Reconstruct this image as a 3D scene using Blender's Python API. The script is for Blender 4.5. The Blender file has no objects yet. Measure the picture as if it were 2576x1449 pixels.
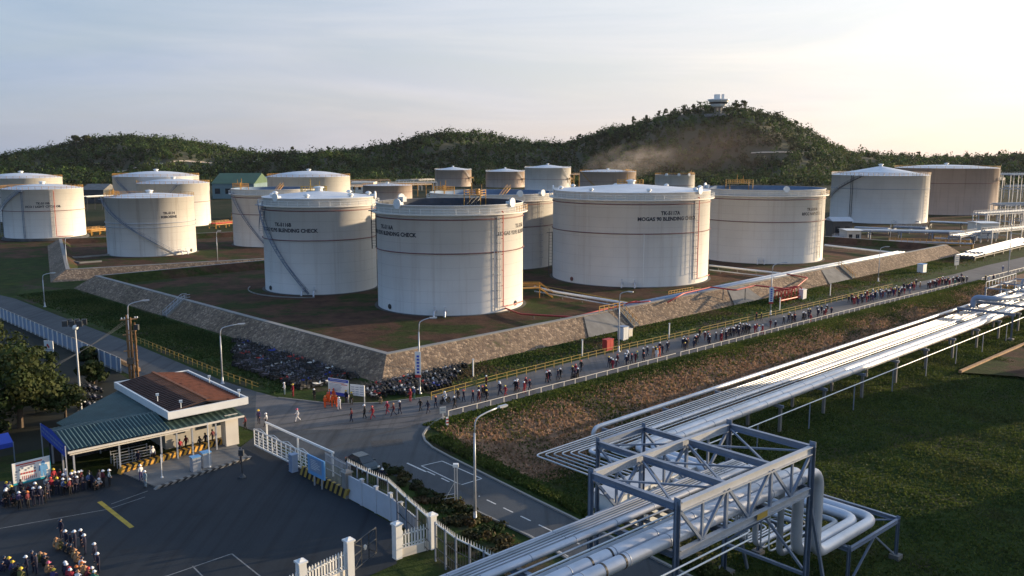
import bpy, math, random
import numpy as np
from mathutils import Vector, Matrix
random.seed(7); rng = np.random.default_rng(7)
S = bpy.context.scene; C = S.collection
PI = math.pi; R = math.radians
# ------------------------------------------------------------------ camera model
F = 2210.0; PITCH = math.atan(339.5/F); CP, SP = math.cos(PITCH), math.sin(PITCH); CAMH = 33.0
def P(u, v, z=0.0):
    dx = (u-1288)/F; dv = (v-724.5)/F; Y = CP-dv*SP; Z = -SP-dv*CP; t = (z-CAMH)/Z
    return Vector((dx*t, Y*t, z))
def PS(u, v, z=0.0): return P(u/1.02484, v/1.02484, z)
def slope_at(v):
    dv = (v-724.5)/F; return (-SP-dv*CP)/(CP-dv*SP)
def zat(v, y): return CAMH+slope_at(v)*y
cam = bpy.data.cameras.new('camera'); camo = bpy.data.objects.new('camera', cam); C.objects.link(camo)
cam.sensor_width = 36; cam.lens = 36*F/2576; cam.clip_start = 0.5; cam.clip_end = 20000
camo.location = (0, 0, CAMH); camo.rotation_euler = (PI/2-PITCH, 0, 0); S.camera = camo
# ------------------------------------------------------------------ light
SUN_AZ, SUN_EL = 65.0, 7.4
sdir = Vector((math.sin(R(SUN_AZ))*math.cos(R(SUN_EL)), math.cos(R(SUN_AZ))*math.cos(R(SUN_EL)), math.sin(R(SUN_EL))))
sl = bpy.data.lights.new('sun', 'SUN'); sl.energy = 3.6; sl.angle = R(0.5); sl.color = (1.0, 0.77, 0.5)
so = bpy.data.objects.new('sun', sl); C.objects.link(so); so.rotation_euler = (-sdir).to_track_quat('-Z', 'Y').to_euler()
W = bpy.data.worlds.new("World"); S.world = W; W.use_nodes = True
nt = W.node_tree; nt.nodes.clear()
def nn(t, typ, **kw):
    n = t.nodes.new(typ)
    for k, v in kw.items(): setattr(n, k, v)
    return n
sky = nn(nt, 'ShaderNodeTexSky', sky_type='NISHITA', sun_disc=False, sun_elevation=R(SUN_EL), sun_rotation=R(SUN_AZ), altitude=50, air_density=1.0, dust_density=1.6, ozone_density=1.2)
tc = nn(nt, 'ShaderNodeTexCoord'); mp = nn(nt, 'ShaderNodeMapping'); mp.inputs['Scale'].default_value = (1.2, 1.2, 7.0)
nz = nn(nt, 'ShaderNodeTexNoise'); nz.inputs['Scale'].default_value = 1.6; nz.inputs['Detail'].default_value = 7; nz.inputs['Roughness'].default_value = .58; nz.inputs['Distortion'].default_value = .6
rp = nn(nt, 'ShaderNodeValToRGB'); rp.color_ramp.elements[0].position = .36; rp.color_ramp.elements[1].position = .74
rp.color_ramp.elements[0].color = (.74, .74, .74, 1); rp.color_ramp.elements[1].color = (.97, .97, .97, 1)
# thin high cloud: pale, brighter towards the sun, pinkish low down
dt = nn(nt, 'ShaderNodeVectorMath', operation='DOT_PRODUCT'); dt.inputs[1].default_value = Vector((sdir.x, sdir.y, sdir.z+.16)).normalized()
dm = nn(nt, 'ShaderNodeMath', operation='MULTIPLY_ADD'); dm.inputs[1].default_value = .5; dm.inputs[2].default_value = .5
cr = nn(nt, 'ShaderNodeValToRGB'); e = cr.color_ramp.elements
e[0].position = .0; e[0].color = (.85, 1.5, 2.6, 1); e[1].position = 1; e[1].color = (7.6, 7.1, 6.3, 1)
for p_, c_ in ((.42, (1.5, 2.12, 3.05)), (.62, (2.55, 2.85, 3.3)), (.78, (3.7, 3.8, 4.0)), (.9, (4.9, 4.85, 4.75))): k = e.new(p_); k.color = (*c_, 1)
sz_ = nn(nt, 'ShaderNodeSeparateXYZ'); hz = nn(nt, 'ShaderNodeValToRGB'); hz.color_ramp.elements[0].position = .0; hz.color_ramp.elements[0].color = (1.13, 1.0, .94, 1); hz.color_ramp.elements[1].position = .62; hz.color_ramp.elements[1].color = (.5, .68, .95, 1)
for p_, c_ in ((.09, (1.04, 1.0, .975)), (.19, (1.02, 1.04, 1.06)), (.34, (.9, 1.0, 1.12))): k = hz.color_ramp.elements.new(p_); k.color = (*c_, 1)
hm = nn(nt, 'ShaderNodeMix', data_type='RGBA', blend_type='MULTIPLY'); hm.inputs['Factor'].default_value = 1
mx = nn(nt, 'ShaderNodeMix', data_type='RGBA')
bg = nn(nt, 'ShaderNodeBackground'); bg.inputs['Strength'].default_value = 0.1; out = nn(nt, 'ShaderNodeOutputWorld')
L = nt.links.new
L(tc.outputs['Generated'], mp.inputs['Vector']); L(mp.outputs['Vector'], nz.inputs['Vector']); L(nz.outputs['Fac'], rp.inputs['Fac'])
L(tc.outputs['Generated'], dt.inputs[0]); L(dt.outputs['Value'], dm.inputs[0]); L(dm.outputs[0], cr.inputs['Fac'])
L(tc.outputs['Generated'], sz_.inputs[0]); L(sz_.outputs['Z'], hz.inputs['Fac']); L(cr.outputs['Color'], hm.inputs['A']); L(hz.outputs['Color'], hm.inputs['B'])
L(rp.outputs['Color'], mx.inputs['Factor']); L(sky.outputs['Color'], mx.inputs['A']); mp2 = nn(nt, 'ShaderNodeMapping'); mp2.inputs['Scale'].default_value = (.9, 2.2, 11.0); mp2.inputs['Rotation'].default_value = (0, R(5), .6); nz2 = nn(nt, 'ShaderNodeTexNoise'); nz2.inputs['Scale'].default_value = 1.9; nz2.inputs['Detail'].default_value = 9; nz2.inputs['Roughness'].default_value = .6; nz2.inputs['Distortion'].default_value = .9
st_ = nn(nt, 'ShaderNodeValToRGB'); st_.color_ramp.elements[0].position = .38; st_.color_ramp.elements[0].color = (.92, .94, .98, 1); st_.color_ramp.elements[1].position = .68; st_.color_ramp.elements[1].color = (1.12, 1.07, 1.05, 1); sm_ = nn(nt, 'ShaderNodeMix', data_type='RGBA', blend_type='MULTIPLY'); sm_.inputs['Factor'].default_value = 1
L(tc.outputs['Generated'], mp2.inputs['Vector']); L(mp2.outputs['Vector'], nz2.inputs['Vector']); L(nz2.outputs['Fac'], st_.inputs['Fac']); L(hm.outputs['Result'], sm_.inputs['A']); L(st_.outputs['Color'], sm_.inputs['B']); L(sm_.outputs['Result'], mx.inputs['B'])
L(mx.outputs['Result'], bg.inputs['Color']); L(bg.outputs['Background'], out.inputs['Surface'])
vs = S.view_settings; vs.view_transform = 'Standard'; vs.look = 'None'; vs.gamma = 1; vs.use_curve_mapping = False; vs.exposure = 1.17
S.cycles.max_bounces = 5; S.cycles.diffuse_bounces = 2; S.cycles.glossy_bounces = 2; S.cycles.transparent_max_bounces = 6
S.cycles.volume_bounces = 1; S.cycles.volume_max_steps = 128; S.cycles.use_denoising = True
# ------------------------------------------------------------------ materials
M = {}
def mat(name, col, rough=.6, var=.0, scale=1.0, metal=0., bump=0., bscale=None, col2=None, stretch=None, detail=4, coord='Object', spec=.4):
    m = bpy.data.materials.new(name); m.use_nodes = True; t = m.node_tree; b = t.nodes['Principled BSDF']
    b.inputs['Roughness'].default_value = rough; b.inputs['Metallic'].default_value = metal; b.inputs['Specular IOR Level'].default_value = spec
    c = (*col, 1); b.inputs['Base Color'].default_value = c
    if var or col2 or bump:
        tc = nn(t, 'ShaderNodeTexCoord'); mp = nn(t, 'ShaderNodeMapping'); t.links.new(tc.outputs[coord], mp.inputs['Vector'])
        if stretch: mp.inputs['Scale'].default_value = stretch
        n = nn(t, 'ShaderNodeTexNoise'); n.inputs['Scale'].default_value = scale; n.inputs['Detail'].default_value = detail; n.inputs['Roughness'].default_value = .62
        t.links.new(mp.outputs['Vector'], n.inputs['Vector'])
        if var or col2:
            r = nn(t, 'ShaderNodeValToRGB'); r.color_ramp.elements[0].position = .3; r.color_ramp.elements[1].position = .7
            a2 = col2 or tuple(x*(1-var) for x in col); b2 = col if col2 else tuple(min(1, x*(1+var)) for x in col)
            r.color_ramp.elements[0].color = (*a2, 1); r.color_ramp.elements[1].color = (*b2, 1)
            t.links.new(n.outputs['Fac'], r.inputs['Fac']); t.links.new(r.outputs['Color'], b.inputs['Base Color'])
        if bump:
            n2 = nn(t, 'ShaderNodeTexNoise'); n2.inputs['Scale'].default_value = bscale or scale*3; n2.inputs['Detail'].default_value = 5
            t.links.new(tc.outputs[coord], n2.inputs['Vector'])
            bp = nn(t, 'ShaderNodeBump'); bp.inputs['Strength'].default_value = min(1, bump); bp.inputs['Distance'].default_value = bump*.3
            t.links.new(n2.outputs['Fac'], bp.inputs['Height']); t.links.new(bp.outputs['Normal'], b.inputs['Normal'])
    M[name] = m; return m
mat('steel', (.2, .24, .31), .5, .15, .8, .2)
mat('steel_pale', (.4, .42, .45), .55, .1, .8, .2)
mat('galv', (.46, .48, .51), .45, .15, .5, .35)
mat('cladding', (.58, .59, .62), .42, .14, .35, .35)
mat('cladding_dull', (.36, .38, .4), .5, .16, .5, .35)
mat('white', (.78, .78, .75), .5, .06, .6)
mat('cream', (.74, .68, .58), .6, .08, .5)
mat('yellow', (.42, .28, .06), .55, .15, .7)
mat('orange_yellow', (.48, .25, .05), .55, .15, .7)
mat('stripe_orange', (.7, .36, .05), .6, .12, .7)
mat('red', (.5, .05, .04), .5, .12, .6)
mat('rust', (.2, .075, .035), .8, .3, 1.2)
mat('brown_pole', (.4, .23, .11), .8, .3, 1.4)
mat('black', (.018, .018, .02), .5, .2, 2)
mat('dark_metal', (.06, .065, .07), .5, .2, 2, .3)
mat('blue', (.03, .07, .42), .5, .15, .7)
mat('sky_blue', (.14, .35, .62), .45, .1, .6)
mat('pale_blue', (.24, .31, .42), .5, .1, .6)
mat('teal', (.02, .35, .45), .5, .1)
mat('concrete', (.25, .24, .22), .85, .18, .35, bump=.12, bscale=3)
mat('concrete_dark', (.17, .165, .155), .9, .25, .4)
mat('plaster', (.55, .52, .46), .8, .12, .5)
mat('panel_grey', (.5, .53, .57), .75, .1, .4)
mat('glass_dark', (.02, .03, .04), .08, spec=.6)
mat('car_paint', (.012, .03, .04), .16, spec=.6)
mat('rubber', (.015, .015, .015), .8)
mat('ink', (.015, .018, .03), .6)
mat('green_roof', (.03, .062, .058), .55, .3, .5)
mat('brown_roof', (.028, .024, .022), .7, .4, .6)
mat('rust_sunlit', (.13, .042, .025), .75, .35, 1.5)
mat('rust_rib', (.13, .06, .03), .8, .4, 1.5)
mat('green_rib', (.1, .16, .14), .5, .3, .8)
mat('maroon_shaded', (.06, .03, .025), .6, .4, .6)
mat('bark', (.11, .08, .055), .9, .3, 2)
mat('lamp_glass', (.7, .72, .72), .25)
# cloth
for n, c in dict(navy=(.014, .016, .04), black_cloth=(.012, .012, .014), red_cloth=(.3, .02, .035), orange_cloth=(.75, .1, .015), maroon=(.13, .022, .03), white_cloth=(.72, .7, .7), grey_blue=(.2, .27, .32), olive=(.1, .1, .03), purple=(.05, .04, .12), khaki=(.3, .2, .1), tan=(.36, .2, .1), green_cloth=(.02, .13, .1), blue_cloth=(.05, .09, .22)).items(): mat(n, c, .85, .18, 5)
mat('skin', (.38, .2, .13), .6); mat('hair', (.015, .012, .01), .6); mat('boot', (.02, .018, .016), .6)
mat('h_white', (.8, .8, .8), .3); mat('h_yellow', (.75, .5, .03), .3); mat('h_red', (.55, .05, .04), .3); mat('h_navy', (.02, .03, .06), .3); mat('h_brown', (.4, .2, .09), .5); mat('h_orange', (.75, .2, .03), .3); mat('h_pink', (.65, .12, .2), .3)
# tank paint: vertical run-off streaks, plate courses as fine bump lines
def tank_paint(name, col, dirt, amount, rings=.42):
    m = bpy.data.materials.new(name); m.use_nodes = True; t = m.node_tree; b = t.nodes['Principled BSDF']; b.inputs['Roughness'].default_value = .55; b.inputs['Specular IOR Level'].default_value = .3
    tc = nn(t, 'ShaderNodeTexCoord'); mp = nn(t, 'ShaderNodeMapping'); mp.inputs['Scale'].default_value = (.55, .55, .022)
    n = nn(t, 'ShaderNodeTexNoise'); n.inputs['Scale'].default_value = 1; n.inputs['Detail'].default_value = 8; n.inputs['Roughness'].default_value = .7
    r = nn(t, 'ShaderNodeValToRGB'); r.color_ramp.elements[0].position = .52; r.color_ramp.elements[1].position = .78
    r.color_ramp.elements[0].color = (0, 0, 0, 1); r.color_ramp.elements[1].color = (amount,)*3+(1,)
    n2 = nn(t, 'ShaderNodeTexNoise'); n2.inputs['Scale'].default_value = .12; n2.inputs['Detail'].default_value = 5
    r2 = nn(t, 'ShaderNodeValToRGB'); r2.color_ramp.elements[0].position = .3; r2.color_ramp.elements[1].position = .75
    r2.color_ramp.elements[0].color = (*col, 1); r2.color_ramp.elements[1].color = (*[x*.86 for x in col], 1)
    mx = nn(t, 'ShaderNodeMix', data_type='RGBA'); mx.inputs['B'].default_value = (*dirt, 1)
    L = t.links.new
    L(tc.outputs['Object'], mp.inputs['Vector']); L(mp.outputs['Vector'], n.inputs['Vector']); L(n.outputs['Fac'], r.inputs['Fac'])
    L(tc.outputs['Object'], n2.inputs['Vector']); L(n2.outputs['Fac'], r2.inputs['Fac'])
    L(r.outputs['Color'], mx.inputs['Factor']); L(r2.outputs['Color'], mx.inputs['A']); sx = nn(t, 'ShaderNodeSeparateXYZ'); L(tc.outputs['Object'], sx.inputs['Vector'])
    w = nn(t, 'ShaderNodeMath', operation='MULTIPLY'); w.inputs[1].default_value = rings; L(sx.outputs['Z'], w.inputs[0])
    fr = nn(t, 'ShaderNodeMath', operation='FRACT'); L(w.outputs[0], fr.inputs[0])
    gt = nn(t, 'ShaderNodeMath', operation='GREATER_THAN'); gt.inputs[1].default_value = .035; L(fr.outputs[0], gt.inputs[0])
    sm = nn(t, 'ShaderNodeMapRange'); sm.inputs['To Min'].default_value = .84; L(gt.outputs[0], sm.inputs['Value']); ml = nn(t, 'ShaderNodeMix', data_type='RGBA', blend_type='MULTIPLY'); ml.inputs['Factor'].default_value = 1; L(mx.outputs['Result'], ml.inputs['A']); L(sm.outputs[0], ml.inputs['B']); L(ml.outputs['Result'], b.inputs['Base Color'])
    bp = nn(t, 'ShaderNodeBump'); bp.inputs['Strength'].default_value = .5; bp.inputs['Distance'].default_value = .03; L(gt.outputs[0], bp.inputs['Height']); L(bp.outputs['Normal'], b.inputs['Normal'])
    M[name] = m
tank_paint('tank_white', (.87, .845, .795), (.4, .3, .22), .36)
tank_paint('tank_stained', (.74, .71, .66), (.27, .2, .15), .7)
tank_paint('tank_tan', (.56, .45, .38), (.25, .17, .12), .7)
mat('tank_roof', (.62, .65, .68), .5, .14, .2)
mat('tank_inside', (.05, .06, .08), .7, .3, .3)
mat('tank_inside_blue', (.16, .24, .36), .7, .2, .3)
mat('tank_base', (.07, .068, .066), .9, .3, .4)
mat('ring_red', (.2, .085, .08), .6, .2, .6)
# ------------------------------------------------------------------ mesh builder and things
class MB:
    def __init__(s): s.v = []; s.f = []; s.m = []; s.cur = 0
    def add(s, vs, fs):
        o = len(s.v); s.v += [tuple(x) for x in vs]
        for f in fs: s.f.append(tuple(i+o for i in f)); s.m.append(s.cur)
    def quad(s, *p): s.add(p, [tuple(range(len(p)))])
    def box(s, c, d, rz=0., ax=None):
        x, y, z = d[0]/2, d[1]/2, d[2]/2; c = Vector(c)
        mt = ax if ax is not None else Matrix.Rotation(rz, 3, 'Z')
        pts = [c+mt@Vector((a*x, b*y, e*z)) for a in (-1, 1) for b in (-1, 1) for e in (-1, 1)]
        s.add(pts, [(0, 1, 3, 2), (4, 6, 7, 5), (0, 4, 5, 1), (2, 3, 7, 6), (0, 2, 6, 4), (1, 5, 7, 3)])
    def bar(s, a, b, w, h=None):
        a, b = Vector(a), Vector(b); d = b-a; l = d.length
        if l < 1e-5: return
        d /= l; up = Vector((0, 0, 1)) if abs(d.z) < .95 else Vector((.755, .656, 0))
        x = d.cross(up).normalized(); u = x.cross(d).normalized()
        s.box((a+b)/2, (w, l, h or w), ax=Matrix((x, d, u)).transposed())
    def ibeam(s, a, b, w, h, t=.05):
        a, b = Vector(a), Vector(b); up = Vector((0, 0, h/2-t/2))
        s.bar(a+up, b+up, w, t); s.bar(a-up, b-up, w, t); s.bar(a, b, t, h-2*t)
    def tube(s, pts, r, n=6, caps=True):
        pts = [Vector(p) for p in pts]; k = len(pts); rr = r if isinstance(r, (list, tuple)) else [r]*k
        o = len(s.v); px = None
        for i, p in enumerate(pts):
            d = (pts[min(i+1, k-1)]-pts[max(i-1, 0)]).normalized()
            if px is None: px = d.cross(Vector((0, 0, 1)) if abs(d.z) < .9 else Vector((1, 0, 0))).normalized()
            px = (px-d*px.dot(d)).normalized(); py = d.cross(px)
            for j in range(n):
                a = 2*PI*j/n; s.v.append(tuple(p+(px*math.cos(a)+py*math.sin(a))*rr[i]))
        for i in range(k-1):
            for j in range(n):
                s.f.append((o+i*n+j, o+i*n+(j+1) % n, o+(i+1)*n+(j+1) % n, o+(i+1)*n+j)); s.m.append(s.cur)
        if caps:
            s.f.append(tuple(o+j for j in range(n))[::-1]); s.m.append(s.cur)
            s.f.append(tuple(o+(k-1)*n+j for j in range(n))); s.m.append(s.cur)
    def lathe(s, c, prof, n=48, a0=0., a1=2*PI):
        full = abs(a1-a0-2*PI) < 1e-6; m = n if full else n+1; o = len(s.v); k = len(prof)
        for i in range(m):
            a = a0+(a1-a0)*i/n; ca, sa = math.cos(a), math.sin(a)
            for r, z in prof: s.v.append((c[0]+r*ca, c[1]+r*sa, c[2]+z))
        for i in range(n):
            j = (i+1) % m
            for q in range(k-1): s.f.append((o+i*k+q, o+j*k+q, o+j*k+q+1, o+i*k+q+1)); s.m.append(s.cur)
    def disc(s, c, d, r, t, n=10):
        d = Vector(d).normalized(); c = Vector(c); s.tube([c-d*t/2, c+d*t/2], r, n)
    def prism(s, poly, z0, z1):
        n = len(poly); vs = [(p[0], p[1], z0) for p in poly]+[(p[0], p[1], z1) for p in poly]
        s.add(vs, [tuple(range(n))[::-1], tuple(range(n, 2*n))]+[(i, (i+1) % n, n+(i+1) % n, n+i) for i in range(n)])
    def build(s, name, mats, parent=None, origin=None, smooth=False):
        me = bpy.data.meshes.new(name); o0 = Vector(origin) if origin is not None else Vector((0, 0, 0))
        if parent is not None:
            q = parent
            while q is not None: o0 = o0+Vector(q.location); q = q.parent
        a = np.array(s.v, dtype=float).reshape(-1, 3)-np.array(o0)
        me.from_pydata(a.tolist(), [], s.f)
        if not isinstance(mats, (list, tuple)): mats = [mats]
        for m in mats: me.materials.append(M[m] if isinstance(m, str) else m)
        if len(mats) > 1: me.polygons.foreach_set('material_index', s.m)
        if smooth: me.polygons.foreach_set('use_smooth', [True]*len(s.f))
        me.update(); o = bpy.data.objects.new(name, me); C.objects.link(o)
        if parent is not None: o.parent = parent
        if origin is not None and parent is None: o.location = origin
        return o
def tag(o, label, cat, group=None):
    o['label'] = label; o['category'] = cat
    if group: o['group'] = group
    return o
def thing(name, label, cat, loc=(0, 0, 0), group=None):
    o = bpy.data.objects.new(name, None); C.objects.link(o); o.location = loc; o.empty_display_size = .3
    return tag(o, label, cat, group)
def struct(o, kind='structure'): o['kind'] = kind; return o
def dup(root, loc, rz=0., label=None, group=None, scale=None):
    r = root.copy(); C.objects.link(r); r.location = loc; r.rotation_euler = (0, 0, rz)
    if scale: r.scale = (scale,)*3
    if label: r['label'] = label
    if group: r['group'] = group
    for ch in root.children:
        c = ch.copy(); C.objects.link(c); c.parent = r
        for g in ch.children: d = g.copy(); C.objects.link(d); d.parent = c
    return r
def smooth_path(pts, rad, n=5):
    pts = [Vector(p) for p in pts]; o = [pts[0]]
    for i in range(1, len(pts)-1):
        a, b, c = pts[i-1], pts[i], pts[i+1]; d1 = (a-b); d2 = (c-b); q = min(rad, d1.length*.45, d2.length*.45)
        p1 = b+d1.normalized()*q; p2 = b+d2.normalized()*q
        for k in range(n+1):
            t = k/n; o.append(p1*(1-t)**2+b*2*t*(1-t)+p2*t*t)
    return o+[pts[-1]]
def leaf_mesh(name, cen, rad, nper, size, cols, parent=None, origin=None, squash=.5, mats='foliage'):
    """many small leaf-spray faces spread through each crown's volume"""
    cen = np.asarray(cen, float); n = len(cen); rad = np.asarray(rad, float).reshape(n, -1)
    if rad.shape[1] == 1: rad = np.repeat(rad, 3, 1)
    N = n*nper; d = rng.normal(size=(N, 3)); d /= np.linalg.norm(d, axis=1)[:, None]; q = rng.random(N)**.42
    pos = np.repeat(cen, nper, 0)+d*q[:, None]*np.repeat(rad, nper, 0)
    sz = size*(.6+.8*rng.random(N)) if np.isscalar(size) else np.repeat(np.asarray(size), nper)*(.6+.8*rng.random(N))
    a = rng.normal(size=(N, 3)); a /= np.linalg.norm(a, axis=1)[:, None]
    nrm = d*1.25+a*.6; nrm /= np.linalg.norm(nrm, axis=1)[:, None]
    t = np.cross(nrm, rng.normal(size=(N, 3))); t /= np.linalg.norm(t, axis=1)[:, None]+1e-9; b = np.cross(nrm, t)
    t *= sz[:, None]*.5; b *= (sz*squash)[:, None]
    v = np.stack([pos-t-b*.3, pos-b, pos+t*.8-b*.2, pos+t+b*.4, pos+b*.9-t*.2], 1).reshape(-1, 3)
    o0 = np.zeros(3)
    if parent is not None: o0 = np.array(parent.location)
    if origin is not None: o0 = o0+np.array(origin)
    me = bpy.data.meshes.new(name); me.vertices.add(N*5); me.vertices.foreach_set('co', (v-o0).astype(np.float32).ravel())
    me.loops.add(N*5); me.loops.foreach_set('vertex_index', np.arange(N*5, dtype=np.int32))
    me.polygons.add(N); me.polygons.foreach_set('loop_start', np.arange(0, N*5, 5, dtype=np.int32))
    c = np.repeat(np.asarray(cols, float), nper, 0); c = c*(.8+.4*rng.random((N, 1)))
    col = np.ones((N, 5, 4), np.float32); col[:, :, :3] = c[:, None, :]
    at = me.color_attributes.new('tint', 'FLOAT_COLOR', 'POINT'); at.data.foreach_set('color', col.ravel())
    me.materials.append(M[mats]); me.update(calc_edges=True); me.validate()
    o = bpy.data.objects.new(name, me); C.objects.link(o)
    if parent is not None: o.parent = parent
    if origin is not None and parent is None: o.location = origin
    return o
def tint_mat(name, rough=.75, trans=.25):
    m = bpy.data.materials.new(name); m.use_nodes = True; t = m.node_tree; b = t.nodes['Principled BSDF']; b.inputs['Roughness'].default_value = rough; b.inputs['Specular IOR Level'].default_value = .2
    a = nn(t, 'ShaderNodeAttribute', attribute_name='tint'); t.links.new(a.outputs['Color'], b.inputs['Base Color'])
    tr = nn(t, 'ShaderNodeBsdfTranslucent'); ms = nn(t, 'ShaderNodeMixShader'); ms.inputs[0].default_value = trans
    t.links.new(a.outputs['Color'], tr.inputs['Color']); t.links.new(b.outputs[0], ms.inputs[1]); t.links.new(tr.outputs[0], ms.inputs[2]); t.links.new(ms.outputs[0], t.nodes['Material Output'].inputs['Surface'])
    M[name] = m
tint_mat('foliage'); tint_mat('grass_blade', .8, .3)
# ------------------------------------------------------------------ ground, roads, embankments
def sstep(x): x = np.clip(x, 0, 1); return x*x*(3-2*x)
G0, G1 = P(1120, 1050), P(2420, 715); GE = (G1-G0).normalized(); GN = Vector((-GE.y, GE.x, 0))   # along road, away from camera
B0, B1 = P(1110, 1130), P(1600, 1375); BE = (B1-B0).normalized(); BN = Vector((-BE.y, BE.x, 0))
if BN.x < 0: BN = -BN
END_A = (P(2430, 712)-G0).dot(GE)
def gheight(x, y):
    dG = -((x-G0.x)*GN.x+(y-G0.y)*GN.y); dB = (x-B0.x)*BN.x+(y-B0.y)*BN.y; a = (x-G0.x)*GE.x+(y-G0.y)*GE.y
    k = sstep((dG-1.6)/12)*sstep((dB-1.2)/7)*(1-sstep((a-END_A+22)/20)*sstep(1-(dG-30)/25))
    bump = (.12*np.sin(x*.31+y*.17)+.1*np.sin(x*.13-y*.27+1)+.06*np.sin(x*.7+y*.53))*k
    return -.03-3.0*k+bump
def gz(x, y): return float(gheight(np.array(x), np.array(y)))
def axis(lo, hi, st, far):
    a = list(np.arange(lo, hi+.1, st)); s = st; q = hi
    while q < far: s *= 1.45; q = min(q+s, far); a.append(q)
    s = st; q = lo; b = []
    while q > -far: s *= 1.45; q = max(q-s, -far); b.append(q)
    return np.array(b[::-1]+a)
xs = axis(-70, 190, 2.0, 2600); ys = axis(30, 270, 2.0, 2600)
X, Y = np.meshgrid(xs, ys); Z = gheight(X, Y)
nx, ny = len(xs), len(ys)
vv = np.stack([X, Y, Z], -1).reshape(-1, 3)
ff = [(j*nx+i, j*nx+i+1, (j+1)*nx+i+1, (j+1)*nx+i) for j in range(ny-1) for i in range(nx-1)]
me = bpy.data.meshes.new('ground'); me.from_pydata(vv.tolist(), [], ff)
dG = -((X-G0.x)*GN.x+(Y-G0.y)*GN.y); dB = (X-B0.x)*BN.x+(Y-B0.y)*BN.y; aa = (X-G0.x)*GE.x+(Y-G0.y)*GE.y
inside = (dG > 0) & (dB > 0)
dry = np.where(inside, sstep((dG-2.2)/3)*sstep((19-dG)/6)*sstep((dB-2)/6), 0)
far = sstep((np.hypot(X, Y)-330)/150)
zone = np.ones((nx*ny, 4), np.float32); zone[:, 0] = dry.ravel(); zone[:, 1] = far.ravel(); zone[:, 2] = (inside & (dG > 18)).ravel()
me.color_attributes.new('zone', 'FLOAT_COLOR', 'POINT').data.foreach_set('color', zone.ravel())
gm = bpy.data.materials.new('ground_cover'); gm.use_nodes = True; t = gm.node_tree; b = t.nodes['Principled BSDF']; b.inputs['Roughness'].default_value = .95; b.inputs['Specular IOR Level'].default_value = .1
def ramp(t, src, p0, c0, p1, c1):
    r = nn(t, 'ShaderNodeValToRGB'); r.color_ramp.elements[0].position = p0; r.color_ramp.elements[1].position = p1
    r.color_ramp.elements[0].color = (*c0, 1); r.color_ramp.elements[1].color = (*c1, 1); t.links.new(src, r.inputs['Fac']); return r.outputs['Color']
def noise(t, sc, det=6, ro=.6, coord=None):
    n = nn(t, 'ShaderNodeTexNoise'); n.inputs['Scale'].default_value = sc; n.inputs['Detail'].default_value = det; n.inputs['Roughness'].default_value = ro
    if coord is None: coord = nn(t, 'ShaderNodeNewGeometry').outputs['Position']
    t.links.new(coord, n.inputs['Vector']); return n.outputs['Fac']
def mixc(t, f, a, b):
    m = nn(t, 'ShaderNodeMix', data_type='RGBA')
    for s, v in ((m.inputs['Factor'], f), (m.inputs['A'], a), (m.inputs['B'], b)):
        if hasattr(v, 'is_linked'): t.links.new(v, s)
        else: s.default_value = v
    return m.outputs['Result']
at = nn(t, 'ShaderNodeAttribute', attribute_name='zone'); sp_ = nn(t, 'ShaderNodeSeparateColor'); t.links.new(at.outputs['Color'], sp_.inputs[0])
grass = ramp(t, noise(t, .35), .3, (.016, .03, .008), .72, (.05, .075, .016))
soil = ramp(t, noise(t, .9, 8, .7), .3, (.14, .085, .052), .7, (.34, .215, .135))
n1 = noise(t, .16, 6, .65); mth = nn(t, 'ShaderNodeMath', operation='ADD'); t.links.new(n1, mth.inputs[0]); t.links.new(sp_.outputs[0], mth.inputs[1])
sel = ramp(t, mth.outputs[0], .86, (0, 0, 0), 1.16, (1, 1, 1))
patch = ramp(t, noise(t, .07, 7, .7), .5, (0, 0, 0), .64, (1, 1, 1))
c1 = mixc(t, patch, grass, ramp(t, noise(t, .5, 8, .7), .3, (.025, .025, .012), .7, (.075, .06, .03)))
c2 = mixc(t, sel, c1, soil)
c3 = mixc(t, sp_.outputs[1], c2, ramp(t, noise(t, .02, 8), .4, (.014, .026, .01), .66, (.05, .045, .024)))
t.links.new(c3, b.inputs['Base Color'])
bp = nn(t, 'ShaderNodeBump'); bp.inputs['Strength'].default_value = .9; bp.inputs['Distance'].default_value = .35; t.links.new(noise(t, 1.7, 8, .7), bp.inputs['Height']); t.links.new(bp.outputs['Normal'], b.inputs['Normal'])
M['ground'] = gm; me.materials.append(gm); me.polygons.foreach_set('use_smooth', [True]*len(ff))
go = bpy.data.objects.new('ground', me); C.objects.link(go); struct(go)

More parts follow.
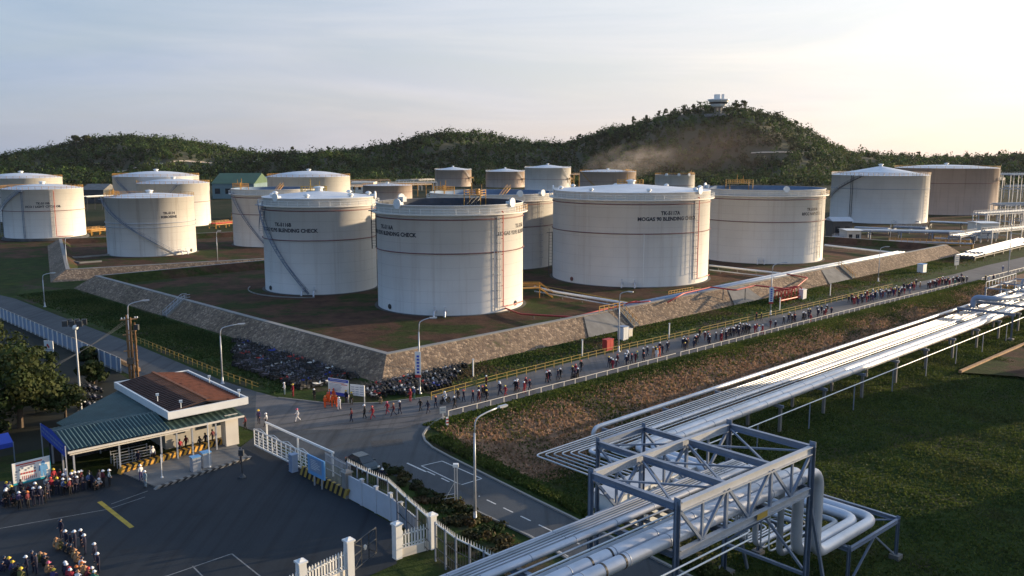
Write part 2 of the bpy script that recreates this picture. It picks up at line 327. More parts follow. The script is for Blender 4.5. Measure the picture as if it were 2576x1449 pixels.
def surface_mat(name, c0, c1, sc=.25, streak=None, rough=.85):
    m = bpy.data.materials.new(name); m.use_nodes = True; t = m.node_tree; b = t.nodes['Principled BSDF']; b.inputs['Roughness'].default_value = rough; b.inputs['Specular IOR Level'].default_value = .25
    g = nn(t, 'ShaderNodeNewGeometry').outputs['Position']
    a = ramp(t, noise(t, sc, 8, .65, g), .32, c0, .7, c1)
    fine = ramp(t, noise(t, 6, 4, .7, g), .3, (.82,)*3, .7, (1.12,)*3)
    mm = nn(t, 'ShaderNodeMix', data_type='RGBA', blend_type='MULTIPLY'); mm.inputs['Factor'].default_value = 1; t.links.new(a, mm.inputs['A']); t.links.new(fine, mm.inputs['B']); c = mm.outputs['Result']
    if streak:
        mp = nn(t, 'ShaderNodeMapping'); mp.inputs['Rotation'].default_value = (0, 0, R(streak)); mp.inputs['Scale'].default_value = (.9, .025, 1)
        tc2 = nn(t, 'ShaderNodeNewGeometry'); t.links.new(tc2.outputs['Position'], mp.inputs['Vector'])
        s = ramp(t, noise(t, 1, 5, .6, mp.outputs['Vector']), .5, (1, 1, 1), .75, (.55, .54, .54))
        m2 = nn(t, 'ShaderNodeMix', data_type='RGBA', blend_type='MULTIPLY'); m2.inputs['Factor'].default_value = 1; t.links.new(c, m2.inputs['A']); t.links.new(s, m2.inputs['B']); c = m2.outputs['Result']
    t.links.new(c, b.inputs['Base Color']); M[name] = m
surface_mat('yard_asphalt', (.021, .027, .033), (.035, .042, .05), .07, streak=40)
surface_mat('road', (.1, .096, .095), (.165, .157, .152), .14, streak=66)
surface_mat('road_dark', (.055, .063, .07), (.09, .098, .105), .12, streak=-38)  # darker, bluer surface than the main road
surface_mat('shade_soil_dark', (.014, .016, .01), (.034, .032, .02), .3)
surface_mat('paint_white', (.5, .5, .48), (.75, .74, .7), 2)
surface_mat('paint_faded', (.16, .165, .165), (.3, .3, .29), 2)
surface_mat('paint_yellow', (.3, .22, .04), (.55, .4, .07), 1.2)
def sheet(name, pts, z, m, kind='structure', parent=None):
    b = MB(); b.quad(*[Vector((p[0], p[1], z)) for p in pts]); o = b.build(name, m, parent)
    if parent is None: struct(o, kind)
    return o
D = lambda *uv: [P(u, v) for u, v in uv]
yard = D((-500, 1130), (-60, 1215), (300, 1193), (585, 1112), (605, 1125), (648, 1092), (860, 1246), (1000, 1325), (998, 1418), (880, 1470), (740, 1560))+[Vector((-18, 40, 0)), Vector((-60, 40, 0))]
sheet('yard', yard, 0.0, 'yard_asphalt')
leftroad = D((-120, 718), (0, 742), (40, 752), (150, 795), (340, 866), (560, 958), (645, 985), (640, 1085), (600, 1070), (470, 1030), (330, 945), (165, 860), (0, 782), (-120, 750))
main = D((645, 985), (700, 1000), (840, 1016), (960, 1013), (1080, 998), (1250, 957), (1500, 895), (1750, 839), (2000, 782), (2250, 723), (2400, 690), (2480, 668), (2640, 632), (2640, 662), (2500, 705), (2420, 716), (2200, 769), (1990, 823), (1700, 898), (1500, 950), (1300, 1004), (1140, 1046), (1105, 1062), (1090, 1075), (640, 1085))
sheet('road', main, .008, 'road')
sheet('left_road', leftroad, .004, 'road_dark')
branch = D((640, 1085), (1090, 1075), (1075, 1084), (1068, 1095), (1072, 1108), (1090, 1124), (1130, 1147), (1230, 1197), (1340, 1252), (1450, 1306), (1600, 1380), (1900, 1530))+D((1720, 1640), (1500, 1447), (1330, 1348), (1240, 1305), (1140, 1256), (1060, 1222), (960, 1190), (880, 1180), (800, 1162), (648, 1092))
sheet('branch_road', branch, .004, 'road_dark')
spur = D((2430, 712), (2500, 705), (2660, 716), (2660, 730), (2540, 724), (2440, 716)); sheet('spur_road', spur, .003, 'road')
def line(pts, w, z, m, name, dash=None):
    b = MB()
    for p, q in zip(pts[:-1], pts[1:]):
        d = (q-p); l = d.length; d = d/l; n = Vector((-d.y, d.x, 0))*w/2; segs = [(0, l)]
        if dash:
            segs = []; s = 0
            while s < l: segs.append((s, min(l, s+dash[0]))); s += dash[0]+dash[1]
        for s0, s1 in segs:
            a, c = p+d*s0, p+d*s1; b.quad(*[Vector((k.x, k.y, z)) for k in (a-n, c-n, c+n, a+n)])
    return struct(b.build(name, m))
line(D((-200, 1395), (-20, 1333), (272, 1281)), .1, .006, 'paint_faded', 'yard_line')
line(D((272, 1281), (365, 1250)), .1, .006, 'paint_faded', 'yard_line')
line(D((280, 1268), (372, 1235)), .1, .006, 'paint_faded', 'yard_line')
line(D((250, 1262), (332, 1327)), .42, .009, 'paint_yellow', 'yard_marking')
line(D((330, 1470), (420, 1449), (583, 1393), (680, 1470)), .12, .006, 'paint_faded', 'yard_line'); line(D((484, 1424), (540, 1480)), .12, .006, 'paint_faded', 'yard_line')
line(D((1060, 1172), (1112, 1160), (1212, 1204), (1160, 1220), (1060, 1172)), .13, .012, 'paint_white', 'road_line')
line(D((1024, 1165), (1072, 1187)), .2, .012, 'paint_white', 'road_line')
line(D((1075, 1186), (1380, 1332), (1560, 1418)), .15, .012, 'paint_white', 'road_line', (1.4, 1.1))
line(D((1120, 1250), (1330, 1345), (1430, 1400)), .12, .012, 'paint_white', 'road_line')
# cast shadow streaks painted as thin dark sheets, plus asphalt repairs and stains
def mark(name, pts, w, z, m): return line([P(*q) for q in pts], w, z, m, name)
surface_mat('shade_and_patch_dark', (.05, .05, .05), (.09, .088, .085), 1.5); surface_mat('patch_dark', (.016, .02, .024), (.03, .035, .04), .8); surface_mat('patch_pale', (.04, .046, .052), (.07, .076, .08), .8)
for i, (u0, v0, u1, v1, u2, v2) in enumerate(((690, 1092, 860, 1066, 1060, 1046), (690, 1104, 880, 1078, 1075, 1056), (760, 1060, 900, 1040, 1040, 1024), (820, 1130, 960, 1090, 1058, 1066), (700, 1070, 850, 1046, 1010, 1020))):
    mark('shadow_streak', [(u0+(u1-u0)*t, v0+(v1-v0)*t) if t <= 1 else (u1+(u2-u1)*(t-1), v1+(v2-v1)*(t-1)) for t in (0, .5, 1, 1.5, 2)], .22, .016+.001*i, 'shade_and_patch_dark')
for i, q in enumerate((((300, 1385), (345, 1375), (338, 1390), (305, 1398)), ((120, 1290), (200, 1282), (205, 1296), (130, 1306)), ((480, 1290), (520, 1286), (526, 1295), (485, 1299)))): sheet('asphalt_patch', [P(*p) for p in q], .003+.0004*i, 'patch_dark')
for i, q in enumerate((((1150, 1215), (1215, 1243), (1195, 1252), (1130, 1224)), ((930, 1110), (1010, 1104), (1016, 1118), (936, 1126)))): sheet('asphalt_patch', [P(*p) for p in q], .0136+.0004*i, 'shade_and_patch_dark')
# kerbs
def kerb(name, pts, w=.22, h=.14, m='concrete', z=0):
    b = MB()
    for p, q in zip(pts[:-1], pts[1:]): b.bar(p+Vector((0, 0, z+h/2)), q+Vector((0, 0, z+h/2)), w, h)
    return struct(b.build(name, m))
kerb('kerb', D((1118, 1050), (1092, 1064), (1074, 1080), (1064, 1095), (1069, 1110), (1088, 1127), (1130, 1150), (1230, 1200), (1340, 1255), (1450, 1309), (1600, 1384), (1900, 1534)), .25, .16)
kerb('kerb', D((700, 1001), (840, 1017), (960, 1014), (1080, 999)), .2, .12)
kerb('kerb', D((1125, 1253), (1240, 1307), (1330, 1350), (1500, 1450)), .2, .15)

# embankments: stone faced slopes with a concrete crest
sm = bpy.data.materials.new('stone_facing'); sm.use_nodes = True; t = sm.node_tree; b = t.nodes['Principled BSDF']; b.inputs['Roughness'].default_value = .92; b.inputs['Specular IOR Level'].default_value = .2
pos = nn(t, 'ShaderNodeNewGeometry').outputs['Position']
v1 = nn(t, 'ShaderNodeTexVoronoi', feature='F1'); v1.inputs['Scale'].default_value = 2.3; t.links.new(pos, v1.inputs['Vector'])
v2 = nn(t, 'ShaderNodeTexVoronoi', feature='DISTANCE_TO_EDGE'); v2.inputs['Scale'].default_value = 2.3; t.links.new(pos, v2.inputs['Vector'])
sc = nn(t, 'ShaderNodeSeparateColor'); t.links.new(v1.outputs['Color'], sc.inputs[0])
stone = nn(t, 'ShaderNodeValToRGB'); el = stone.color_ramp.elements; el[0].position = 0; el[0].color = (.14, .1, .075, 1); el[1].position = 1; el[1].color = (.43, .325, .225, 1); k = el.new(.55); k.color = (.25, .18, .122, 1)
t.links.new(sc.outputs[0], stone.inputs['Fac'])
mort = ramp(t, v2.outputs['Distance'], .02, (1, 1, 1), .09, (0, 0, 0))
c = mixc(t, mort, stone.outputs['Color'], (.17, .14, .115, 1))
big = ramp(t, noise(t, .09, 6, .6, pos), .35, (.72, .7, .66), .68, (1.1, 1.06, 1.02))
mm = nn(t, 'ShaderNodeMix', data_type='RGBA', blend_type='MULTIPLY'); mm.inputs['Factor'].default_value = 1; t.links.new(c, mm.inputs['A']); t.links.new(big, mm.inputs['B'])
gs = ramp(t, noise(t, .22, 7, .7, pos), .62, (0, 0, 0), .74, (1, 1, 1))
t.links.new(mixc(t, gs, mm.outputs['Result'], (.06, .07, .025, 1)), b.inputs['Base Color'])
bp = nn(t, 'ShaderNodeBump'); bp.inputs['Strength'].default_value = .8; bp.inputs['Distance'].default_value = .12; t.links.new(v2.outputs['Distance'], bp.inputs['Height']); t.links.new(bp.outputs['Normal'], b.inputs['Normal'])
M['stone'] = sm
def floor_mat(name, soil0, soil1, g0, g1, th):
    m = bpy.data.materials.new(name); m.use_nodes = True; t = m.node_tree; b = t.nodes['Principled BSDF']; b.inputs['Roughness'].default_value = .95; b.inputs['Specular IOR Level'].default_value = .1
    pos = nn(t, 'ShaderNodeNewGeometry').outputs['Position']
    s = ramp(t, noise(t, .3, 9, .7, pos), .3, soil0, .7, soil1); g = ramp(t, noise(t, .8, 6, .7, pos), .3, g0, .7, g1)
    t.links.new(mixc(t, ramp(t, noise(t, .085, 8, .68, pos), th, (0, 0, 0), th+.1, (1, 1, 1)), s, g), b.inputs['Base Color'])
    bp = nn(t, 'ShaderNodeBump'); bp.inputs['Strength'].default_value = .8; bp.inputs['Distance'].default_value = .25; t.links.new(noise(t, 1.3, 8, .7, pos), bp.inputs['Height']); t.links.new(bp.outputs['Normal'], b.inputs['Normal'])
    M[name] = m
floor_mat('dike_soil', (.04, .024, .017), (.125, .066, .042), (.018, .028, .008), (.05, .065, .016), .47)
floor_mat('verge', (.03, .026, .017), (.09, .07, .045), (.018, .034, .008), (.055, .085, .018), .42)
def dike(name, corner, ang, la, ll, z0=0., top=3.0, floor=1.0, out=3.8, crest=1.0, inn=2.4):
    """rectangular bund: a along, l to the left of it, corner nearest the camera"""
    ea = Vector((math.sin(R(ang)), math.cos(R(ang)), 0)); el = Vector((-ea.y, ea.x, 0))
    def ring(o, z): return [corner*1.0+ea*a+el*l+Vector((0, 0, z-corner.z)) for a, l in ((-o, -o), (la+o, -o), (la+o, ll+o), (-o, ll+o))]
    r = [ring(out, z0-.05), ring(0, top), ring(-.001, top+.12), ring(-crest, top+.12), ring(-crest-inn, floor)]
    b = MB()
    for k in range(4):
        b.cur = (0, 1, 1, 2)[k]
        for i in range(4): j = (i+1) % 4; b.quad(r[k][i], r[k][j], r[k+1][j], r[k+1][i])
    struct(b.build(name, ['stone', 'concrete', 'dike_soil']))
    b = MB(); b.quad(*r[4]); struct(b.build('dike_floor', 'dike_soil'))
    return ea, el
K0 = P(972, 893, 3)
EA, EL = dike('embankment', K0, 45.5, 228, 120)
def KP(a, l, z=3.0): q = K0+EA*a+EL*l; return Vector((q.x, q.y, z))
sheet('bare_pad', [Vector((p.x, p.y, 0)) for p in (P(2415, 940, -3), P(2580, 868, -3), P(2900, 860, -3), P(2900, 1000, -3), P(2560, 950, -3))], -2.78, 'dike_soil')
kerb('kerb', [Vector((p.x, p.y, 0)) for p in (P(2415, 940, -3), P(2580, 868, -3), P(2900, 740, -3))], .5, .45, 'brown_pole', -2.9)  # orange-brown colour paints in the sunlit kerb edge
# second bund on the far side of the lane, and its terrace
Q0 = P(165, 675, 3)
dike('embankment', Q0, 62, 120, 95, top=2.6, floor=1.0)
# green verge between the road fence and the toe of the bund, and by the road on the far side of the junction
verge = [P(1085, 993), P(1250, 951), P(1750, 834), P(2250, 718), P(2420, 680)]+[KP(228, -4, 0), KP(-3.2, -4, 0)]
sheet('verge', verge, -.012, 'verge')
sheet('verge', D((40, 748), (150, 790), (340, 860), (560, 952), (640, 980), (700, 996))+[KP(-5, -4, 0), KP(-5, 122, 0)]+D((60, 715)), -.016, 'verge')
sheet('tank_ground', D((-160, 604), (200, 596), (268, 590), (275, 602), (165, 640), (60, 650), (-160, 655)), -.006, 'dike_soil')
sheet('tank_ground', D((2078, 566), (2350, 546), (2720, 528), (2720, 628), (2560, 612), (2440, 634), (2330, 622), (2078, 612)), -.006, 'dike_soil')
sheet('tank_ground', D((500, 590), (680, 560), (700, 600), (560, 640), (510, 640)), -.008, 'dike_soil')
# ------------------------------------------------------------------ hills
sil = [(-200, 392), (0, 388), (100, 372), (180, 355), (250, 343), (330, 341), (430, 343), (500, 352), (570, 364), (640, 378), (720, 381), (850, 376), (930, 366), (1000, 357), (1060, 338), (1130, 331), (1190, 328), (1240, 333), (1290, 347), (1350, 356), (1420, 357), (1500, 331), (1570, 312), (1640, 292), (1700, 277), (1760, 267), (1850, 268), (1900, 277), (1950, 290), (2040, 332), (2090, 362), (2130, 381), (2250, 388), (2400, 390), (2800, 390)]
su = np.array([s[0] for s in sil], float); sv = np.array([s[1] for s in sil], float)
def hill_h(u, d):
    """u: column of the picture's bearing, d: forward distance"""
    dc = 1400+60*np.sin(u*.006); y = np.interp(u, su, sv)
    hc = np.maximum(33+(385-y)/F*dc*1.012-9, 4)
    d0 = 1010+40*np.sin(u*.011+1)
    up = sstep((d-d0)/(dc-d0)); dn = sstep(1-(d-dc)/420)
    n = 5*np.sin(u*.017+d*.011)+4*np.sin(u*.031-d*.017+2)+3*np.sin(d*.03+u*.005)
    n = n*np.clip((d-d0)/120, 0, 1)*np.clip((dc-d)/140, 0, 1)
    return np.where(d < dc, hc*up**1.1, hc*dn)+n-1.0
uu = np.linspace(-760, 3300, 240); dd = np.linspace(960, 1900, 64)
UU, DD = np.meshgrid(uu, dd); HZ = hill_h(UU, DD); HX = (UU-1288)/F*DD
vv = np.stack([HX, DD, HZ], -1).reshape(-1, 3); n_u = len(uu)
ff = [(j*n_u+i, j*n_u+i+1, (j+1)*n_u+i+1, (j+1)*n_u+i) for j in range(len(dd)-1) for i in range(n_u-1)]
mat('hill_soil', (.03, .045, .015), .95, col2=(.065, .055, .03), scale=.02, detail=8)
me = bpy.data.meshes.new('hills'); me.from_pydata(vv.tolist(), [], ff); me.materials.append(M['hill_soil']); me.polygons.foreach_set('use_smooth', [True]*len(ff))
struct(bpy.data.objects.new('hills', me)); C.objects.link(bpy.data.objects['hills'])
def hill_hit(u, v):
    for d in np.arange(960, 1500, 4.0):
        if float(hill_h(np.array(u), np.array(d))) > 33+slope_at(v)*d: return Vector(((u-1288)/F*d, d, float(hill_h(np.array(u), np.array(d)))))
    return None
tracks = [[(290, 436), (350, 424), (420, 414), (500, 410), (580, 408), (660, 402), (740, 392)], [(1880, 388), (1960, 386), (2010, 388)], [(640, 410), (720, 404), (800, 398), (860, 390)]]
tpts = []
for tr in tracks:
    pp = [hill_hit(*q) for q in tr]; pp = [q for q in pp if q is not None]
    b = MB()
    for p, q in zip(pp[:-1], pp[1:]):
        k = max(2, int((q-p).length/12)); prev = None
        for i in range(k+1):
            s = p.lerp(q, i/k); z = float(hill_h(np.array(1288+s.x/s.y*F), np.array(s.y))); tpts.append((s.x, s.y))
            cur = (Vector((s.x, s.y-3.2, z+.1)), Vector((s.x, s.y+3.2, z+1.6)))
            if prev: b.quad(prev[0], cur[0], cur[1], prev[1])
            prev = cur
    mat('track_sand', (.5, .4, .3), .95, .25, .1) if 'track_sand' not in M else None
    struct(b.build('track', 'track_sand'))
tp = np.array(tpts)
NT = 14000
u = rng.uniform(-740, 3280, NT); d = 985+np.abs(rng.normal(0, 1, NT))*0+rng.random(NT)**.9*520
x = (u-1288)/F*d; z = hill_h(u, d)
keep = np.ones(NT, bool)
for px, py in tp: keep &= (np.hypot(x-px, (y_ := d)-py) > 9)
u, d, x, z = u[keep], d[keep], x[keep], z[keep]; n = len(u)
rad = rng.gamma(6, .8, n).clip(2.6, 9.5); hh = rng.uniform(.8, 1.25, n)
cen = np.stack([x, d, z+rad*hh*.75], 1); R3 = np.stack([rad, rad, rad*hh], 1)
base = np.array([[.012, .027, .007], [.022, .045, .009], [.038, .072, .014], [.062, .098, .02], [.08, .09, .028]])
patchy = np.sin(x*.02+np.sin(d*.013)*2)*np.sin(d*.018+x*.007)
cols = base[np.clip((patchy*1.6+2+rng.normal(0, .9, n)).astype(int), 0, 4)]*rng.uniform(.65, 1.45, (n, 1))
fo = leaf_mesh('forest', cen, R3, 32, 2.3, cols); struct(fo, 'stuff')
# lower belt of scrub and trees between the far tanks and the hills
n = 1500; u = rng.uniform(-150, 2750, n); d = rng.uniform(900, 1040, n); x = (u-1288)/F*d; rad = rng.uniform(2.2, 5.5, n)
cen = np.stack([x, d, rad*.8], 1); cols = base[rng.choice(5, n)]*rng.uniform(.7, 1.2, (n, 1))
fo = leaf_mesh('scrub_woods', cen, np.stack([rad*1.2, rad*1.2, rad], 1), 22, 2.1, cols); struct(fo, 'stuff')
# ------------------------------------------------------------------ grass
def tufts(name, n, poly_fn, hgt, wid, cols, dens=None):
    pts = poly_fn(n); n = len(pts); a = rng.uniform(0, 2*PI, n); h = hgt*(.5+rng.random(n)); w = wid*(.6+.8*rng.random(n))
    z = gheight(pts[:, 0], pts[:, 1])-.02 if pts.shape[1] == 2 else pts[:, 2]
    dx, dy = np.cos(a)*w/2, np.sin(a)*w/2; lx, ly = rng.normal(0, .35, n)*h, rng.normal(0, .35, n)*h
    v = np.stack([np.stack([pts[:, 0]-dx, pts[:, 1]-dy, z], 1), np.stack([pts[:, 0]+dx, pts[:, 1]+dy, z], 1), np.stack([pts[:, 0]+dx*.7+lx, pts[:, 1]+dy*.7+ly, z+h], 1), np.stack([pts[:, 0]-dx*.6+lx*1.2, pts[:, 1]-dy*.6+ly, z+h*.9], 1)], 1).reshape(-1, 3)
    me = bpy.data.meshes.new(name); me.vertices.add(n*4); me.vertices.foreach_set('co', v.astype(np.float32).ravel()); me.loops.add(n*4); me.loops.foreach_set('vertex_index', np.arange(n*4, dtype=np.int32))
    me.polygons.add(n); me.polygons.foreach_set('loop_start', np.arange(0, n*4, 4, dtype=np.int32))
    cols = np.asarray(cols); pn = .5+.5*np.sin(pts[:, 0]*.23+np.sin(pts[:, 1]*.17)*2)*np.sin(pts[:, 1]*.19+np.sin(pts[:, 0]*.11)*2)
    idx = np.clip((pn*len(cols)*.8+rng.random(n)*len(cols)*.45-.1).astype(int), 0, len(cols)-1)
    c = cols[idx]*rng.uniform(.7, 1.3, (n, 1)); cc = np.ones((n, 4, 4), np.float32); cc[:, :, :3] = c[:, None, :]
    me.color_attributes.new('tint', 'FLOAT_COLOR', 'POINT').data.foreach_set('color', cc.ravel())
    me.materials.append(M['grass_blade']); me.update(calc_edges=True); o = bpy.data.objects.new(name, me); C.objects.link(o); struct(o, 'stuff'); return o
def coords(dg, a): return np.stack([G0.x+GE.x*a-GN.x*dg, G0.y+GE.y*a-GN.y*dg], 1)
def in_swale(p, m=0.6): return ((p[:, 0]-B0.x)*BN.x+(p[:, 1]-B0.y)*BN.y) > m
def vis(p): return (np.abs(p[:, 0]) < p[:, 1]*.62+4) & (p[:, 1] > 42)
GREENS = [(.038, .06, .016), (.055, .082, .018), (.075, .1, .021), (.085, .105, .024), (.058, .07, .02)]
def f_lawn(n): p = coords(rng.uniform(17, 120, n*2), rng.uniform(-60, 190, n*2)); p = p[in_swale(p, 1.5) & vis(p)]; return p[:n]
tufts('grass', 300000, f_lawn, .15, .2, GREENS)
def f_verge(n): p = coords(rng.gamma(2, .9, n)+.35, rng.uniform(-4, 178, n)); return p[in_swale(p, .5)]
tufts('roadside_grass', 36000, f_verge, .24, .26, [(.045, .07, .015), (.07, .1, .02), (.1, .125, .025)])
def f_dry(n): p = coords(rng.uniform(2.5, 19, n), rng.uniform(-4, 178, n)); return p[in_swale(p, 2)]
tufts('dry_weeds', 60000, f_dry, .22, .24, [(.07, .09, .022), (.14, .12, .05), (.33, .21, .125), (.4, .25, .155), (.3, .18, .11), (.12, .1, .035), (.06, .08, .02)])
def f_kerb(n): p = np.stack([B0.x+BE.x*(s := rng.uniform(-4, 45, n))+BN.x*(q := rng.gamma(2, .5, n)+.5), B0.y+BE.y*s+BN.y*q], 1); return p
tufts('kerbside_grass', 7000, f_kerb, .35, .3, GREENS)
def f_nverge(n):
    a = rng.uniform(2, 225, n); l = -4.2-rng.gamma(2, 1.6, n); p = np.stack([K0.x+EA.x*a+EL.x*l, K0.y+EA.y*a+EL.y*l], 1)
    ok = ((p[:, 0]-G0.x)*GN.x+(p[:, 1]-G0.y)*GN.y) > 10.6; p = p[ok]; return np.concatenate([p, np.zeros((len(p), 1))], 1)
tufts('bank_grass', 34000, f_nverge, .2, .28, [(.03, .055, .013), (.055, .085, .018), (.085, .11, .024), (.12, .09, .05)])
def f_lverge(n):
    l = rng.uniform(2, 122, n); a = -4.5-rng.gamma(2, 3.0, n); p = np.stack([K0.x+EA.x*a+EL.x*l, K0.y+EA.y*a+EL.y*l], 1)
    q0, q1 = P(150, 790), P(640, 980); dd_ = (q1-q0).normalized(); ok = ((p[:, 0]-q0.x)*dd_.y-(p[:, 1]-q0.y)*dd_.x) < -.8; p = p[ok]; return np.concatenate([p, np.zeros((len(p), 1))], 1)
tufts('lane_grass', 30000, f_lverge, .2, .28, [(.03, .055, .016), (.04, .065, .018), (.06, .08, .024)])

def haze(density):
    b = MB(); b.box((0, 0, 110), (5600, 5600, 246)); o = b.build('haze', []); struct(o, 'stuff')
    m = bpy.data.materials.new('haze'); m.use_nodes = True; t = m.node_tree; t.nodes.remove(t.nodes['Principled BSDF']); pv = nn(t, 'ShaderNodeVolumePrincipled'); pv.inputs['Color'].default_value = (.9, .92, 1, 1); pv.inputs['Density'].default_value = density; pv.inputs['Anisotropy'].default_value = .2
    t.links.new(pv.outputs[0], t.nodes['Material Output'].inputs['Volume']); o.data.materials.append(m)
haze(.000015)
# ------------------------------------------------------------------ tanks
class T: pass
def solve(cx, r, yb, yt, zb):
    q = T(); q.cx, q.r = cx, r; vm = (yb+yt)/2; Yv = CP-(vm-724.5)/F*SP
    a1 = math.atan((cx-r-1288)/F/Yv); a2 = math.atan((cx+r-1288)/F/Yv); a = (a2-a1)/2; m = (a1+a2)/2
    y = (zb-CAMH)/slope_at(yb); df = y/math.cos(m); q.R = df*math.sin(a)/(1-math.sin(a)); dd = df+q.R
    q.c = Vector((dd*math.sin(m), dd*math.cos(m), zb)); q.H = CAMH+slope_at(yt)*y-zb; q.m = m; q.yf = y; return q
def shell_ang(q, k):
    """angle on the shell for an offset k (-1..1) across the picture of the tank"""
    ph = math.asin(max(-1, min(1, k))); tx, ty = -math.sin(q.m), -math.cos(q.m); rx, ry = math.cos(q.m), -math.sin(q.m)
    return math.atan2(ty*math.cos(ph)+ry*math.sin(ph), tx*math.cos(ph)+rx*math.sin(ph))
def on(q, a, z, off=0.): return Vector((q.c.x+(q.R+off)*math.cos(a), q.c.y+(q.R+off)*math.sin(a), q.c.z+z))
def rim_rail(q, root, z, off, m, a0=0., a1=2*PI, h=1.05, n=None, name='railing'):
    n = n or max(8, int(abs(a1-a0)*q.R/2.2)); b = MB(); r = .035 if q.c.y < 330 else .06
    ring = [on(q, a0+(a1-a0)*i/n, z, off) for i in range(n+1)]; up = Vector((0, 0, h))
    b.tube([p+up for p in ring], r, 4); b.tube([p+up*.5 for p in ring], r*.8, 4)
    for p in ring: b.bar(p, p+up, r*1.7)
    return b.build(name, m, root)
def spiral(q, root, k0, z0, k1, z1, m='dark_metal', w=.9):
    a0, a1 = shell_ang(q, k0), shell_ang(q, k1); d = (a1-a0+PI) % (2*PI)-PI; n = int(max(14, abs(d)*q.R/.55)); b = MB(); rl = MB()
    st = MB(); inn, ot, hi = [], [], []
    for i in range(n+1):
        t = i/n; a = a0+d*t; z = z0+(z1-z0)*t; inn.append(on(q, a, z, .12)); ot.append(on(q, a, z, .12+w)); hi.append(on(q, a, z+1.05, .12+w))
        if i < n: st.bar(on(q, a, z, .12), on(q, a, z, .12+w), abs(d)*q.R/n*.7, .05)
        if i % 3 == 0: rl.bar(ot[-1], hi[-1], .06)
    for p, s in zip(inn[:-1], inn[1:]): b.bar(p, s, .05, .2)
    for p, s in zip(ot[:-1], ot[1:]): b.bar(p, s, .05, .2)
    rl.tube(hi, .05, 4); rl.tube([p-Vector((0, 0, .5)) for p in hi], .04, 4)
    b.add(st.v, st.f); o = b.build('staircase', m, root); rl.build('handrail', m, o)
    lt = MB(); e0 = inn[0]; lt.box(on(q, a0, z0, .8), (1.9, 1.6, .12), a0+PI/2); lt.build('landing', m, o); return o
def ladder(q, root, k, z0, z1, m='steel_pale'):
    a = shell_ang(q, k); da = .28/q.R; b = MB()
    for s in (-1, 1): b.bar(on(q, a+s*da, z0, .3), on(q, a+s*da, z1, .3), .07)
    z = z0
    while z < z1: b.bar(on(q, a-da, z, .3), on(q, a+da, z, .3), .045); z += .6
    o = b.build('ladder', m, root); b = MB(); z = z0+2.5
    while z < z1:
        hoop = [on(q, a+da*1.4*math.cos(t), z, .3+.75*math.sin(t)) for t in np.linspace(0, PI, 6)]; b.tube(hoop, .035, 4); z += 1.6
        b.bar(on(q, a-da*1.3, z-1.6, .02), on(q, a-da*1.3, z-1.6, .3), .08)
    for t in (PI*.25, PI*.5, PI*.75): b.bar(on(q, a+da*1.4*math.cos(t), z0+2.5, .3+.75*math.sin(t)), on(q, a+da*1.4*math.cos(t), z-1.6, .3+.75*math.sin(t)), .04)
    b.build('ladder_cage', m, o); return o
def riser(q, root, k, z0, z1, m='red', r=.11, run=0., name='fire_pipe'):
    a = shell_ang(q, k); b = MB(); pts = [on(q, a, z1, .1), on(q, a, z1, .45), on(q, a, z0, .45)]
    if run:
        n = 6
        for i in range(1, n+1): pts.append(on(q, a+run*i/n/q.R, z0-.12*i/n, .45))
    b.tube(smooth_path(pts[:3], .3)+pts[3:], r, 6); z = z0+1
    while z < z1-1: b.bar(on(q, a, z, 0), on(q, a, z, .5), .1); z += 3.2
    return b.build(name, m, root)
def lettering(q, root, k, z, lines, size, stretch=1.0):
    """painted letters bent round the shell"""
    a0 = shell_ang(q, k); zz = z
    for s in lines:
        ws, xx = [], 0.
        for wd in s.split():
            cu = bpy.data.curves.new('letters', 'FONT'); cu.body = wd; cu.size = size; cu.offset = .04*size; cu.resolution_u = 2
            ob = bpy.data.objects.new('letters', cu); C.objects.link(ob); dg = bpy.context.evaluated_depsgraph_get()
            mm = bpy.data.meshes.new_from_object(ob.evaluated_get(dg)); co = [tuple(v.co) for v in mm.vertices]; fs = [tuple(p.vertices) for p in mm.polygons]
            ws.append((xx, co, fs)); xx += max(c[0] for c in co)+.3*size; bpy.data.objects.remove(ob); bpy.data.curves.remove(cu); bpy.data.meshes.remove(mm)
        xx -= .3*size
        for x0, co, fs in ws:
            b = MB(); b.add([on(q, a0+(x0+c[0]-xx/2)*stretch/q.R, zz+c[1], .03) for c in co], fs); b.build('lettering', 'ink', q.root)
        zz -= size*1.12
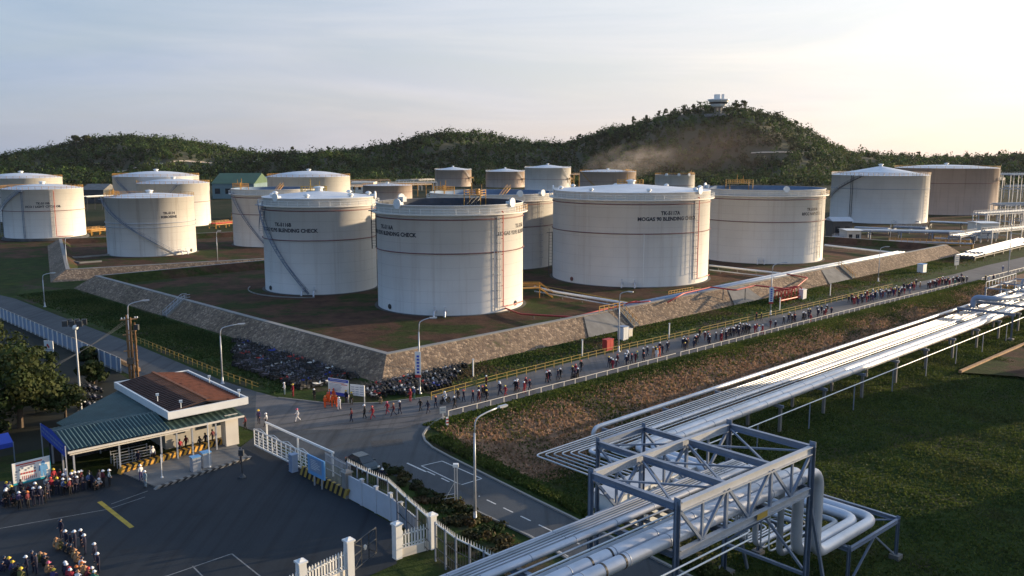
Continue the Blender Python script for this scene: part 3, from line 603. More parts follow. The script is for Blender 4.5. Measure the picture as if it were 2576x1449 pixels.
def tank(label, cx, r, yb, yt, zb=0., roof='cone', paint='tank_white', n=72, rise=None, girder=True, mid=.57, rail='white', ring='ring_red', name='storage_tank', group=None, depth=4.5, roofm='tank_roof', inside='tank_inside', world=None):
    if world: q = T(); q.c = Vector(world[0]); q.R, q.H = world[1:]; q.m = math.atan2(q.c.x, q.c.y); q.yf = q.c.y
    else: q = solve(cx, r, yb, yt, zb)
    root = q.root = thing(name, label, 'storage tank', q.c, group); c, Rr, H = q.c, q.R, q.H
    b = MB()
    if roof == 'open':
        b.lathe(c, [(Rr, 0.), (Rr, H), (Rr+.12, H), (Rr+.12, H+.12), (Rr-.12, H+.12)], n)
    else: b.lathe(c, [(Rr, 0.), (Rr, H), (Rr+.1, H), (Rr+.1, H+.1), (Rr-.05, H+.1)], n)
    q.shell = b.build('shell', paint, root, smooth=False)
    for p in q.shell.data.polygons: p.use_smooth = abs(p.normal.z) < .3
    b = MB(); b.lathe(c, [(Rr+1.1, -.9), (Rr+.75, .0), (Rr+.7, .06), (Rr-.1, .06)], n); b.build('foundation', 'tank_base', root)
    if roof == 'open':
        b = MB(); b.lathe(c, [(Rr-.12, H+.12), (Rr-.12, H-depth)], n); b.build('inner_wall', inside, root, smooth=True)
        b = MB(); b.lathe(c, [(Rr-.13, H-depth), (Rr-.5, H-depth+.35), (Rr-1.4, H-depth+.35), (Rr-1.5, H-depth), (.01, H-depth+.05)], n); b.build('floating_roof', 'concrete_dark', root)
    else:
        rise = rise if rise is not None else Rr*.13; pr = [(Rr+.02, H+.1)]
        for i in range(1, 9):
            t = i/8; rr = Rr*(1-t)+.02; pr.append((rr, H+.1+(rise*t if roof == 'cone' else rise*(1-(1-t)**2))))
        b = MB(); b.lathe(c, pr, n); o = b.build('roof', roofm, root, smooth=True)
        b = MB(); b.lathe((c.x, c.y, c.z+H+rise), [(.9, -.2), (.9, .7), (1.3, .7), (1.2, 1.0), (.05, 1.2)], 12); b.build('centre_vent', 'white', o)
    if girder:
        b = MB(); gz_ = H-1.75
        b.lathe(c, [(Rr, gz_-.3), (Rr+1.0, gz_-.12), (Rr+1.0, gz_+.14), (Rr, gz_+.14)], n); q.g = b.build('wind_girder', 'cream' if ring != 'steel' else 'steel_pale', root)
        b = MB(); b.lathe(c, [(Rr, gz_-1.1), (Rr+.22, gz_-1.05), (Rr+.22, gz_-.9), (Rr, gz_-.85)], n); b.build('stiffening_ring', ring, root)
        rim_rail(q, root, gz_+.14, .95, rail, name='walkway_railing')
    if mid:
        b = MB(); z = H*mid; b.tube([on(q, 2*PI*i/n, z, .22) for i in range(n+1)], .11, 5, False); b.build('ring_pipe', ring, root)
    return q
def vents(q, ks, m='white', s=1.0):
    for k in ks:
        a = shell_ang(q, k) if abs(k) <= 1 else k; p = on(q, a, q.H+.35, .25); nrm = Vector((math.cos(a), math.sin(a), 0)); b = MB()
        b.disc(p, nrm, 1.15*s, .3, 12); b.box(p-nrm*.6-Vector((0, 0, .3)), (1.2, 1.3*s, 1.1), a); b.build('rim_vent', m, q.root)
def roof_vents(q, n, rr, m='white', s=1.0, ph=0.):
    for i in range(n):
        a = ph+2*PI*i/n; b = MB(); p = Vector((q.c.x+rr*math.cos(a), q.c.y+rr*math.sin(a), q.c.z+q.H-.1))
        b.lathe(p, [(.55*s, 0), (.55*s, .9*s), (1.0*s, .95*s), (.95*s, 1.25*s), (.5*s, 1.6*s), (.03, 1.7*s)], 12); b.build('roof_vent', m, q.root)
def manhole(q, k, z=1.0, m='dark_metal', r=.42):
    a = shell_ang(q, k); nrm = Vector((math.cos(a), math.sin(a), 0)); b = MB(); c = on(q, a, z, .1)
    t = Vector((-nrm.y, nrm.x, 0)); b.tube([c+(t*math.cos(x)+Vector((0, 0, 1))*math.sin(x))*r for x in np.linspace(0, 2*PI, 13)], .13, 6, False); b.disc(c+nrm*.12, nrm, r*.85, .08, 12); b.build('manhole', m, q.root)
def nozzle(q, k, z=1.1, m='cladding', run=2.2):
    a = shell_ang(q, k); b = MB(); out_ = on(q, a, z, run); b.tube([on(q, a, z, 0), on(q, a, z, run-.3), out_-Vector((0, 0, z-.15))], .2, 8); b.disc(on(q, a, z, .6), out_-on(q, a, z, 0), .34, .14)
    b.bar(on(q, a, z, 1.2), on(q, a, z+.9, 1.2), .1); b.box(on(q, a, z+.9, 1.2), (.5, .5, .06)); b.build('nozzle_valve', m, q.root)
def gauge_platform(q, k, m='orange_yellow', z=None, inside=False, w=5.5, tall=2.4, off=-2.2):
    a = shell_ang(q, k) if abs(k) <= 1 else k; z = q.H+.9 if z is None else z; p = on(q, a, z, off); b = MB()
    ax = Matrix.Rotation(a+PI/2, 3, 'Z'); f = lambda x, y, zz: p+ax@Vector((x, y, zz))
    b.box(f(0, 0, 0), (w, 3.0, .12), ax=ax)
    for x in (-w/2, w/2):
        for y in (-1.5, 1.5): b.bar(f(x, y, -3.2), f(x, y, tall*.5), .16)
    o = b.build('gauge_platform', m, q.root); b = MB()
    for zz in (.55, 1.1):
        for y in (-1.5, 1.5): b.bar(f(-w/2, y, zz), f(w/2, y, zz), .09)
        for x in (-w/2, w/2): b.bar(f(x, -1.5, zz), f(x, 1.5, zz), .09)
    n = int(w/.8)
    for i in range(n+1):
        for y in (-1.5, 1.5): b.bar(f(-w/2+w*i/n, y, 0), f(-w/2+w*i/n, y, 1.1), .07)
    b.build('platform_rail', m, o)
    b = MB(); b.tube([f(.8, 0, 0), f(.8, 0, tall+.4)], .12, 6); b.box(f(-.8, .3, .8), (.8, .6, 1.2), ax=ax); b.tube([f(-1.5, -.4, 0), f(-1.5, -.4, tall)], .08, 6); b.build('gauge_pipes', m, o); return o
def rolling_ladder(q, k, m='dark_metal', depth=4.5):
    a = shell_ang(q, k) if abs(k) <= 1 else k; b = MB(); p0 = on(q, a, q.H+.6, -1.0); p1 = on(q, a, q.H-depth+.3, -q.R*.75)
    s = Vector((-math.sin(a), math.cos(a), 0))*.5
    for sg in (-1, 1):
        b.bar(p0+s*sg, p1+s*sg, .12, .2); b.bar(p0+s*sg+Vector((0, 0, 1)), p1+s*sg+Vector((0, 0, 1)), .07)
        for i in range(9): t = p0.lerp(p1, i/8)+s*sg; b.bar(t, t+Vector((0, 0, 1)), .06)
    for i in range(18): t = p0.lerp(p1, i/17); b.bar(t-s, t+s, .18, .05)
    b.build('rolling_ladder', m, q.root)
tk = {}
q = tk['A'] = tank('white open topped tank lettered TK-5116A at the near corner of the stone bund', 1132, 183, 795, 519, 1, 'open', n=128, rail='white')
lettering(q, q.root, -.83, q.H*.775, ['TK-5116A', 'MOGAS 92/95 BLENDING CHECK'], 1.12); lettering(q, q.root, .93, q.H*.775, ['TK-5116A', 'MOGAS 92/95 BLENDING CHECK'], 1.12)
ladder(q, q.root, .61, .5, q.H-1.6); riser(q, q.root, .665, 1.2, q.H-1.3, run=8); riser(q, q.root, .55, .5, q.H*.57, 'steel_pale', .09, name='drain_pipe')
manhole(q, -.8); manhole(q, .86, 1.2); vents(q, [-.66, .8, 2.4], 'white', .85); rolling_ladder(q, 1.15); gauge_platform(q, 1.2, 'orange_yellow', w=4)
nozzle(q, -.19); nozzle(q, -.07); rim_rail(q, q.root, q.H-1.6, 1.0, 'orange_yellow', shell_ang(q, .82), shell_ang(q, .999)-.0, 1.2, name='platform_rail'); spiral(q, q.root, -.99, q.H-1.6, -.9999, q.H*.55, 'dark_metal')
q = tk['B'] = tank('white tank lettered TK-5116B with a dark staircase winding down its side', 805, 141.5, 742, 501, 1, 'cone', n=120, rise=1.3)
lettering(q, q.root, -.63, q.H*.715, ['TK-5116B', 'MOGAS 92/95 BLENDING CHECK'], 1.15)
spiral(q, q.root, -.985, q.H-1.7, -.22, .3, 'steel'); spiral(q, q.root, -.9, q.H-1.7, -.995, q.H*.62, 'steel', .8); roof_vents(q, 7, q.R-1.6, 'white', .75, .2); gauge_platform(q, 1.9, 'yellow', w=6); manhole(q, -.88); vents(q, [.97, -.72], 'white', .8); nozzle(q, -.3); nozzle(q, -.12, run=3)
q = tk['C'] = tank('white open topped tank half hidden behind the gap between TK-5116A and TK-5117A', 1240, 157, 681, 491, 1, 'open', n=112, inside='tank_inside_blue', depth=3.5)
gauge_platform(q, -.85, 'orange_yellow', w=6); vents(q, [.4, .75], 'white', .8); ladder(q, q.root, .72, .5, q.H-1.6); spiral(q, q.root, .965, q.H*.5, .999, .3, 'dark_metal'); rolling_ladder(q, 1.3, 'orange_yellow', 3.5)
q = tk['D'] = tank('largest white tank lettered TK-5117A with a red pipe down its sunlit side', 1587, 196.5, 723, 486, 1, 'cone', n=136, rise=1.5)
lettering(q, q.root, .475, q.H*.77, ['TK-5117A', 'MOGAS 90 BLENDING CHECK'], 1.22); ladder(q, q.root, .77, .5, q.H-1.6); riser(q, q.root, .805, 1.4, q.H-1.3, run=9)
manhole(q, -.7, m='ring_red'); roof_vents(q, 8, q.R-1.8, 'white', .7, .1); gauge_platform(q, 1.45, 'orange_yellow', w=7); vents(q, [.82, -.97], 'white', .8); nozzle(q, -.08); nozzle(q, .06); spiral(q, q.root, -.9999, q.H*.5, -.995, .3, 'dark_metal')
riser(q, q.root, .16, .5, q.H*.57, 'white', .08, name='drain_pipe')
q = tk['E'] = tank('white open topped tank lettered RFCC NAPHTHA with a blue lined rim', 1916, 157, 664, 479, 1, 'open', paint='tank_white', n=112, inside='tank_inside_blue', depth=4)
lettering(q, q.root, .78, q.H*.72, ['TK-5103A', 'RFCC NAPHTHA'], 1.15); ladder(q, q.root, .87, .5, q.H-1.6, 'cream'); riser(q, q.root, .905, 1.2, q.H-1.3, 'cream', .12)
gauge_platform(q, 1.75, 'orange_yellow', w=8); vents(q, [.36, 2.5], 'white', .8); nozzle(q, -.02); nozzle(q, .07); rim_rail(q, q.root, q.H-1.6, 1.0, 'orange_yellow', shell_ang(q, .85), shell_ang(q, .999), 1.2, name='platform_rail')
q = tk['K'] = tank('white tank with orange platform and dark stair, behind TK-5116B', 690, 105, 622, 478, 1, 'open', n=80, inside='tank_inside_blue', depth=2)
spiral(q, q.root, -.93, q.H-1.6, -.2, .3, 'steel'); gauge_platform(q, -.9, 'orange_yellow', w=6); rolling_ladder(q, 1.6, 'orange_yellow', 2)
q = tk['H'] = tank('stained white tank lettered KEROSENE with a stair down to pipework', 379, 113, 646, 499, 1, 'dome', 'tank_stained', n=96, girder=False, mid=.57, ring='steel_pale', rise=1.0)
lettering(q, q.root, .4, q.H*.72, ['TK-5114', 'KEROSENE'], 1.05); spiral(q, q.root, -.985, q.H-.5, .48, .2, 'steel'); rim_rail(q, q.root, q.H+.1, 0, 'orange_yellow'); b = MB(); b.tube([on(q, 2*PI*i/96, q.H*.5, .2) for i in range(97)], .09, 5, False); b.build('ring_pipe', 'steel_pale', q.root); nozzle(q, .55); nozzle(q, .66); manhole(q, .85); gauge_platform(q, -.95, 'orange_yellow', w=3, tall=1.6)
q = tk['I'] = tank('white tank lettered HCO / LIGHT CYCLE OIL at the picture edge', 110, 104, 600, 477, 1, 'dome', n=96, girder=False, mid=.56, ring='ring_red', rise=1.6)
lettering(q, q.root, -.02, q.H*.7, ['TK-5110B', 'HCO / LIGHT CYCLE OIL'], 1.1); spiral(q, q.root, -.5, q.H-.6, -.985, q.H*.55, 'steel'); spiral(q, q.root, -.985, q.H*.55, -.9999, .5, 'steel'); ladder(q, q.root, .18, .5, q.H); riser(q, q.root, -.5, .2, q.H, 'steel', .12); riser(q, q.root, -.47, .2, q.H, 'steel', .12); riser(q, q.root, .24, .6, q.H-.5, 'red', .1, run=6); rim_rail(q, q.root, q.H+.1, 0, 'orange_yellow')
def far(key, label, cx, r, yb, yt, roof='dome', paint='tank_white', rail='orange_yellow', **kw):
    q = tk[key] = tank(label, cx, r, yb, yt, 0, roof, paint, n=64, girder=False, rail=rail, **kw); rim_rail(q, q.root, q.H+.1, 0, rail, n=40); return q
far('J', 'white domed tank cut by the picture edge, behind the cycle oil tank', 56, 105, 558, 449, rise=2.2)
q = far('L', 'broad white domed tank standing behind the kerosene tank', 395, 109, 565, 445, rise=2.2); spiral(q, q.root, -.9, q.H-.5, .1, 4, 'steel')
q = far('M', 'white tank with dark stair between the kerosene tank and the broad domed tank', 438, 92, 572, 463, rise=1.8); spiral(q, q.root, .1, q.H-.5, -.6, 6, 'steel')
q = far('N', 'white domed tank with orange rail above TK-5116B', 778, 104, 556, 446, rise=2.6); lettering(q, q.root, .45, q.H*.55, ['TK-5115'], 1.4); gauge_platform(q, 1.7, 'orange_yellow', w=6, tall=1)
for key, lb, cx, r, yb, yt, pn in (('O', 'small tan tank before the hills, farthest from TK-5117A', 1140, 46, 470, 428, 'tank_tan'), ('P', 'small tan tank beside the pale blue roofed tank before the hills', 1271, 49, 472, 432, 'tank_tan'), ('Q', 'pale tank with a cone roof and yellow tower beside the small tan tank', 1378, 58, 480, 423, 'tank_white')):
    q = far(key, lb, cx, r, yb, yt, 'cone', pn, 'white', rise=2.8, mid=.5); spiral(q, q.root, .6, q.H, .98, 2, 'steel_pale'); gauge_platform(q, .9, 'orange_yellow', z=q.H*.5, w=5, off=1.5)
q = far('R', 'tan tank ringed with yellow platforms under the smoke plume', 1529, 71, 490, 433, 'dome', 'tank_tan', 'orange_yellow', rise=1.5); gauge_platform(q, .75, 'orange_yellow', w=8); gauge_platform(q, .7, 'orange_yellow', z=q.H*.55, w=8, off=1.5); spiral(q, q.root, -.9, q.H, -.2, 3, 'orange_yellow')
q = far('S', 'small pale tank with yellow edged rim behind TK-5117A', 1697, 50, 500, 441, 'open', 'tank_white', 'orange_yellow'); vents(q, [-.4, .2, .7], 'white'); gauge_platform(q, .95, 'orange_yellow', w=5)
q = far('T', 'pale tank with white cone roof and curved dark stair', 2213, 124, 563, 442.5, 'cone', 'tank_white', 'white', rise=4.2, mid=.72, ring='steel'); spiral(q, q.root, -.35, q.H-.4, -.985, q.H*.48, 'dark_metal'); riser(q, q.root, -.555, .2, q.H, 'dark_metal', .14); riser(q, q.root, -.52, .2, q.H, 'dark_metal', .14); ladder(q, q.root, .9, .5, q.H, 'cream'); rim_rail(q, q.root, q.H+.1, .1, 'orange_yellow', shell_ang(q, -.999), shell_ang(q, -.8), 1.3, name='platform_rail'); nozzle(q, .35); nozzle(q, .75)
q = far('U', 'wide tan tank with flat pale roof behind the cone roofed tank', 2379, 133, 541, 424, 'dome', 'tank_tan', 'orange_yellow', rise=1.6, mid=.68, ring='ring_red'); ladder(q, q.root, .965, .5, q.H, 'cream'); gauge_platform(q, .97, 'cream', z=q.H*.75, w=4, off=1.2)
q = far('V', 'low tan tank with yellow railed roof among pipework behind TK-5116A', 975, 62, 505, 468, 'cone', 'tank_tan', 'orange_yellow', rise=1.2)
# unseen tanks added outside the view to cast shade bands on lawn and yard
tank('added shade casting tank beyond the picture edge beside the pipe corridor', 0, 0, 0, 0, world=((137, 157, -3), 9.5, 27), n=64, girder=False)
tank('added shade casting tank beyond the picture edge across the lawn', 0, 0, 0, 0, world=((136, 108, -3), 18, 26), n=64, girder=False)
# ------------------------------------------------------------------ pipe bridge and pipe corridor
NR = Vector((10.5, 53.0, 0)); BE_ = Vector((math.sin(R(48)), math.cos(R(48)), 0)); BN_ = Vector((-BE_.y, BE_.x, 0))
def BR(t, n, z): return NR+BE_*t+BN_*n+Vector((0, 0, z))
LO = P(1480, 1105, 0); LE = Vector((math.sin(R(46)), math.cos(R(46)), 0)); LN = Vector((-LE.y, LE.x, 0))
def LB(s, w, z): return LO+LE*s-LN*w+Vector((0, 0, z))
FL, FW, ZT, ZB = 16.6, 7.45, 11.0, 7.75
fr = thing('pipe_bridge', 'grey steel truss frame carrying the pipes over the branch road', 'pipe bridge', BR(0, 0, gz(*BR(0, 0, 0).xy)))
def col(p, zt, z0, w, par, m='steel', base=True, name='column'):
    b = MB(); b.ibeam(Vector((p.x, p.y, z0+.3)), Vector((p.x, p.y, zt)), w, w, w*.14); o = b.build(name, m, par)
    if base:
        b = MB(); b.box((p.x, p.y, z0+.1), (w*2.6, w*2.6, .6), R(42)); b.build('footing', 'concrete_dark', o)
    return o
for t in (0, FL):
    for n in (0, FW): p = BR(t, n, 0); col(p, ZT+.15, gz(p.x, p.y), .52, fr)
ts = [0, 5.4, 10.9, FL]
for n in (0, FW):
    b = MB(); b.ibeam(BR(.3, n, ZT-.25), BR(FL-.3, n, ZT-.25), .4, .62, .06); b.build('top_chord', 'steel_pale', fr)
    b = MB(); b.ibeam(BR(-.3 if n else .3, n, ZB-.25), BR(FL-.3, n, ZB-.25), .4, .6, .06); b.build('bottom_chord', 'steel_pale', fr)
    for t0, t1 in zip(ts[:-1], ts[1:]):
        tm = (t0+t1)/2; b = MB(); b.bar(BR(t0+.2, n, ZT-.5), BR(tm, n, ZB), .2); b.bar(BR(tm, n, ZB), BR(t1-.2, n, ZT-.5), .2)
        b.bar(BR(tm, n, ZB), BR(tm, n, ZT-.5), .16); b.build('diagonal', 'steel', fr)
        if t1 < FL: b = MB(); b.bar(BR(t1, n, ZB), BR(t1, n, ZT-.5), .22); b.build('vertical_post', 'steel', fr)
for t in ts:
    b = MB(); b.ibeam(BR(t, .2, ZT-.2), BR(t, FW-.2, ZT-.2), .34, .5, .05); b.build('cross_beam', 'steel', fr)
    b = MB(); b.ibeam(BR(t, .2, ZB-.2), BR(t, FW-.2, ZB-.2), .34, .45, .05); b.build('cross_beam', 'steel', fr)
for t0, t1 in zip(ts[:-1], ts[1:]):
    b = MB(); b.bar(BR(t0+.2, .3, ZT-.35), BR(t1-.2, FW-.3, ZT-.35), .13); b.bar(BR(t0+.2, FW-.3, ZT-.42), BR(t1-.2, .3, ZT-.42), .13); b.build('plan_bracing', 'steel', fr)
# side bay
for t in (5.4, 10.9):
    p = BR(t, FW+4.3, 0); col(p, ZT+.1, gz(p.x, p.y), .42, fr)
    b = MB(); b.ibeam(BR(t, FW+.2, ZT-.2), BR(t, FW+4.2, ZT-.2), .3, .42, .05); b.build('cross_beam', 'steel', fr)
    b = MB(); b.bar(BR(t, FW+.2, ZB), BR(t, FW+4.2, ZT-.5), .16); b.build('diagonal', 'steel', fr)
b = MB(); b.ibeam(BR(5.5, FW+4.3, ZT-.2), BR(10.8, FW+4.3, ZT-.2), .3, .42, .05); b.build('top_chord', 'steel', fr)
b = MB(); b.bar(BR(5.6, FW+4.3, ZT-.4), BR(10.7, FW+.2, ZT-.4), .12); b.bar(BR(5.6, FW+.2, ZT-.47), BR(10.7, FW+4.2, ZT-.47), .12); b.build('plan_bracing', 'steel', fr)
b = MB()
for n, t0, t1 in ((0, FL, 11.5), (FW, FL, 11.5)): b.bar(BR(FL, n, ZB-1), BR(FL+3.6, n, gz(*BR(FL+3.6, n, 0).xy)+.2), .22)
b.bar(BR(FL, .3, 1), BR(FL, FW-.3, ZB-.6), .18); b.bar(BR(FL, FW-.3, 1), BR(FL, .3, ZB-.6), .18); b.bar(BR(FL, .2, .6), BR(FL, FW-.2, .6), .24); b.build('leg_bracing', 'steel', fr)
b = MB(); b.box(BR(9.6, -.235, ZB-.2), (1.3, .03, .42), PI/2-R(48)); b.build('clearance_sign', 'yellow', fr)
b = MB()
for t in np.arange(1, FL, 1.3): b.bar(BR(t, 2.4, ZB+.0), BR(t, 5.2, ZB+.0), .5, .05)
b.build('walkway_grating', 'dark_metal', fr)
for t in (-9, -20):
    p = BR(t, 3.5, 0); st = thing('pipe_support', 'steel trestle under the pipe bridge %s' % ('before the boundary wall' if t > -15 else 'at the picture edge'), 'pipe support', (p.x, p.y, gz(p.x, p.y)))
    for n in (.2, 7.2): q = BR(t, n, 0); col(q, ZB, gz(q.x, q.y), .4, st)
    b = MB(); b.ibeam(BR(t, -.2, ZB-.2), BR(t, 7.6, ZB-.2), .35, .45); b.build('cross_beam', 'steel', st)
# pipes: corridor -> elbow -> under the frame's far end -> riser -> bridge
def pipe(label, r, n, w, ti, tr, zl, m='cladding', seg=10, t0=-46, rings=False, zb=None, s1=235):
    zb_ = (zb if zb is not None else ZB)+.06+r; zl_ = zl+r
    c0 = LB(0, w, 0); k = (BR(ti, 0, 0)-c0).dot(BE_); sc = c0+LE*(k/ LE.dot(BE_)); corner = Vector((sc.x, sc.y, zl_))
    pts = [BR(t0, n, zb_), BR(tr, n, zb_), BR(tr, n, zl_), BR(ti, n, zl_), corner, LB(s1, w, zl_)]
    if ti-tr < 1: pts = [pts[0], pts[1], BR(ti, n, zb_), BR(ti, n, zl_), corner, pts[5]]; pts.pop(1)
    base = LB(60, w, zl_)
    root = thing('pipe', label, 'pipe', (base.x, base.y, gz(base.x, base.y)))
    b = MB(); b.tube(smooth_path(pts, max(.7, r*3.2), 6), r, seg); b.cur = 1
    for t in (np.arange(-40, FL, 4.0) if r > .2 else np.arange(-40, FL, 9)): b.disc(BR(t, n, zb_), BE_, r*1.03, .07, seg)
    if r > .2:
        for s_ in np.arange(6, 150, 6.0): b.disc(LB(s_, w, zl_), LE, r*1.03, .08, seg)
    b.build('pipe_run', [m, 'steel'], root, smooth=True)
    if rings:
        for t in (-6.2, -4.4): b = MB(); b.disc(BR(t, n, zb_), BE_, r*1.05, .16, 16); b.build('clamp_ring', 'black', root)
pipe('thickest silver pipe on the bridge, its outer edge towards the lawn, with black clamp rings', .46, .78, 8.9, 29.6, 19.2, .7, 'cladding', 16, rings=True)
pipe('thick silver pipe just inside the outermost one on the bridge, with black clamp rings', .46, 1.86, 7.75, 28.4, 18.2, .7, 'cladding', 16, rings=True)
pipe('middle sized dull grey pipe beside the two thickest silver pipes', .26, 2.85, 6.7, 27.0, 17.4, .7, 'cladding_dull', 12)
pipe('slim white pipe alone across the open gap of the bridge', .075, 3.75, 5.9, 26.2, 17.3, .8, 'white', 6)
pipe('slim grey pipe next to the flat pale pipe on the bridge', .08, 4.5, 5.2, 25.4, 17.3, .8, 'galv', 6)
pipe('pale pipe of middle width between the thin pipes and the open gap', .24, 5.15, 4.5, 24.3, 17.5, .7, 'cladding', 12)
for i, (n, w, ti) in enumerate(((5.75, 3.9, 23), (6.05, 3.4, 22.3), (6.35, 2.9, 21.5), (6.65, 2.4, 20.7), (6.95, 1.9, 19.9), (7.2, 1.4, 19.1))):
    pipe(('innermost', 'second', 'third', 'fourth', 'fifth', 'outermost')[i]+' of the six thin silver pipes on the bridge, counted from the pale middle pipe', .09, n, w, ti, 17.2+i*.1, .85, ('galv', 'cladding', 'galv', 'cladding_dull', 'galv', 'cladding')[i], 6)
root = thing('pipe', 'white pipe along the slope side of the corridor ending in a bend into the ground', 'pipe', LB(60, .3, gz(*LB(60, .3, 0).xy)))
b = MB(); b.tube(smooth_path([LB(.5, .3, -3), LB(.5, .3, 1.3), LB(235, .3, 1.3)], 1.0, 6), .27, 12); b.build('pipe_run', 'cladding', root, smooth=True)
for k, n in enumerate((-.75, -1.0)):
    root = thing('pipe', ('upper', 'lower')[k]+' thin conduit slung outside the lawn side of the bridge', 'pipe', BR(-10, n, gz(*BR(-10, n, 0).xy)))
    b = MB(); b.tube([BR(-46, n, ZB-.55-k*.35), BR(7, n, ZB-.55-k*.35)], .06, 6); b.build('pipe_run', 'white', root)
root = thing('pipe', 'thin pipe standing clear of the corridor on the lawn side', 'pipe', LB(60, 11.5, gz(*LB(60, 11.5, 0).xy)))
b = MB(); b.tube([LB(2, 11.5, .5), LB(200, 11.5, .5)], .07, 6); b.build('pipe_run', 'white', root)
for s in np.arange(5, 200, 13): b = MB(); p = LB(s, 11.5, 0); b.bar((p.x, p.y, gz(p.x, p.y)), (p.x, p.y, .45), .12); b.build('pipe_stand', 'steel', root)
# sleepers that carry the corridor pipes
proto = None
for i, s in enumerate(np.arange(3, 232, 12)):
    p = LB(s, 4.8, 0); z = gz(p.x, p.y)
    if proto is None:
        proto = thing('pipe_sleeper', 'low steel sleeper frame carrying the corridor pipes', 'pipe support', (p.x, p.y, -3), 'sleeper frames under the pipe corridor')
        b = MB(); b.bar(LB(s, -.4, .45), LB(s, 9.9, .45), .3, .35); b.build('cross_beam', 'steel', proto)
        for w in (0, 4.8, 9.5):
            b = MB(); q = LB(s, w, 0); b.bar((q.x, q.y, -3.3), (q.x, q.y, .3), .35); b.build('leg', 'concrete_dark', proto)
    else: dup(proto, (p.x, p.y, -3))
# portal frames over the corridor
for k, (uu_, lab) in enumerate((((2405, 873), 'steel portal beam over the corridor pipes with a post on the lawn side'), ((2282, 850), 'second steel portal beam over the corridor, next to the first'))):
    w = thing('pipe_portal', lab, 'pipe portal', LB(112-k*11+10, 10.5, -3)); s = 112-k*11+10
    b = MB(); b.ibeam(LB(s, 1.5, 2.1), LB(s, 12.2, 2.1), .35, .5); b.build('cross_beam', 'steel', w)
    for ww in (1.8, 11.8): q = LB(s, ww, 0); col(q, 1.9, gz(q.x, q.y), .35, w)
    b = MB(); b.bar(LB(s, 1.8, 0), LB(s, 4.5, 1.9), .14); b.build('knee_brace', 'steel', w)
# low rack next to the frame
lr = thing('low_pipe_rack', 'low steel rack under the pipe bends beside the truss frame', 'pipe rack', BR(28, 1.2, gz(*BR(28, 1.2, 0).xy)))
for t in (23.5, 32.5):
    for n in (0.0, 8.5, 17): p = BR(t, n, 0); col(p, .7, gz(p.x, p.y), .34, lr)
    b = MB(); b.ibeam(BR(t, .1, .5), BR(t, 17, .5), .3, .4); b.build('cross_beam', 'steel', lr)
for n in (0.0, 8.5, 17):
    b = MB(); b.ibeam(BR(23.6, n, .45), BR(32.4, n, .45), .26, .36); b.bar(BR(28, n, .3), BR(24, n, -2.6), .16); b.bar(BR(28, n, .3), BR(32, n, -2.6), .16); b.build('side_beam', 'steel', lr)
b = MB(); b.bar(BR(23.6, .2, .5), BR(32.4, 8.3, .5), .12); b.bar(BR(23.6, 8.3, .44), BR(32.4, .2, .44), .12); b.build('plan_bracing', 'steel', lr)
# white housing on the ground beside the frame
hz_ = thing('equipment_housing', 'long white metal clad housing on the ground beside the truss frame', 'housing', BR(21.8, 20.2, gz(*BR(21.8, 20.2, 0).xy)))
b = MB(); c_ = BR(21.8, 20.2, -.9); b.box(c_, (12.4, 2.6, 4.4), PI/2-R(48)); b.build('cladding_shell', 'white', hz_)
b = MB()
for t in np.arange(16.2, 27.6, 1.55): b.box(BR(t, 18.86, -.9), (.07, .07, 4.4), PI/2-R(48)); b.box(BR(t, 20.2, 1.33), (.07, 2.6, .06), PI/2-R(48))
b.box(BR(21.8, 20.2, 1.42), (12.9, 3.0, .1), PI/2-R(48)); b.build('roof_trim', 'galv', hz_)
bl = thing('concrete_block', 'rough concrete block standing under the truss frame', 'block', BR(9, 1.5, gz(*BR(9, 1.5, 0).xy)))
b = MB(); q = BR(9, 1.5, gz(*BR(9, 1.5, 0).xy)); b.prism([tuple((q+BE_*x+BN_*y).xy) for x, y in ((-1.4, -1), (1.3, -1.1), (1.4, 1), (-1.2, 1.1))], q.z-.2, q.z+1.3); b.build('block_body', 'concrete_dark', bl)
# valve station at the far end of the corridor
vsn = thing('valve_station', 'grey green bend of pipe with a valve platform at the far end of the corridor', 'valve station', LB(128, 5, -3))
b = MB(); b.tube(smooth_path([LB(121, 1.2, -3), LB(121, 1.2, 3.2), LB(121, 5, 3.2), LB(130, 8, 3.2)], 1.2), .55, 10); b.build('bend', 'pale_blue', vsn, smooth=True); b = MB(); b.tube(smooth_path([LB(150, 2, 1), LB(150, 2, 4.2), LB(150, 9, 4.2), LB(150, 9, 1)], 1), .3, 8); b.build('bend', 'pale_blue', vsn, smooth=True)
b = MB()
for s in (132, 142, 152):
    for w in (0, 10): q = LB(s, w, 0); b.bar((q.x, q.y, -3), (q.x, q.y, 4), .3)
    b.bar(LB(s, 0, 3.8), LB(s, 10, 3.8), .3)
for w in (0, 10): b.bar(LB(132, w, 3.6), LB(152, w, 3.6), .3)
b.build('platform_frame', 'steel', vsn); b = MB()
for s in np.arange(132, 153, 2): b.bar(LB(s, 0, 4), LB(s, 0, 5.1), .1)
b.bar(LB(132, 0, 5.1), LB(152, 0, 5.1), .1); b.bar(LB(132, 10, 5.1), LB(152, 10, 5.1), .1); b.build('platform_rail', 'white', vsn); b = MB()
for s, w in ((136, 3), (139, 5.5), (144, 3), (147, 7)): q = LB(s, w, 1.2); b.lathe(q, [(.45, 0), (.45, .9), (.25, 1.0), (.2, 1.9), (.5, 2.0), (.5, 2.1), (.05, 2.1)], 10)
b.build('valve', 'white', vsn)
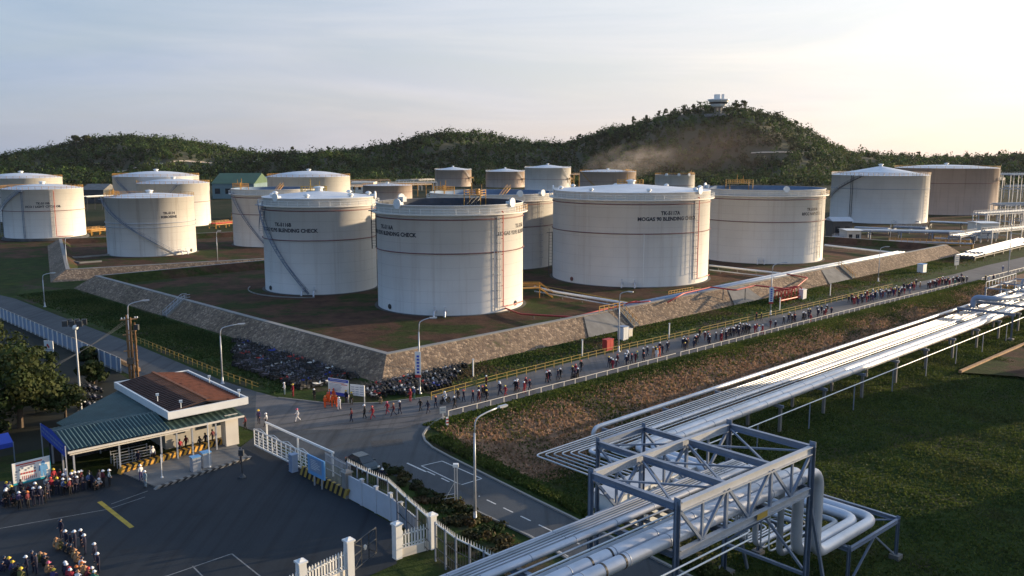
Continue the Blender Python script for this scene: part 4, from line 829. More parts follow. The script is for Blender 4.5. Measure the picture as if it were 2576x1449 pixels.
# ------------------------------------------------------------------ pipes and fittings inside the bund
def line_pipe(label, pts, r, m, name='pipeline', legs=True, cat='pipe', seg=8, parts='pipe_run', zf=1.0):
    root = thing(name, label, cat, (pts[0].x, pts[0].y, zf)); b = MB(); b.tube(smooth_path(pts, r*4, 4), r, seg); b.build(parts, m, root, smooth=True)
    if legs:
        b = MB()
        for p, q in zip(pts[:-1], pts[1:]):
            k = max(1, int((q-p).length/6))
            for i in range(k): s = p.lerp(q, (i+.5)/k); b.bar((s.x, s.y, zf), (s.x, s.y, s.z-r), .16)
        b.build('pipe_stand', 'concrete_dark', root)
    return root
line_pipe('white pipe across the bund floor between TK-5116A and TK-5117A', [P(1345, 722, 2), P(1400, 735, 2), P(1610, 769, 2)], .3, 'white')
line_pipe('grey pipe alongside the white pipe between TK-5116A and TK-5117A', [P(1345, 733, 1.7), P(1600, 778, 1.7)], .16, 'galv')
line_pipe('thin yellow green pipe nearest TK-5117A on the bund floor', [P(1350, 716, 1.4), P(1600, 764, 1.4)], .1, 'yellow')
line_pipe('white pipe from under the RFCC tank across the bund floor', [P(1785, 668, 2), P(1980, 690, 2)], .3, 'white')
line_pipe('grey pipe alongside the one from under the RFCC tank', [P(1785, 679, 1.6), P(1965, 700, 1.6)], .15, 'galv')
line_pipe('long white pipe beyond the RFCC tank to the crest channel', [P(2075, 617, 2), P(2290, 641, 2)], .35, 'white')
line_pipe('red fire main rising from TK-5116A and following the bund crest', [P(1252, 768, 1.6), P(1310, 790, 1.6), P(1445, 798, 2.2), P(1600, 758, 2.6), P(1640, 766, 2.6)], .18, 'red')
line_pipe('red fire main standing above the crest in front of TK-5117A', [P(1560, 770, 1.4), P(1580, 762, 3.2), P(1635, 758, 3.2), P(1640, 766, 1.6)], .14, 'red')
line_pipe('red fire main looping over the bund crest before the RFCC tank', [P(1680, 760, 3.0), P(1720, 738, 3.6), P(1790, 722, 3.8), P(1850, 730, 3.6), P(1900, 718, 3.8), P(1985, 728, 3.4)], .17, 'red')
for k, (dz, lab) in enumerate(((0, 'nearest'), (.95, 'middle'), (1.9, 'farthest'))):
    line_pipe('%s of three pale blue grey pipes lying inside the bund crest' % lab, [KP(62, 2.2+dz, 2.3), KP(120, 2.2+dz, 2.7), KP(198, 2.2+dz, 2.7)], .42, 'pale_blue' if k == 1 else 'galv', zf=1.0)
man = thing('fire_manifold', 'red pipe manifold with upright loops at the foot of the bund slope', 'manifold', PS(2010, 770, 0)); b = MB(); o_ = PS(2012, 782, 0)
ea2 = GE
for i in range(7):
    p = o_+ea2*(i*1.5); b.tube(smooth_path([Vector((p.x, p.y, .2)), Vector((p.x, p.y, 2.7)), Vector((p.x, p.y, 2.7))+GN*2.2, Vector((p.x, p.y, .6))+GN*2.4], .4), .13, 6)
b.tube([o_+Vector((0, 0, .6)), o_+ea2*10+Vector((0, 0, .6))], .2, 8); b.build('manifold_pipe', 'red', man); b = MB()
for i in range(7): p = o_+ea2*(i*1.5); b.lathe((p.x, p.y, 1.2), [(.3, 0), (.3, .3), (.05, .3)], 8)
b.build('valve_wheel', 'rust', man)
line_pipe('red pipe climbing the bund slope from the manifold', [o_+Vector((0, 0, .6))-ea2*.5, KP(128, -2.0, 2.2), KP(122, .5, 3.5)], .16, 'red', legs=False)
def rail_fence(name, label, cat, pts, m, h=1.1, step=2.2, r=.045, mids=(.55, 1.0), group=None, post_m=None, zf=None):
    root = thing(name, label, cat, (pts[0].x, pts[0].y, pts[0].z), group); b = MB()
    for k in mids: b.tube([p+Vector((0, 0, h*k)) for p in pts], r, 5)
    b.build('rail', m, root); first = None
    for p, q in zip(pts[:-1], pts[1:]):
        k = max(1, int(round((q-p).length/step)))
        for i in range(k):
            s = p.lerp(q, i/k)
            if first is None:
                b = MB(); b.bar(s, s+Vector((0, 0, h)), r*2.4); first = b.build('post', post_m or m, root); s0 = s
            else: c = first.copy(); C.objects.link(c); c.parent = root; c.location = s-s0
    return root
def steps(label, top, foot, w=1.6, rail='orange_yellow', n=12):
    root = thing('slope_stairs', label, 'stairs', foot); d = (foot-top); b = MB(); dh = Vector((d.x, d.y, 0)).normalized(); s = Vector((-dh.y, dh.x, 0))*w/2
    for i in range(n):
        p = top.lerp(foot, (i+.5)/n); b.box(p+Vector((0, 0, .1)), (w, Vector((d.x, d.y, 0)).length/n*1.05, .25), math.atan2(-dh.x, dh.y))
    for sg in (-1, 1): b.bar(top+s*sg*1.1, foot+s*sg*1.1, .2, .45)
    b.build('treads', 'concrete', root); b = MB()
    for sg in (-1, 1):
        for zz in (.5, 1.05): b.tube([top-dh*1.2+s*sg+Vector((0, 0, zz)), top+s*sg+Vector((0, 0, zz)), foot+s*sg+Vector((0, 0, zz))], .05, 4)
        for i in range(6): p = top.lerp(foot, i/5)+s*sg; b.bar(p, p+Vector((0, 0, 1.05)), .08)
    b.build('handrail', rail, root)
steps('yellow railed steps down the sunlit bund slope beside the grey apron', KP(56, 0, 3.1), KP(56, -4, .1))
steps('yellow railed steps down the shaded bund slope facing the lane', KP(0, 70, 3.1), KP(-4, 70, .1), rail='steel_pale')
steps('farther railed steps down the sunlit bund slope beyond the red manifold', KP(150, 0, 3.1), KP(150, -4, .1))
for a, nm in ((49, 'slope_apron'), (98, 'slope_apron'), (143, 'slope_apron')):
    b = MB(); b.quad(KP(a-4, -.2, 2.95), KP(a-7, -4.0, .06), KP(a+5, -4.0, .06), KP(a+3, -.2, 2.95)); struct(b.build(nm, 'concrete_dark'))
def hedge_rails(lab, pts, m='orange_yellow', name='handrail'): rail_fence(name, lab, 'handrail', pts, m, 1.1, 1.5, .06)
hedge_rails('short yellow handrail at the head of the sunlit bund steps', [KP(50, .3, 3.1), KP(57, .3, 3.1)])
pl = thing('crossover_stairs', 'yellow crossover stair over the pipes beside TK-5116A', 'stairs', P(1335, 745, 1)); c_ = P(1335, 748, 1); b = MB(); b.box(c_+Vector((0, 0, 2.2)), (4, 2, .15), .3)
for x in (-2, 2):
    for y in (-1, 1): b.bar(c_+Vector((x, y, 0)), c_+Vector((x, y, 3.3)), .12)
for y in (-1, 1): b.bar(c_+Vector((-2, y, 3.3)), c_+Vector((2, y, 3.3)), .1); b.bar(c_+Vector((-2, y, 2.8)), c_+Vector((2, y, 2.8)), .08); b.bar(c_+Vector((2, y, 2.2)), c_+Vector((5, y, 0)), .18); b.bar(c_+Vector((2, y, 3.3)), c_+Vector((5, y, 1.1)), .1)
for i in range(8): b.box(c_+Vector((2.2+i*.36, 0, 2.0-i*.26)), (.3, 2, .06))
b.build('stair_frame', 'orange_yellow', pl)
pl = thing('service_platform', 'yellow railed platform on the bund floor in front of TK-5117A', 'platform', P(1720, 748, 1)); c_ = P(1722, 752, 1); b = MB(); b.box(c_+Vector((0, 0, 1.0)), (9, 2, .15), R(43))
ax = Matrix.Rotation(R(43), 3, 'Z')
for i in range(10): b.bar(c_+ax@Vector((-4.5+i, 1, 0)), c_+ax@Vector((-4.5+i, 1, 2.1)), .09); b.bar(c_+ax@Vector((-4.5+i, -1, 0)), c_+ax@Vector((-4.5+i, -1, 2.1)), .09)
for y in (-1, 1):
    for z in (1.6, 2.1): b.bar(c_+ax@Vector((-4.5, y, z)), c_+ax@Vector((4.5, y, z)), .08)
b.build('platform_frame', 'orange_yellow', pl)
# ------------------------------------------------------------------ roadside rails
rail_fence('road_handrail', 'long yellow handrail fence along the bund side of the road', 'fence', [P(1085, 1006, 0), P(1250, 961, 0), P(1500, 898.5, 0), P(1750, 842, 0)], 'yellow', 1.1, 2.0, .032)
rail_fence('road_handrail', 'far stretch of yellow handrail beyond the marching crowd', 'fence', [P(1765, 838, 0), P(2000, 784.5, 0), P(2245, 725.5, 0)], 'yellow', 1.1, 2.6, .032)
rail_fence('lane_handrail', 'dull yellow handrail between the lane and the parked motorbikes', 'fence', [P(345, 862, 0), P(450, 905, 0), P(560, 950, 0), P(650, 983, 0)], 'yellow', 1.05, 1.8, .028)
rail_fence('guardrail', 'low white road guardrail on the slope side of the road', 'guardrail', [P(1128, 1047, 0), P(1300, 1003, 0), P(1500, 951, 0), P(1700, 899.5, 0)], 'cream', .75, 2.4, .045, (.95,))
rail_fence('guardrail', 'far stretch of white guardrail beside the marching crowd', 'guardrail', [P(1712, 896, 0), P(1990, 824.5, 0), P(2200, 770.5, 0), P(2415, 718, 0)], 'cream', .75, 2.4, .045, (.95,))
rail_fence('guardrail', 'short white guardrail past the far road fork', 'guardrail', [P(2470, 706, 0), P(2620, 668, 0)], 'cream', .75, 3, .07, (.95,))
# ------------------------------------------------------------------ gatehouse
g0 = P(178, 1131, 3.6)
def GB(a, n, z): return Vector((g0.x, g0.y, z))+BE_*a+BN_*n
gh = thing('gatehouse', 'gatehouse with rusty ribbed roof in a white parapet above a green canopy', 'gatehouse', GB(9, 5, 0))
b = MB()
for c0, d_ in (((14.5, .35), 9.2), ((14.5, 17.35), 9.2)): b.box(GB(c0[0], c0[1], 4.98), (9.2, .22, .8), PI/2-R(48))
for a in (10.05, 18.95): b.box(GB(a, 8.85, 4.98), (.22, 16.7, .8), PI/2-R(48))
b.box(GB(14.5, 8.85, 4.55), (9.0, 16.9, .12), PI/2-R(48)); par_ = b.build('parapet', 'white', gh)
b = MB(); m_ = 14.5; zr, ze = 5.65, 5.0
for sg in (-1, 1):
    k = 26
    for i in range(k):
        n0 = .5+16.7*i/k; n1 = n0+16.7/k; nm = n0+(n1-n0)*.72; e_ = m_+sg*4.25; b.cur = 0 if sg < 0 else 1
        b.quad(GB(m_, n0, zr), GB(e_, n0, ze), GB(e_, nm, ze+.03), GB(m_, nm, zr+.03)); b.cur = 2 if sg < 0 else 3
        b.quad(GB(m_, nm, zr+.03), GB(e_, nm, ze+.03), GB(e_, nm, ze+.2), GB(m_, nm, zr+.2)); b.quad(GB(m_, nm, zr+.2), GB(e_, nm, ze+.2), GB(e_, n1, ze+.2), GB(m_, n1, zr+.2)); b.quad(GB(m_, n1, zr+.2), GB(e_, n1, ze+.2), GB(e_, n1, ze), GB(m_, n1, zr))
b.build('ribbed_roof', ['brown_roof', 'brown_roof', 'maroon_shaded', 'rust_sunlit'], gh)  # rusted ribs; red sunlit slope and dark shaded slope put into their colours
b = MB(); b.bar(GB(m_, .5, zr+.26), GB(m_, 17.2, zr+.26), .34, .12); b.build('roof_ridge', 'rust', gh)  # rust colour also carries the orange light on the ridge
b = MB()
for a, n in ((11.5, .6), (10.6, 5), (18.2, .6), (18.3, 9)): q = GB(a, n, 5.5); b.bar(q, q+Vector((0, 0, .7)), .08); b.box(q+Vector((0, 0, .75)), (.34, .28, .24), .4)
b.build('floodlight', 'white', gh)
b = MB(); b.box(GB(14.6, 10.3, 2.3), (7.6, 12.6, 4.5), PI/2-R(48)); wl = b.build('wall', 'plaster', gh)
b = MB()
for n in (6, 9, 12, 15): b.box(GB(10.78, n, 2.3), (.06, 1.6, 1.3), PI/2-R(48))
for a in (12.5, 15, 17): b.box(GB(a, 3.98, 2.2), (1.2, .06, 1.3), PI/2-R(48))
b.build('window', 'glass_dark', gh)
b = MB(); b.box(GB(17.0, .9, 1.9), (1.5, 1.3, 3.6), PI/2-R(48)); b.build('pillar', 'cream', gh)
b = MB()
def ribs(bb, p0, p1, p2, p3, k, h=.07):
    """corrugated sheet between edge p0-p1 and edge p3-p2"""
    for i in range(k):
        t0, t1, tm = i/k, (i+1)/k, (i+.5)/k; u_ = Vector((0, 0, h))
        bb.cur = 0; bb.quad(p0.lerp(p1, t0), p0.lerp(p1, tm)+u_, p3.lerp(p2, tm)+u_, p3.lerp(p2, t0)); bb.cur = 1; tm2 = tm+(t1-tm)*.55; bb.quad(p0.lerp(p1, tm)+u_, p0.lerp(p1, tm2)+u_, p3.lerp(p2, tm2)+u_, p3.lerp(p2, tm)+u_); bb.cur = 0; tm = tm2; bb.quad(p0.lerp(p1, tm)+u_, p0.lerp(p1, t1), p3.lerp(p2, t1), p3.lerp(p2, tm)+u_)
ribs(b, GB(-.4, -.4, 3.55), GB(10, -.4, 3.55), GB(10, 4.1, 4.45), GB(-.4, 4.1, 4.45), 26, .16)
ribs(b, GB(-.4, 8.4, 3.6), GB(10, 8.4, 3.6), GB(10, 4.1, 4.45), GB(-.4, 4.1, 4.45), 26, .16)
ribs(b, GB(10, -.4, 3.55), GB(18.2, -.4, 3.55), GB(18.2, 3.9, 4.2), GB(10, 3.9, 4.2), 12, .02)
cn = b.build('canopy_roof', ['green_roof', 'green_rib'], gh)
b = MB(); ribs(b, GB(10, 3.6, 4.42), GB(10, 16.5, 4.5), GB(1.5, 10.8, 3.5), GB(1.5, 8.2, 3.72), 22, .05); b.build('canopy_hip', ['green_roof', 'green_roof'], gh)
b = MB(); b.bar(GB(-.4, -.42, 3.45), GB(18.2, -.42, 3.45), .14, .2); b.bar(GB(-.2, -.2, 3.15), GB(12, -.2, 3.15), .12, .14)
for i in range(14): b.bar(GB(i*.9, -.2, 3.15), GB(i*.9, -.2, 3.45), .08)
b.build('gutter', 'cream', gh)
for a, n in ((.2, 0), (4.6, 0), (8.9, 0), (10.6, 0), (12.3, 0), (15, 0), (.2, 7.8), (5, 7.8), (.2, 4)):
    b = MB(); b.bar(GB(a, n, 0), GB(a, n, 3.6), .16); b.build('canopy_post', 'steel_pale', gh)
b = MB()
for n in (1.6, 2.6, 3.6):
    for z in (.4, .7, 1.0, 1.3): b.bar(GB(4.8, n, z), GB(8.6, n, z), .06)
    for a in (4.8, 6.7, 8.6): b.bar(GB(a, n, 0), GB(a, n, 1.4), .09)
b.build('turnstile_rails', 'galv', gh)
b = MB(); b.box(GB(4.8, 8.2, 1.7), (9.6, .15, 3.4), PI/2-R(48)); b.build('back_wall', 'dark_metal', gh)
ban = thing('banner', 'blue banner with white lettering across the open end of the canopy', 'banner', GB(-.6, 4, 3.4)); b = MB(); b.quad(GB(-.6, -.4, 3.0), GB(-.6, 8.4, 3.2), GB(-.6, 8.4, 4.5), GB(-.6, 4.2, 4.75), GB(-.6, -.4, 4.2)); b.quad(GB(-.56, -.4, 3.0), GB(-.56, -.4, 4.2), GB(-.56, 4.2, 4.75), GB(-.56, 8.4, 4.5), GB(-.56, 8.4, 3.2)); b.build('cloth', 'blue', ban)
b = MB(); rr_ = random.Random(3)
for row, z in ((0, 4.0), (1, 3.55)):
    n = .4
    while n < 7.8: w = rr_.uniform(.18, .5); b.quad(GB(-.63, n, z+n*.03-.11), GB(-.63, n+w, z+n*.03-.11), GB(-.63, n+w, z+n*.03+.11), GB(-.63, n, z+n*.03+.11)); n += w+rr_.uniform(.08, .25)
b.build('lettering', 'pale_blue', ban); b = MB(); b.bar(GB(-.6, -.4, 0), GB(-.6, -.4, 4.2), .1); b.bar(GB(-.6, 8.4, 0), GB(-.6, 8.4, 4.5), .1); b.build('banner_pole', 'steel_pale', ban)
def striped(name, label, cat, p, q, w, h, m1='yellow', m2='black', step=.45, lean=.35):
    root = thing(name, label, cat, (p.x, p.y, 0)); d = q-p; l = d.length; d /= l; s = Vector((-d.y, d.x, 0))*w/2; b = MB(); n = int(l/step); H_ = Vector((0, 0, h)); k = d*lean
    for i in range(n):
        b.cur = i % 2; a, c = p+d*l*i/n, p+d*l*(i+1)/n
        b.quad(a-s, c-s, c-s+H_+k, a-s+H_+k); b.quad(a-s+H_+k, c-s+H_+k, c+s+H_+k, a+s+H_+k); b.quad(c+s, a+s, a+s+H_+k, c+s+H_+k)
    b.cur = 0; b.quad(p-s, p-s+H_+k, p+s+H_+k, p+s); b.quad(q-s, q+s, q+s+H_+k, q-s+H_+k)
    b.build('striped_body', [m1, m2], root); return root
striped('striped_kerb', 'high yellow and black striped kerb in front of the gatehouse canopy', 'kerb', PS(306, 1222, 0), PS(598, 1138, 0), .7, .7, 'stripe_orange', step=.32)
striped('striped_kerb', 'low dark striped kerb edging the yard before the gatehouse', 'kerb', PS(398, 1262, 0), PS(640, 1183, 0), .4, .22, 'concrete', 'black', .4)
b = MB(); b.prism([(q.x, q.y) for q in (PS(400, 1256), PS(640, 1180), PS(600, 1140), PS(310, 1220))], -.01, .12); struct(b.build('kerb_island', 'concrete_dark'))
# sliding gate, walls, fences
ga, gb = PS(657, 1152, 0), PS(802, 1224, 0); gd = (gb-ga).normalized(); gl = (gb-ga).length
gt = thing('sliding_gate', 'white lattice sliding gate across the entrance', 'gate', ga); up = lambda z: Vector((0, 0, z))
b = MB(); b.bar(ga+up(.25), gb+up(.25), .14, .16); b.bar(ga+up(2.1), gb+up(2.1), .1, .1); b.build('gate_frame', 'white', gt)
b = MB(); n = int(gl/.95)
for i in range(n+1):
    s = ga.lerp(gb, i/n); b.bar(s+up(.25), s+up(2.1), .1)
    if i < n: e_ = ga.lerp(gb, (i+1)/n); b.bar(s+up(.3), e_+up(2.05), .06) if i % 3 == 1 else None
for z in (.6, .95, 1.3, 1.65): b.bar(ga+up(z), gb+up(z), .055)
b.build('lattice', 'white', gt); b = MB()
for i in range(0, n-2, 3): s, e_ = ga.lerp(gb, i/n), ga.lerp(gb, (i+3)/n); mid_ = (s+e_)/2; b.bar(s+up(2.1), mid_+up(2.45), .05); b.bar(mid_+up(2.45), e_+up(2.1), .05)
b.build('gate_crest', 'white', gt)
tb = thing('gate_beam', 'long white overhead rail beyond the lattice gate', 'gate rail', ga+BE_*1.2); b = MB(); o_ = BE_*1.4; b.bar(ga+o_+up(2.6), gb+o_+gd*2.2+up(2.6), .16, .2); b.build('rail_beam', 'white', tb)
for t in (.02, .5, .98): b = MB(); s = (ga+o_).lerp(gb+o_+gd*2.2, t); b.bar(s, s+up(2.5), .16); b.build('post', 'white', tb)
striped('striped_wall', 'yellow and black striped wall between the gate and the grey pillar', 'wall', PS(776, 1222, 0), PS(893, 1285, 0), .3, 1.0, 'yellow', 'black', .42, .5)
bf = thing('bar_fence', 'steel bar fence standing behind the striped wall', 'fence', PS(832, 1250, 0)); p, q = PS(832, 1238, 0)+BE_*.4, PS(896, 1274, 0)+BE_*.4; b = MB()
for z in (1.2, 2.0, 2.7): b.bar(p+up(z), q+up(z), .07)
n = 20
for i in range(n+1): s = p.lerp(q, i/n); b.bar(s+up(.1), s+up(2.9), .05)
b.build('bars', 'steel_pale', bf)
wa, wb, wc = PS(900, 1284, 0), PS(1008, 1342, 0), PS(1075, 1376, 0)
gw = thing('boundary_wall', 'pale grey panel wall along the edge of the yard', 'wall', wa)
for p, q, h0, h1 in ((wa, wb, 2.3, 2.25), (wb, wc, 2.25, 1.5)):
    d = (q-p).normalized(); s = Vector((-d.y, d.x, 0))*.08; k = 3; L_ = (q-p).length
    for i in range(k):
        a, c = p.lerp(q, i/k)+d*.06, p.lerp(q, (i+1)/k)-d*.06; ha, hc = h0+(h1-h0)*i/k, h0+(h1-h0)*(i+1)/k; b = MB()
        b.add([a-s, c-s, c+s, a+s, a-s+up(ha), c-s+up(hc), c+s+up(hc), a+s+up(ha)], [(0, 1, 2, 3), (4, 7, 6, 5), (0, 4, 5, 1), (1, 5, 6, 2), (2, 6, 7, 3), (3, 7, 4, 0)]); b.build('wall_panel', 'panel_grey', gw)
b = MB()
for p, h in ((wa.lerp(wb, .33), 2.55), (wa.lerp(wb, .67), 2.55), (wb, 2.6), (wb.lerp(wc, .4), 2.2)): b.box(p+up(h/2), (.3, .3, h), R(48)); b.box(p+up(h), (.4, .4, .1), R(48))
b.build('wall_post', 'panel_grey', gw)
def pillar(label, p, h, w=.62, m='plaster'):
    t_ = thing('gate_pillar', label, 'pillar', (p.x, p.y, 0)); b = MB(); b.box((p.x, p.y, h/2), (w, w, h), R(42)); b.build('shaft', m, t_); b = MB(); b.box((p.x, p.y, h+.07), (w*1.3, w*1.3, .14), R(42))
    b.lathe((p.x, p.y, h+.14), [(w*.6, 0), (w*.35, .14), (.02, .2)], 4, R(87), R(87)+2*PI); b.build('cap', m, t_); return t_
pillar('stout grey pillar where the striped wall meets the panel wall', wa-gd*.3, 2.5, .75, 'concrete')
PP = [Vector((P(u, v, 2.9).x, P(u, v, 2.9).y, 0)) for u, v in ((1086, 1297), (998, 1320), (877, 1361), (757, 1415))]
for p, lb in zip(PP, ('white pillar at the outer end of the picket fence by the hedge', 'white pillar between the picket fence and the black gate', 'tall white pillar on the yard side of the black gate', 'white pillar nearest the picture edge on the picket fence')): pillar(lb, p, 2.9, .6, 'white')
def picket(label, p, q, base=.75, h=2.15):
    t_ = thing('picket_fence', label, 'fence', (p.x, p.y, 0)); d = (q-p).normalized(); p, q = p+d*.35, q-d*.35; L_ = (q-p).length; b = MB(); b.bar(p+up(base/2), q+up(base/2), .26, base); b.build('plinth', 'cream', t_)
    b = MB(); b.bar(p+up(base+.25), q+up(base+.25), .07, .1); b.bar(p+up(h-.25), q+up(h-.25), .07, .1); b.build('rail', 'white', t_); k = int(L_/.28); first = None
    for i in range(k):
        s = p+d*(L_*(i+.5)/k)
        if first is None:
            b = MB(); n_ = Vector((-d.y, d.x, 0))*.035; w_ = d*.065; z0, z1 = base+.05, h
            b.add([s-w_-n_+up(z0), s+w_-n_+up(z0), s+w_-n_+up(z1), s-n_+up(z1+.18), s-w_-n_+up(z1), s-w_+n_+up(z0), s+w_+n_+up(z0), s+w_+n_+up(z1), s+n_+up(z1+.18), s-w_+n_+up(z1)], [(0, 1, 2, 3, 4), (9, 8, 7, 6, 5), (0, 4, 9, 5), (1, 6, 7, 2), (2, 7, 8, 3), (3, 8, 9, 4)])
            first = b.build('picket', 'white', t_); s0 = s
        else: c = first.copy(); C.objects.link(c); c.parent = t_; c.location = s-s0
picket('white picket fence between the two outer white pillars', PP[0], PP[1]); picket('white picket fence between the tall pillar and the one nearest the picture edge', PP[2], PP[3]); picket('white picket fence running out of the picture at the bottom', PP[3], PP[3]+(PP[3]-PP[2])*1.6)
bg_ = thing('steel_gate', 'thin black steel gate with diagonal bars, standing open by the tall pillar', 'gate', PP[2]); p = PP[2]+BE_*.4; q = p+BE_*3.1+BN_*1.5; b = MB()
for z in (.3, 1.5, 2.5): b.bar(p+up(z), q+up(z), .07)
for i in range(4): s = p.lerp(q, i/3); b.bar(s+up(.3), s+up(2.5), .07)
mid_ = (p+q)/2+up(1.5)
for c_ in (p+up(.3), p+up(2.5), q+up(.3), q+up(2.5)): b.bar(mid_, c_, .05)
b.build('gate_frame', 'dark_metal', bg_); b = MB(); b.disc(mid_, (q-p).cross(up(1)), .22, .1); b.build('gate_boss', 'cream', bg_)
def spike_fence(label, pts, h=3.3, m='dark_metal'):
    t_ = thing('spiked_fence', label, 'fence', (pts[0].x, pts[0].y, 0)); b = MB()
    for p, q in zip(pts[:-1], pts[1:]): b.bar(p+up(h), q+up(h), .08, .1)
    b.build('top_rail', 'white', t_); bs = MB(); bb = MB(); bp_ = MB()
    for p, q in zip(pts[:-1], pts[1:]):
        L_ = (q-p).length; k = int(L_/.3)
        for i in range(k): s = p.lerp(q, (i+.5)/k); bs.tube([s+up(h), s+up(h+.16), s+up(h+.42)], [.03, .04, .008], 4); bb.bar(s+up(.2), s+up(h), .03)
        for i in range(int(L_/3)+1): s = p.lerp(q, i/(int(L_/3)+1)); bp_.bar(s, s+up(h+.1), .13)
        for z in (.4, 1.2, 2.2): bb.bar(p+up(z), q+up(z), .05)
    bs.build('spikes', 'white', t_); bb.build('bars', m, t_); bp_.build('posts', 'steel', t_); return t_
S3 = lambda *uv: [Vector((PS(u, v, 3.35).x, PS(u, v, 3.35).y, 0)) for u, v in uv]
spike_fence('dark fence topped with white spikes curving behind the grey panel wall', S3((895, 1190), (947, 1216), (1000, 1239), (1047, 1283), (1104, 1332)))
spike_fence('dark spiked fence running from the outer white pillar towards the pipe bridge', S3((1122, 1347), (1175, 1386), (1248, 1421), (1330, 1470)))
# shrubs of the hedge bed
def shrub(label, p, r, h, col, n=420, group=None, size=.24):
    t_ = thing('shrub', label, 'shrub', (p.x, p.y, gz(p.x, p.y)), group); k = 5; z0 = gz(p.x, p.y)
    cen = [(p.x+rng.normal()*r*.45, p.y+rng.normal()*r*.45, z0+h*(.35+.3*rng.random())) for _ in range(k)]
    leaf_mesh('foliage', cen, [(r*.6, r*.6, h*.5)]*k, n//k, size, [[c*rng.uniform(.8, 1.25) for c in col] for _ in range(k)], t_)
    b = MB()
    for i in range(4): a = i*1.6; b.tube([p+up(z0), p+Vector((math.cos(a)*r*.3, math.sin(a)*r*.3, z0+h*.6))], [.06, .02], 5)
    b.build('stem', 'bark', t_)
hb = [PS(u, v, 0) for u, v in ((1010, 1220), (1040, 1236), (1068, 1256), (1100, 1268), (1096, 1292), (1130, 1290), (1150, 1318), (1172, 1302), (1190, 1346), (1200, 1320), (1225, 1350), (1228, 1388), (1262, 1365), (1290, 1400), (1150, 1352), (1215, 1410), (1320, 1420), (1275, 1440))]
for i, p in enumerate(hb): shrub('bushy green shrub in the bed between the spiked fence and the road', p, rng.uniform(.9, 1.4), rng.uniform(.45, .8), ((.03, .04, .012), (.065, .058, .022), (.032, .036, .014))[i % 3], group='shrubs in the bed beside the spiked fence')
b = MB(); b.quad(*[Vector((q.x, q.y, .016)) for q in (PS(990, 1215), PS(1120, 1275), PS(1335, 1385), PS(1500, 1480), PS(1330, 1500), PS(1120, 1380), PS(1060, 1310))]); struct(b.build('planting_bed', 'verge'))
for (u, v) in ((1130, 1440), (1095, 1425)): pass
# left boundary fence
p, q = P(-130, 742, 0), P(305, 938, 0); lf = thing('panel_fence', 'long pale ribbed panel fence along the lane at the edge of the picture', 'fence', q); d = (q-p).normalized(); n_ = Vector((-d.y, d.x, 0)); L_ = (q-p).length; b = MB(); b.bar(p+up(1.15), q+up(1.15), .1, 2.1); b.build('panel', 'pale_blue', lf); b = MB(); b.bar(p+up(.1), q+up(.1), .25, .3); b.bar(p+up(2.25), q+up(2.25), .16, .12); b.build('plinth', 'concrete', lf)
k = int(L_/2.4); first = None
for i in range(k):
    s = p+d*(L_*(i+.5)/k)
    if first is None: b = MB(); b.box(s-n_*.12+up(1.15), (.2, .2, 2.3), math.atan2(d.y, d.x)); first = b.build('post', 'white', lf); s0 = s
    else: c = first.copy(); C.objects.link(c); c.parent = lf; c.location = s-s0
b = MB(); b.bar(P(180, 852, .3), P(350, 930, .3), .4, .6); tag(b.build('lane_wall', 'brown_pole', origin=P(180, 852, 0)), 'low brown wall between the lane and the ribbed panel fence', 'wall')
# ------------------------------------------------------------------ boards and signs
def board(name, label, bl_, br_, z0, h, m, legs=None, t=.1, cat='board'):
    """flat board: bl_, br_ ground points under its lower corners; returns the thing and a function to place marks"""
    root = thing(name, label, cat, (bl_.x, bl_.y, 0)); d = (br_-bl_); w = d.length; d /= w; nrm = d.cross(Vector((0, 0, 1))); b = MB(); c_ = (bl_+br_)/2+up(z0+h/2); ax = Matrix((d, -nrm, Vector((0, 0, 1)))).transposed(); b.box(c_, (w, t, h), ax=ax); b.build('panel', m, root)
    for x in legs if legs is not None else (.12, .88):
        b = MB(); s = bl_+d*w*x-nrm*(t*.8); b.bar(s, s+up(z0+h*.9), .12); b.build('post', 'steel_pale', root)
    def mk(nm, mm, rects, off=.012):
        b = MB(); f = lambda x, y: bl_+d*(w*x)+up(z0+h*y)+nrm*(t/2+off)
        for r in rects:
            if len(r) == 4 and not hasattr(r[0], '__len__'): x0, y0, x1, y1 = r; b.quad(f(x0, y0), f(x1, y0), f(x1, y1), f(x0, y1))
            else: b.quad(*[f(*q) for q in r])
        return b.build(nm, mm, root)
    return root, mk
rt, mk = board('notice_board', 'white notice board with blue header and footer facing the junction', PS(848, 1030, 0), PS(900, 1038, 0), .75, 2.3, 'white', (.05, .95))
mk('header', 'blue', [(0, .83, 1, 1), (0, 0, 1, .2)]); rr_ = random.Random(5)
mk('printed_lines', 'pale_blue', [(.06, .28+i*.075, .06+rr_.uniform(.4, .62), .31+i*.075) for i in range(6)]+[(.1, .89, .9, .94)], .02)
mk('printed_lines', 'red', [(.66, .68, .95, .72), (.1, .76, .8, .785)], .02)
rt, mk = board('notice_board', 'plain white chart board beside the blue headed notice board', PS(904, 1038, 0), PS(941, 1042, 0), 1.05, 1.5, 'white', (.05, .95))
mk('printed_lines', 'steel', [(.08+.3*(i % 3), .15+.2*(i//3), .3+.3*(i % 3), .2+.2*(i//3)) for i in range(12)])
rt, mk = board('billboard', 'white safety billboard with a blue figure in overalls beside the crowd', P(36, 1244, 0), P(131, 1220, 0), .9, 2.2, 'white', (.06, .94))
mk('border', 'teal', [(0, 0, 1, .09), (.985, .09, 1, 1)]); mk('title', 'red', [(.1, .86, .78, .92), (.2, .79, .6, .82)], .02)
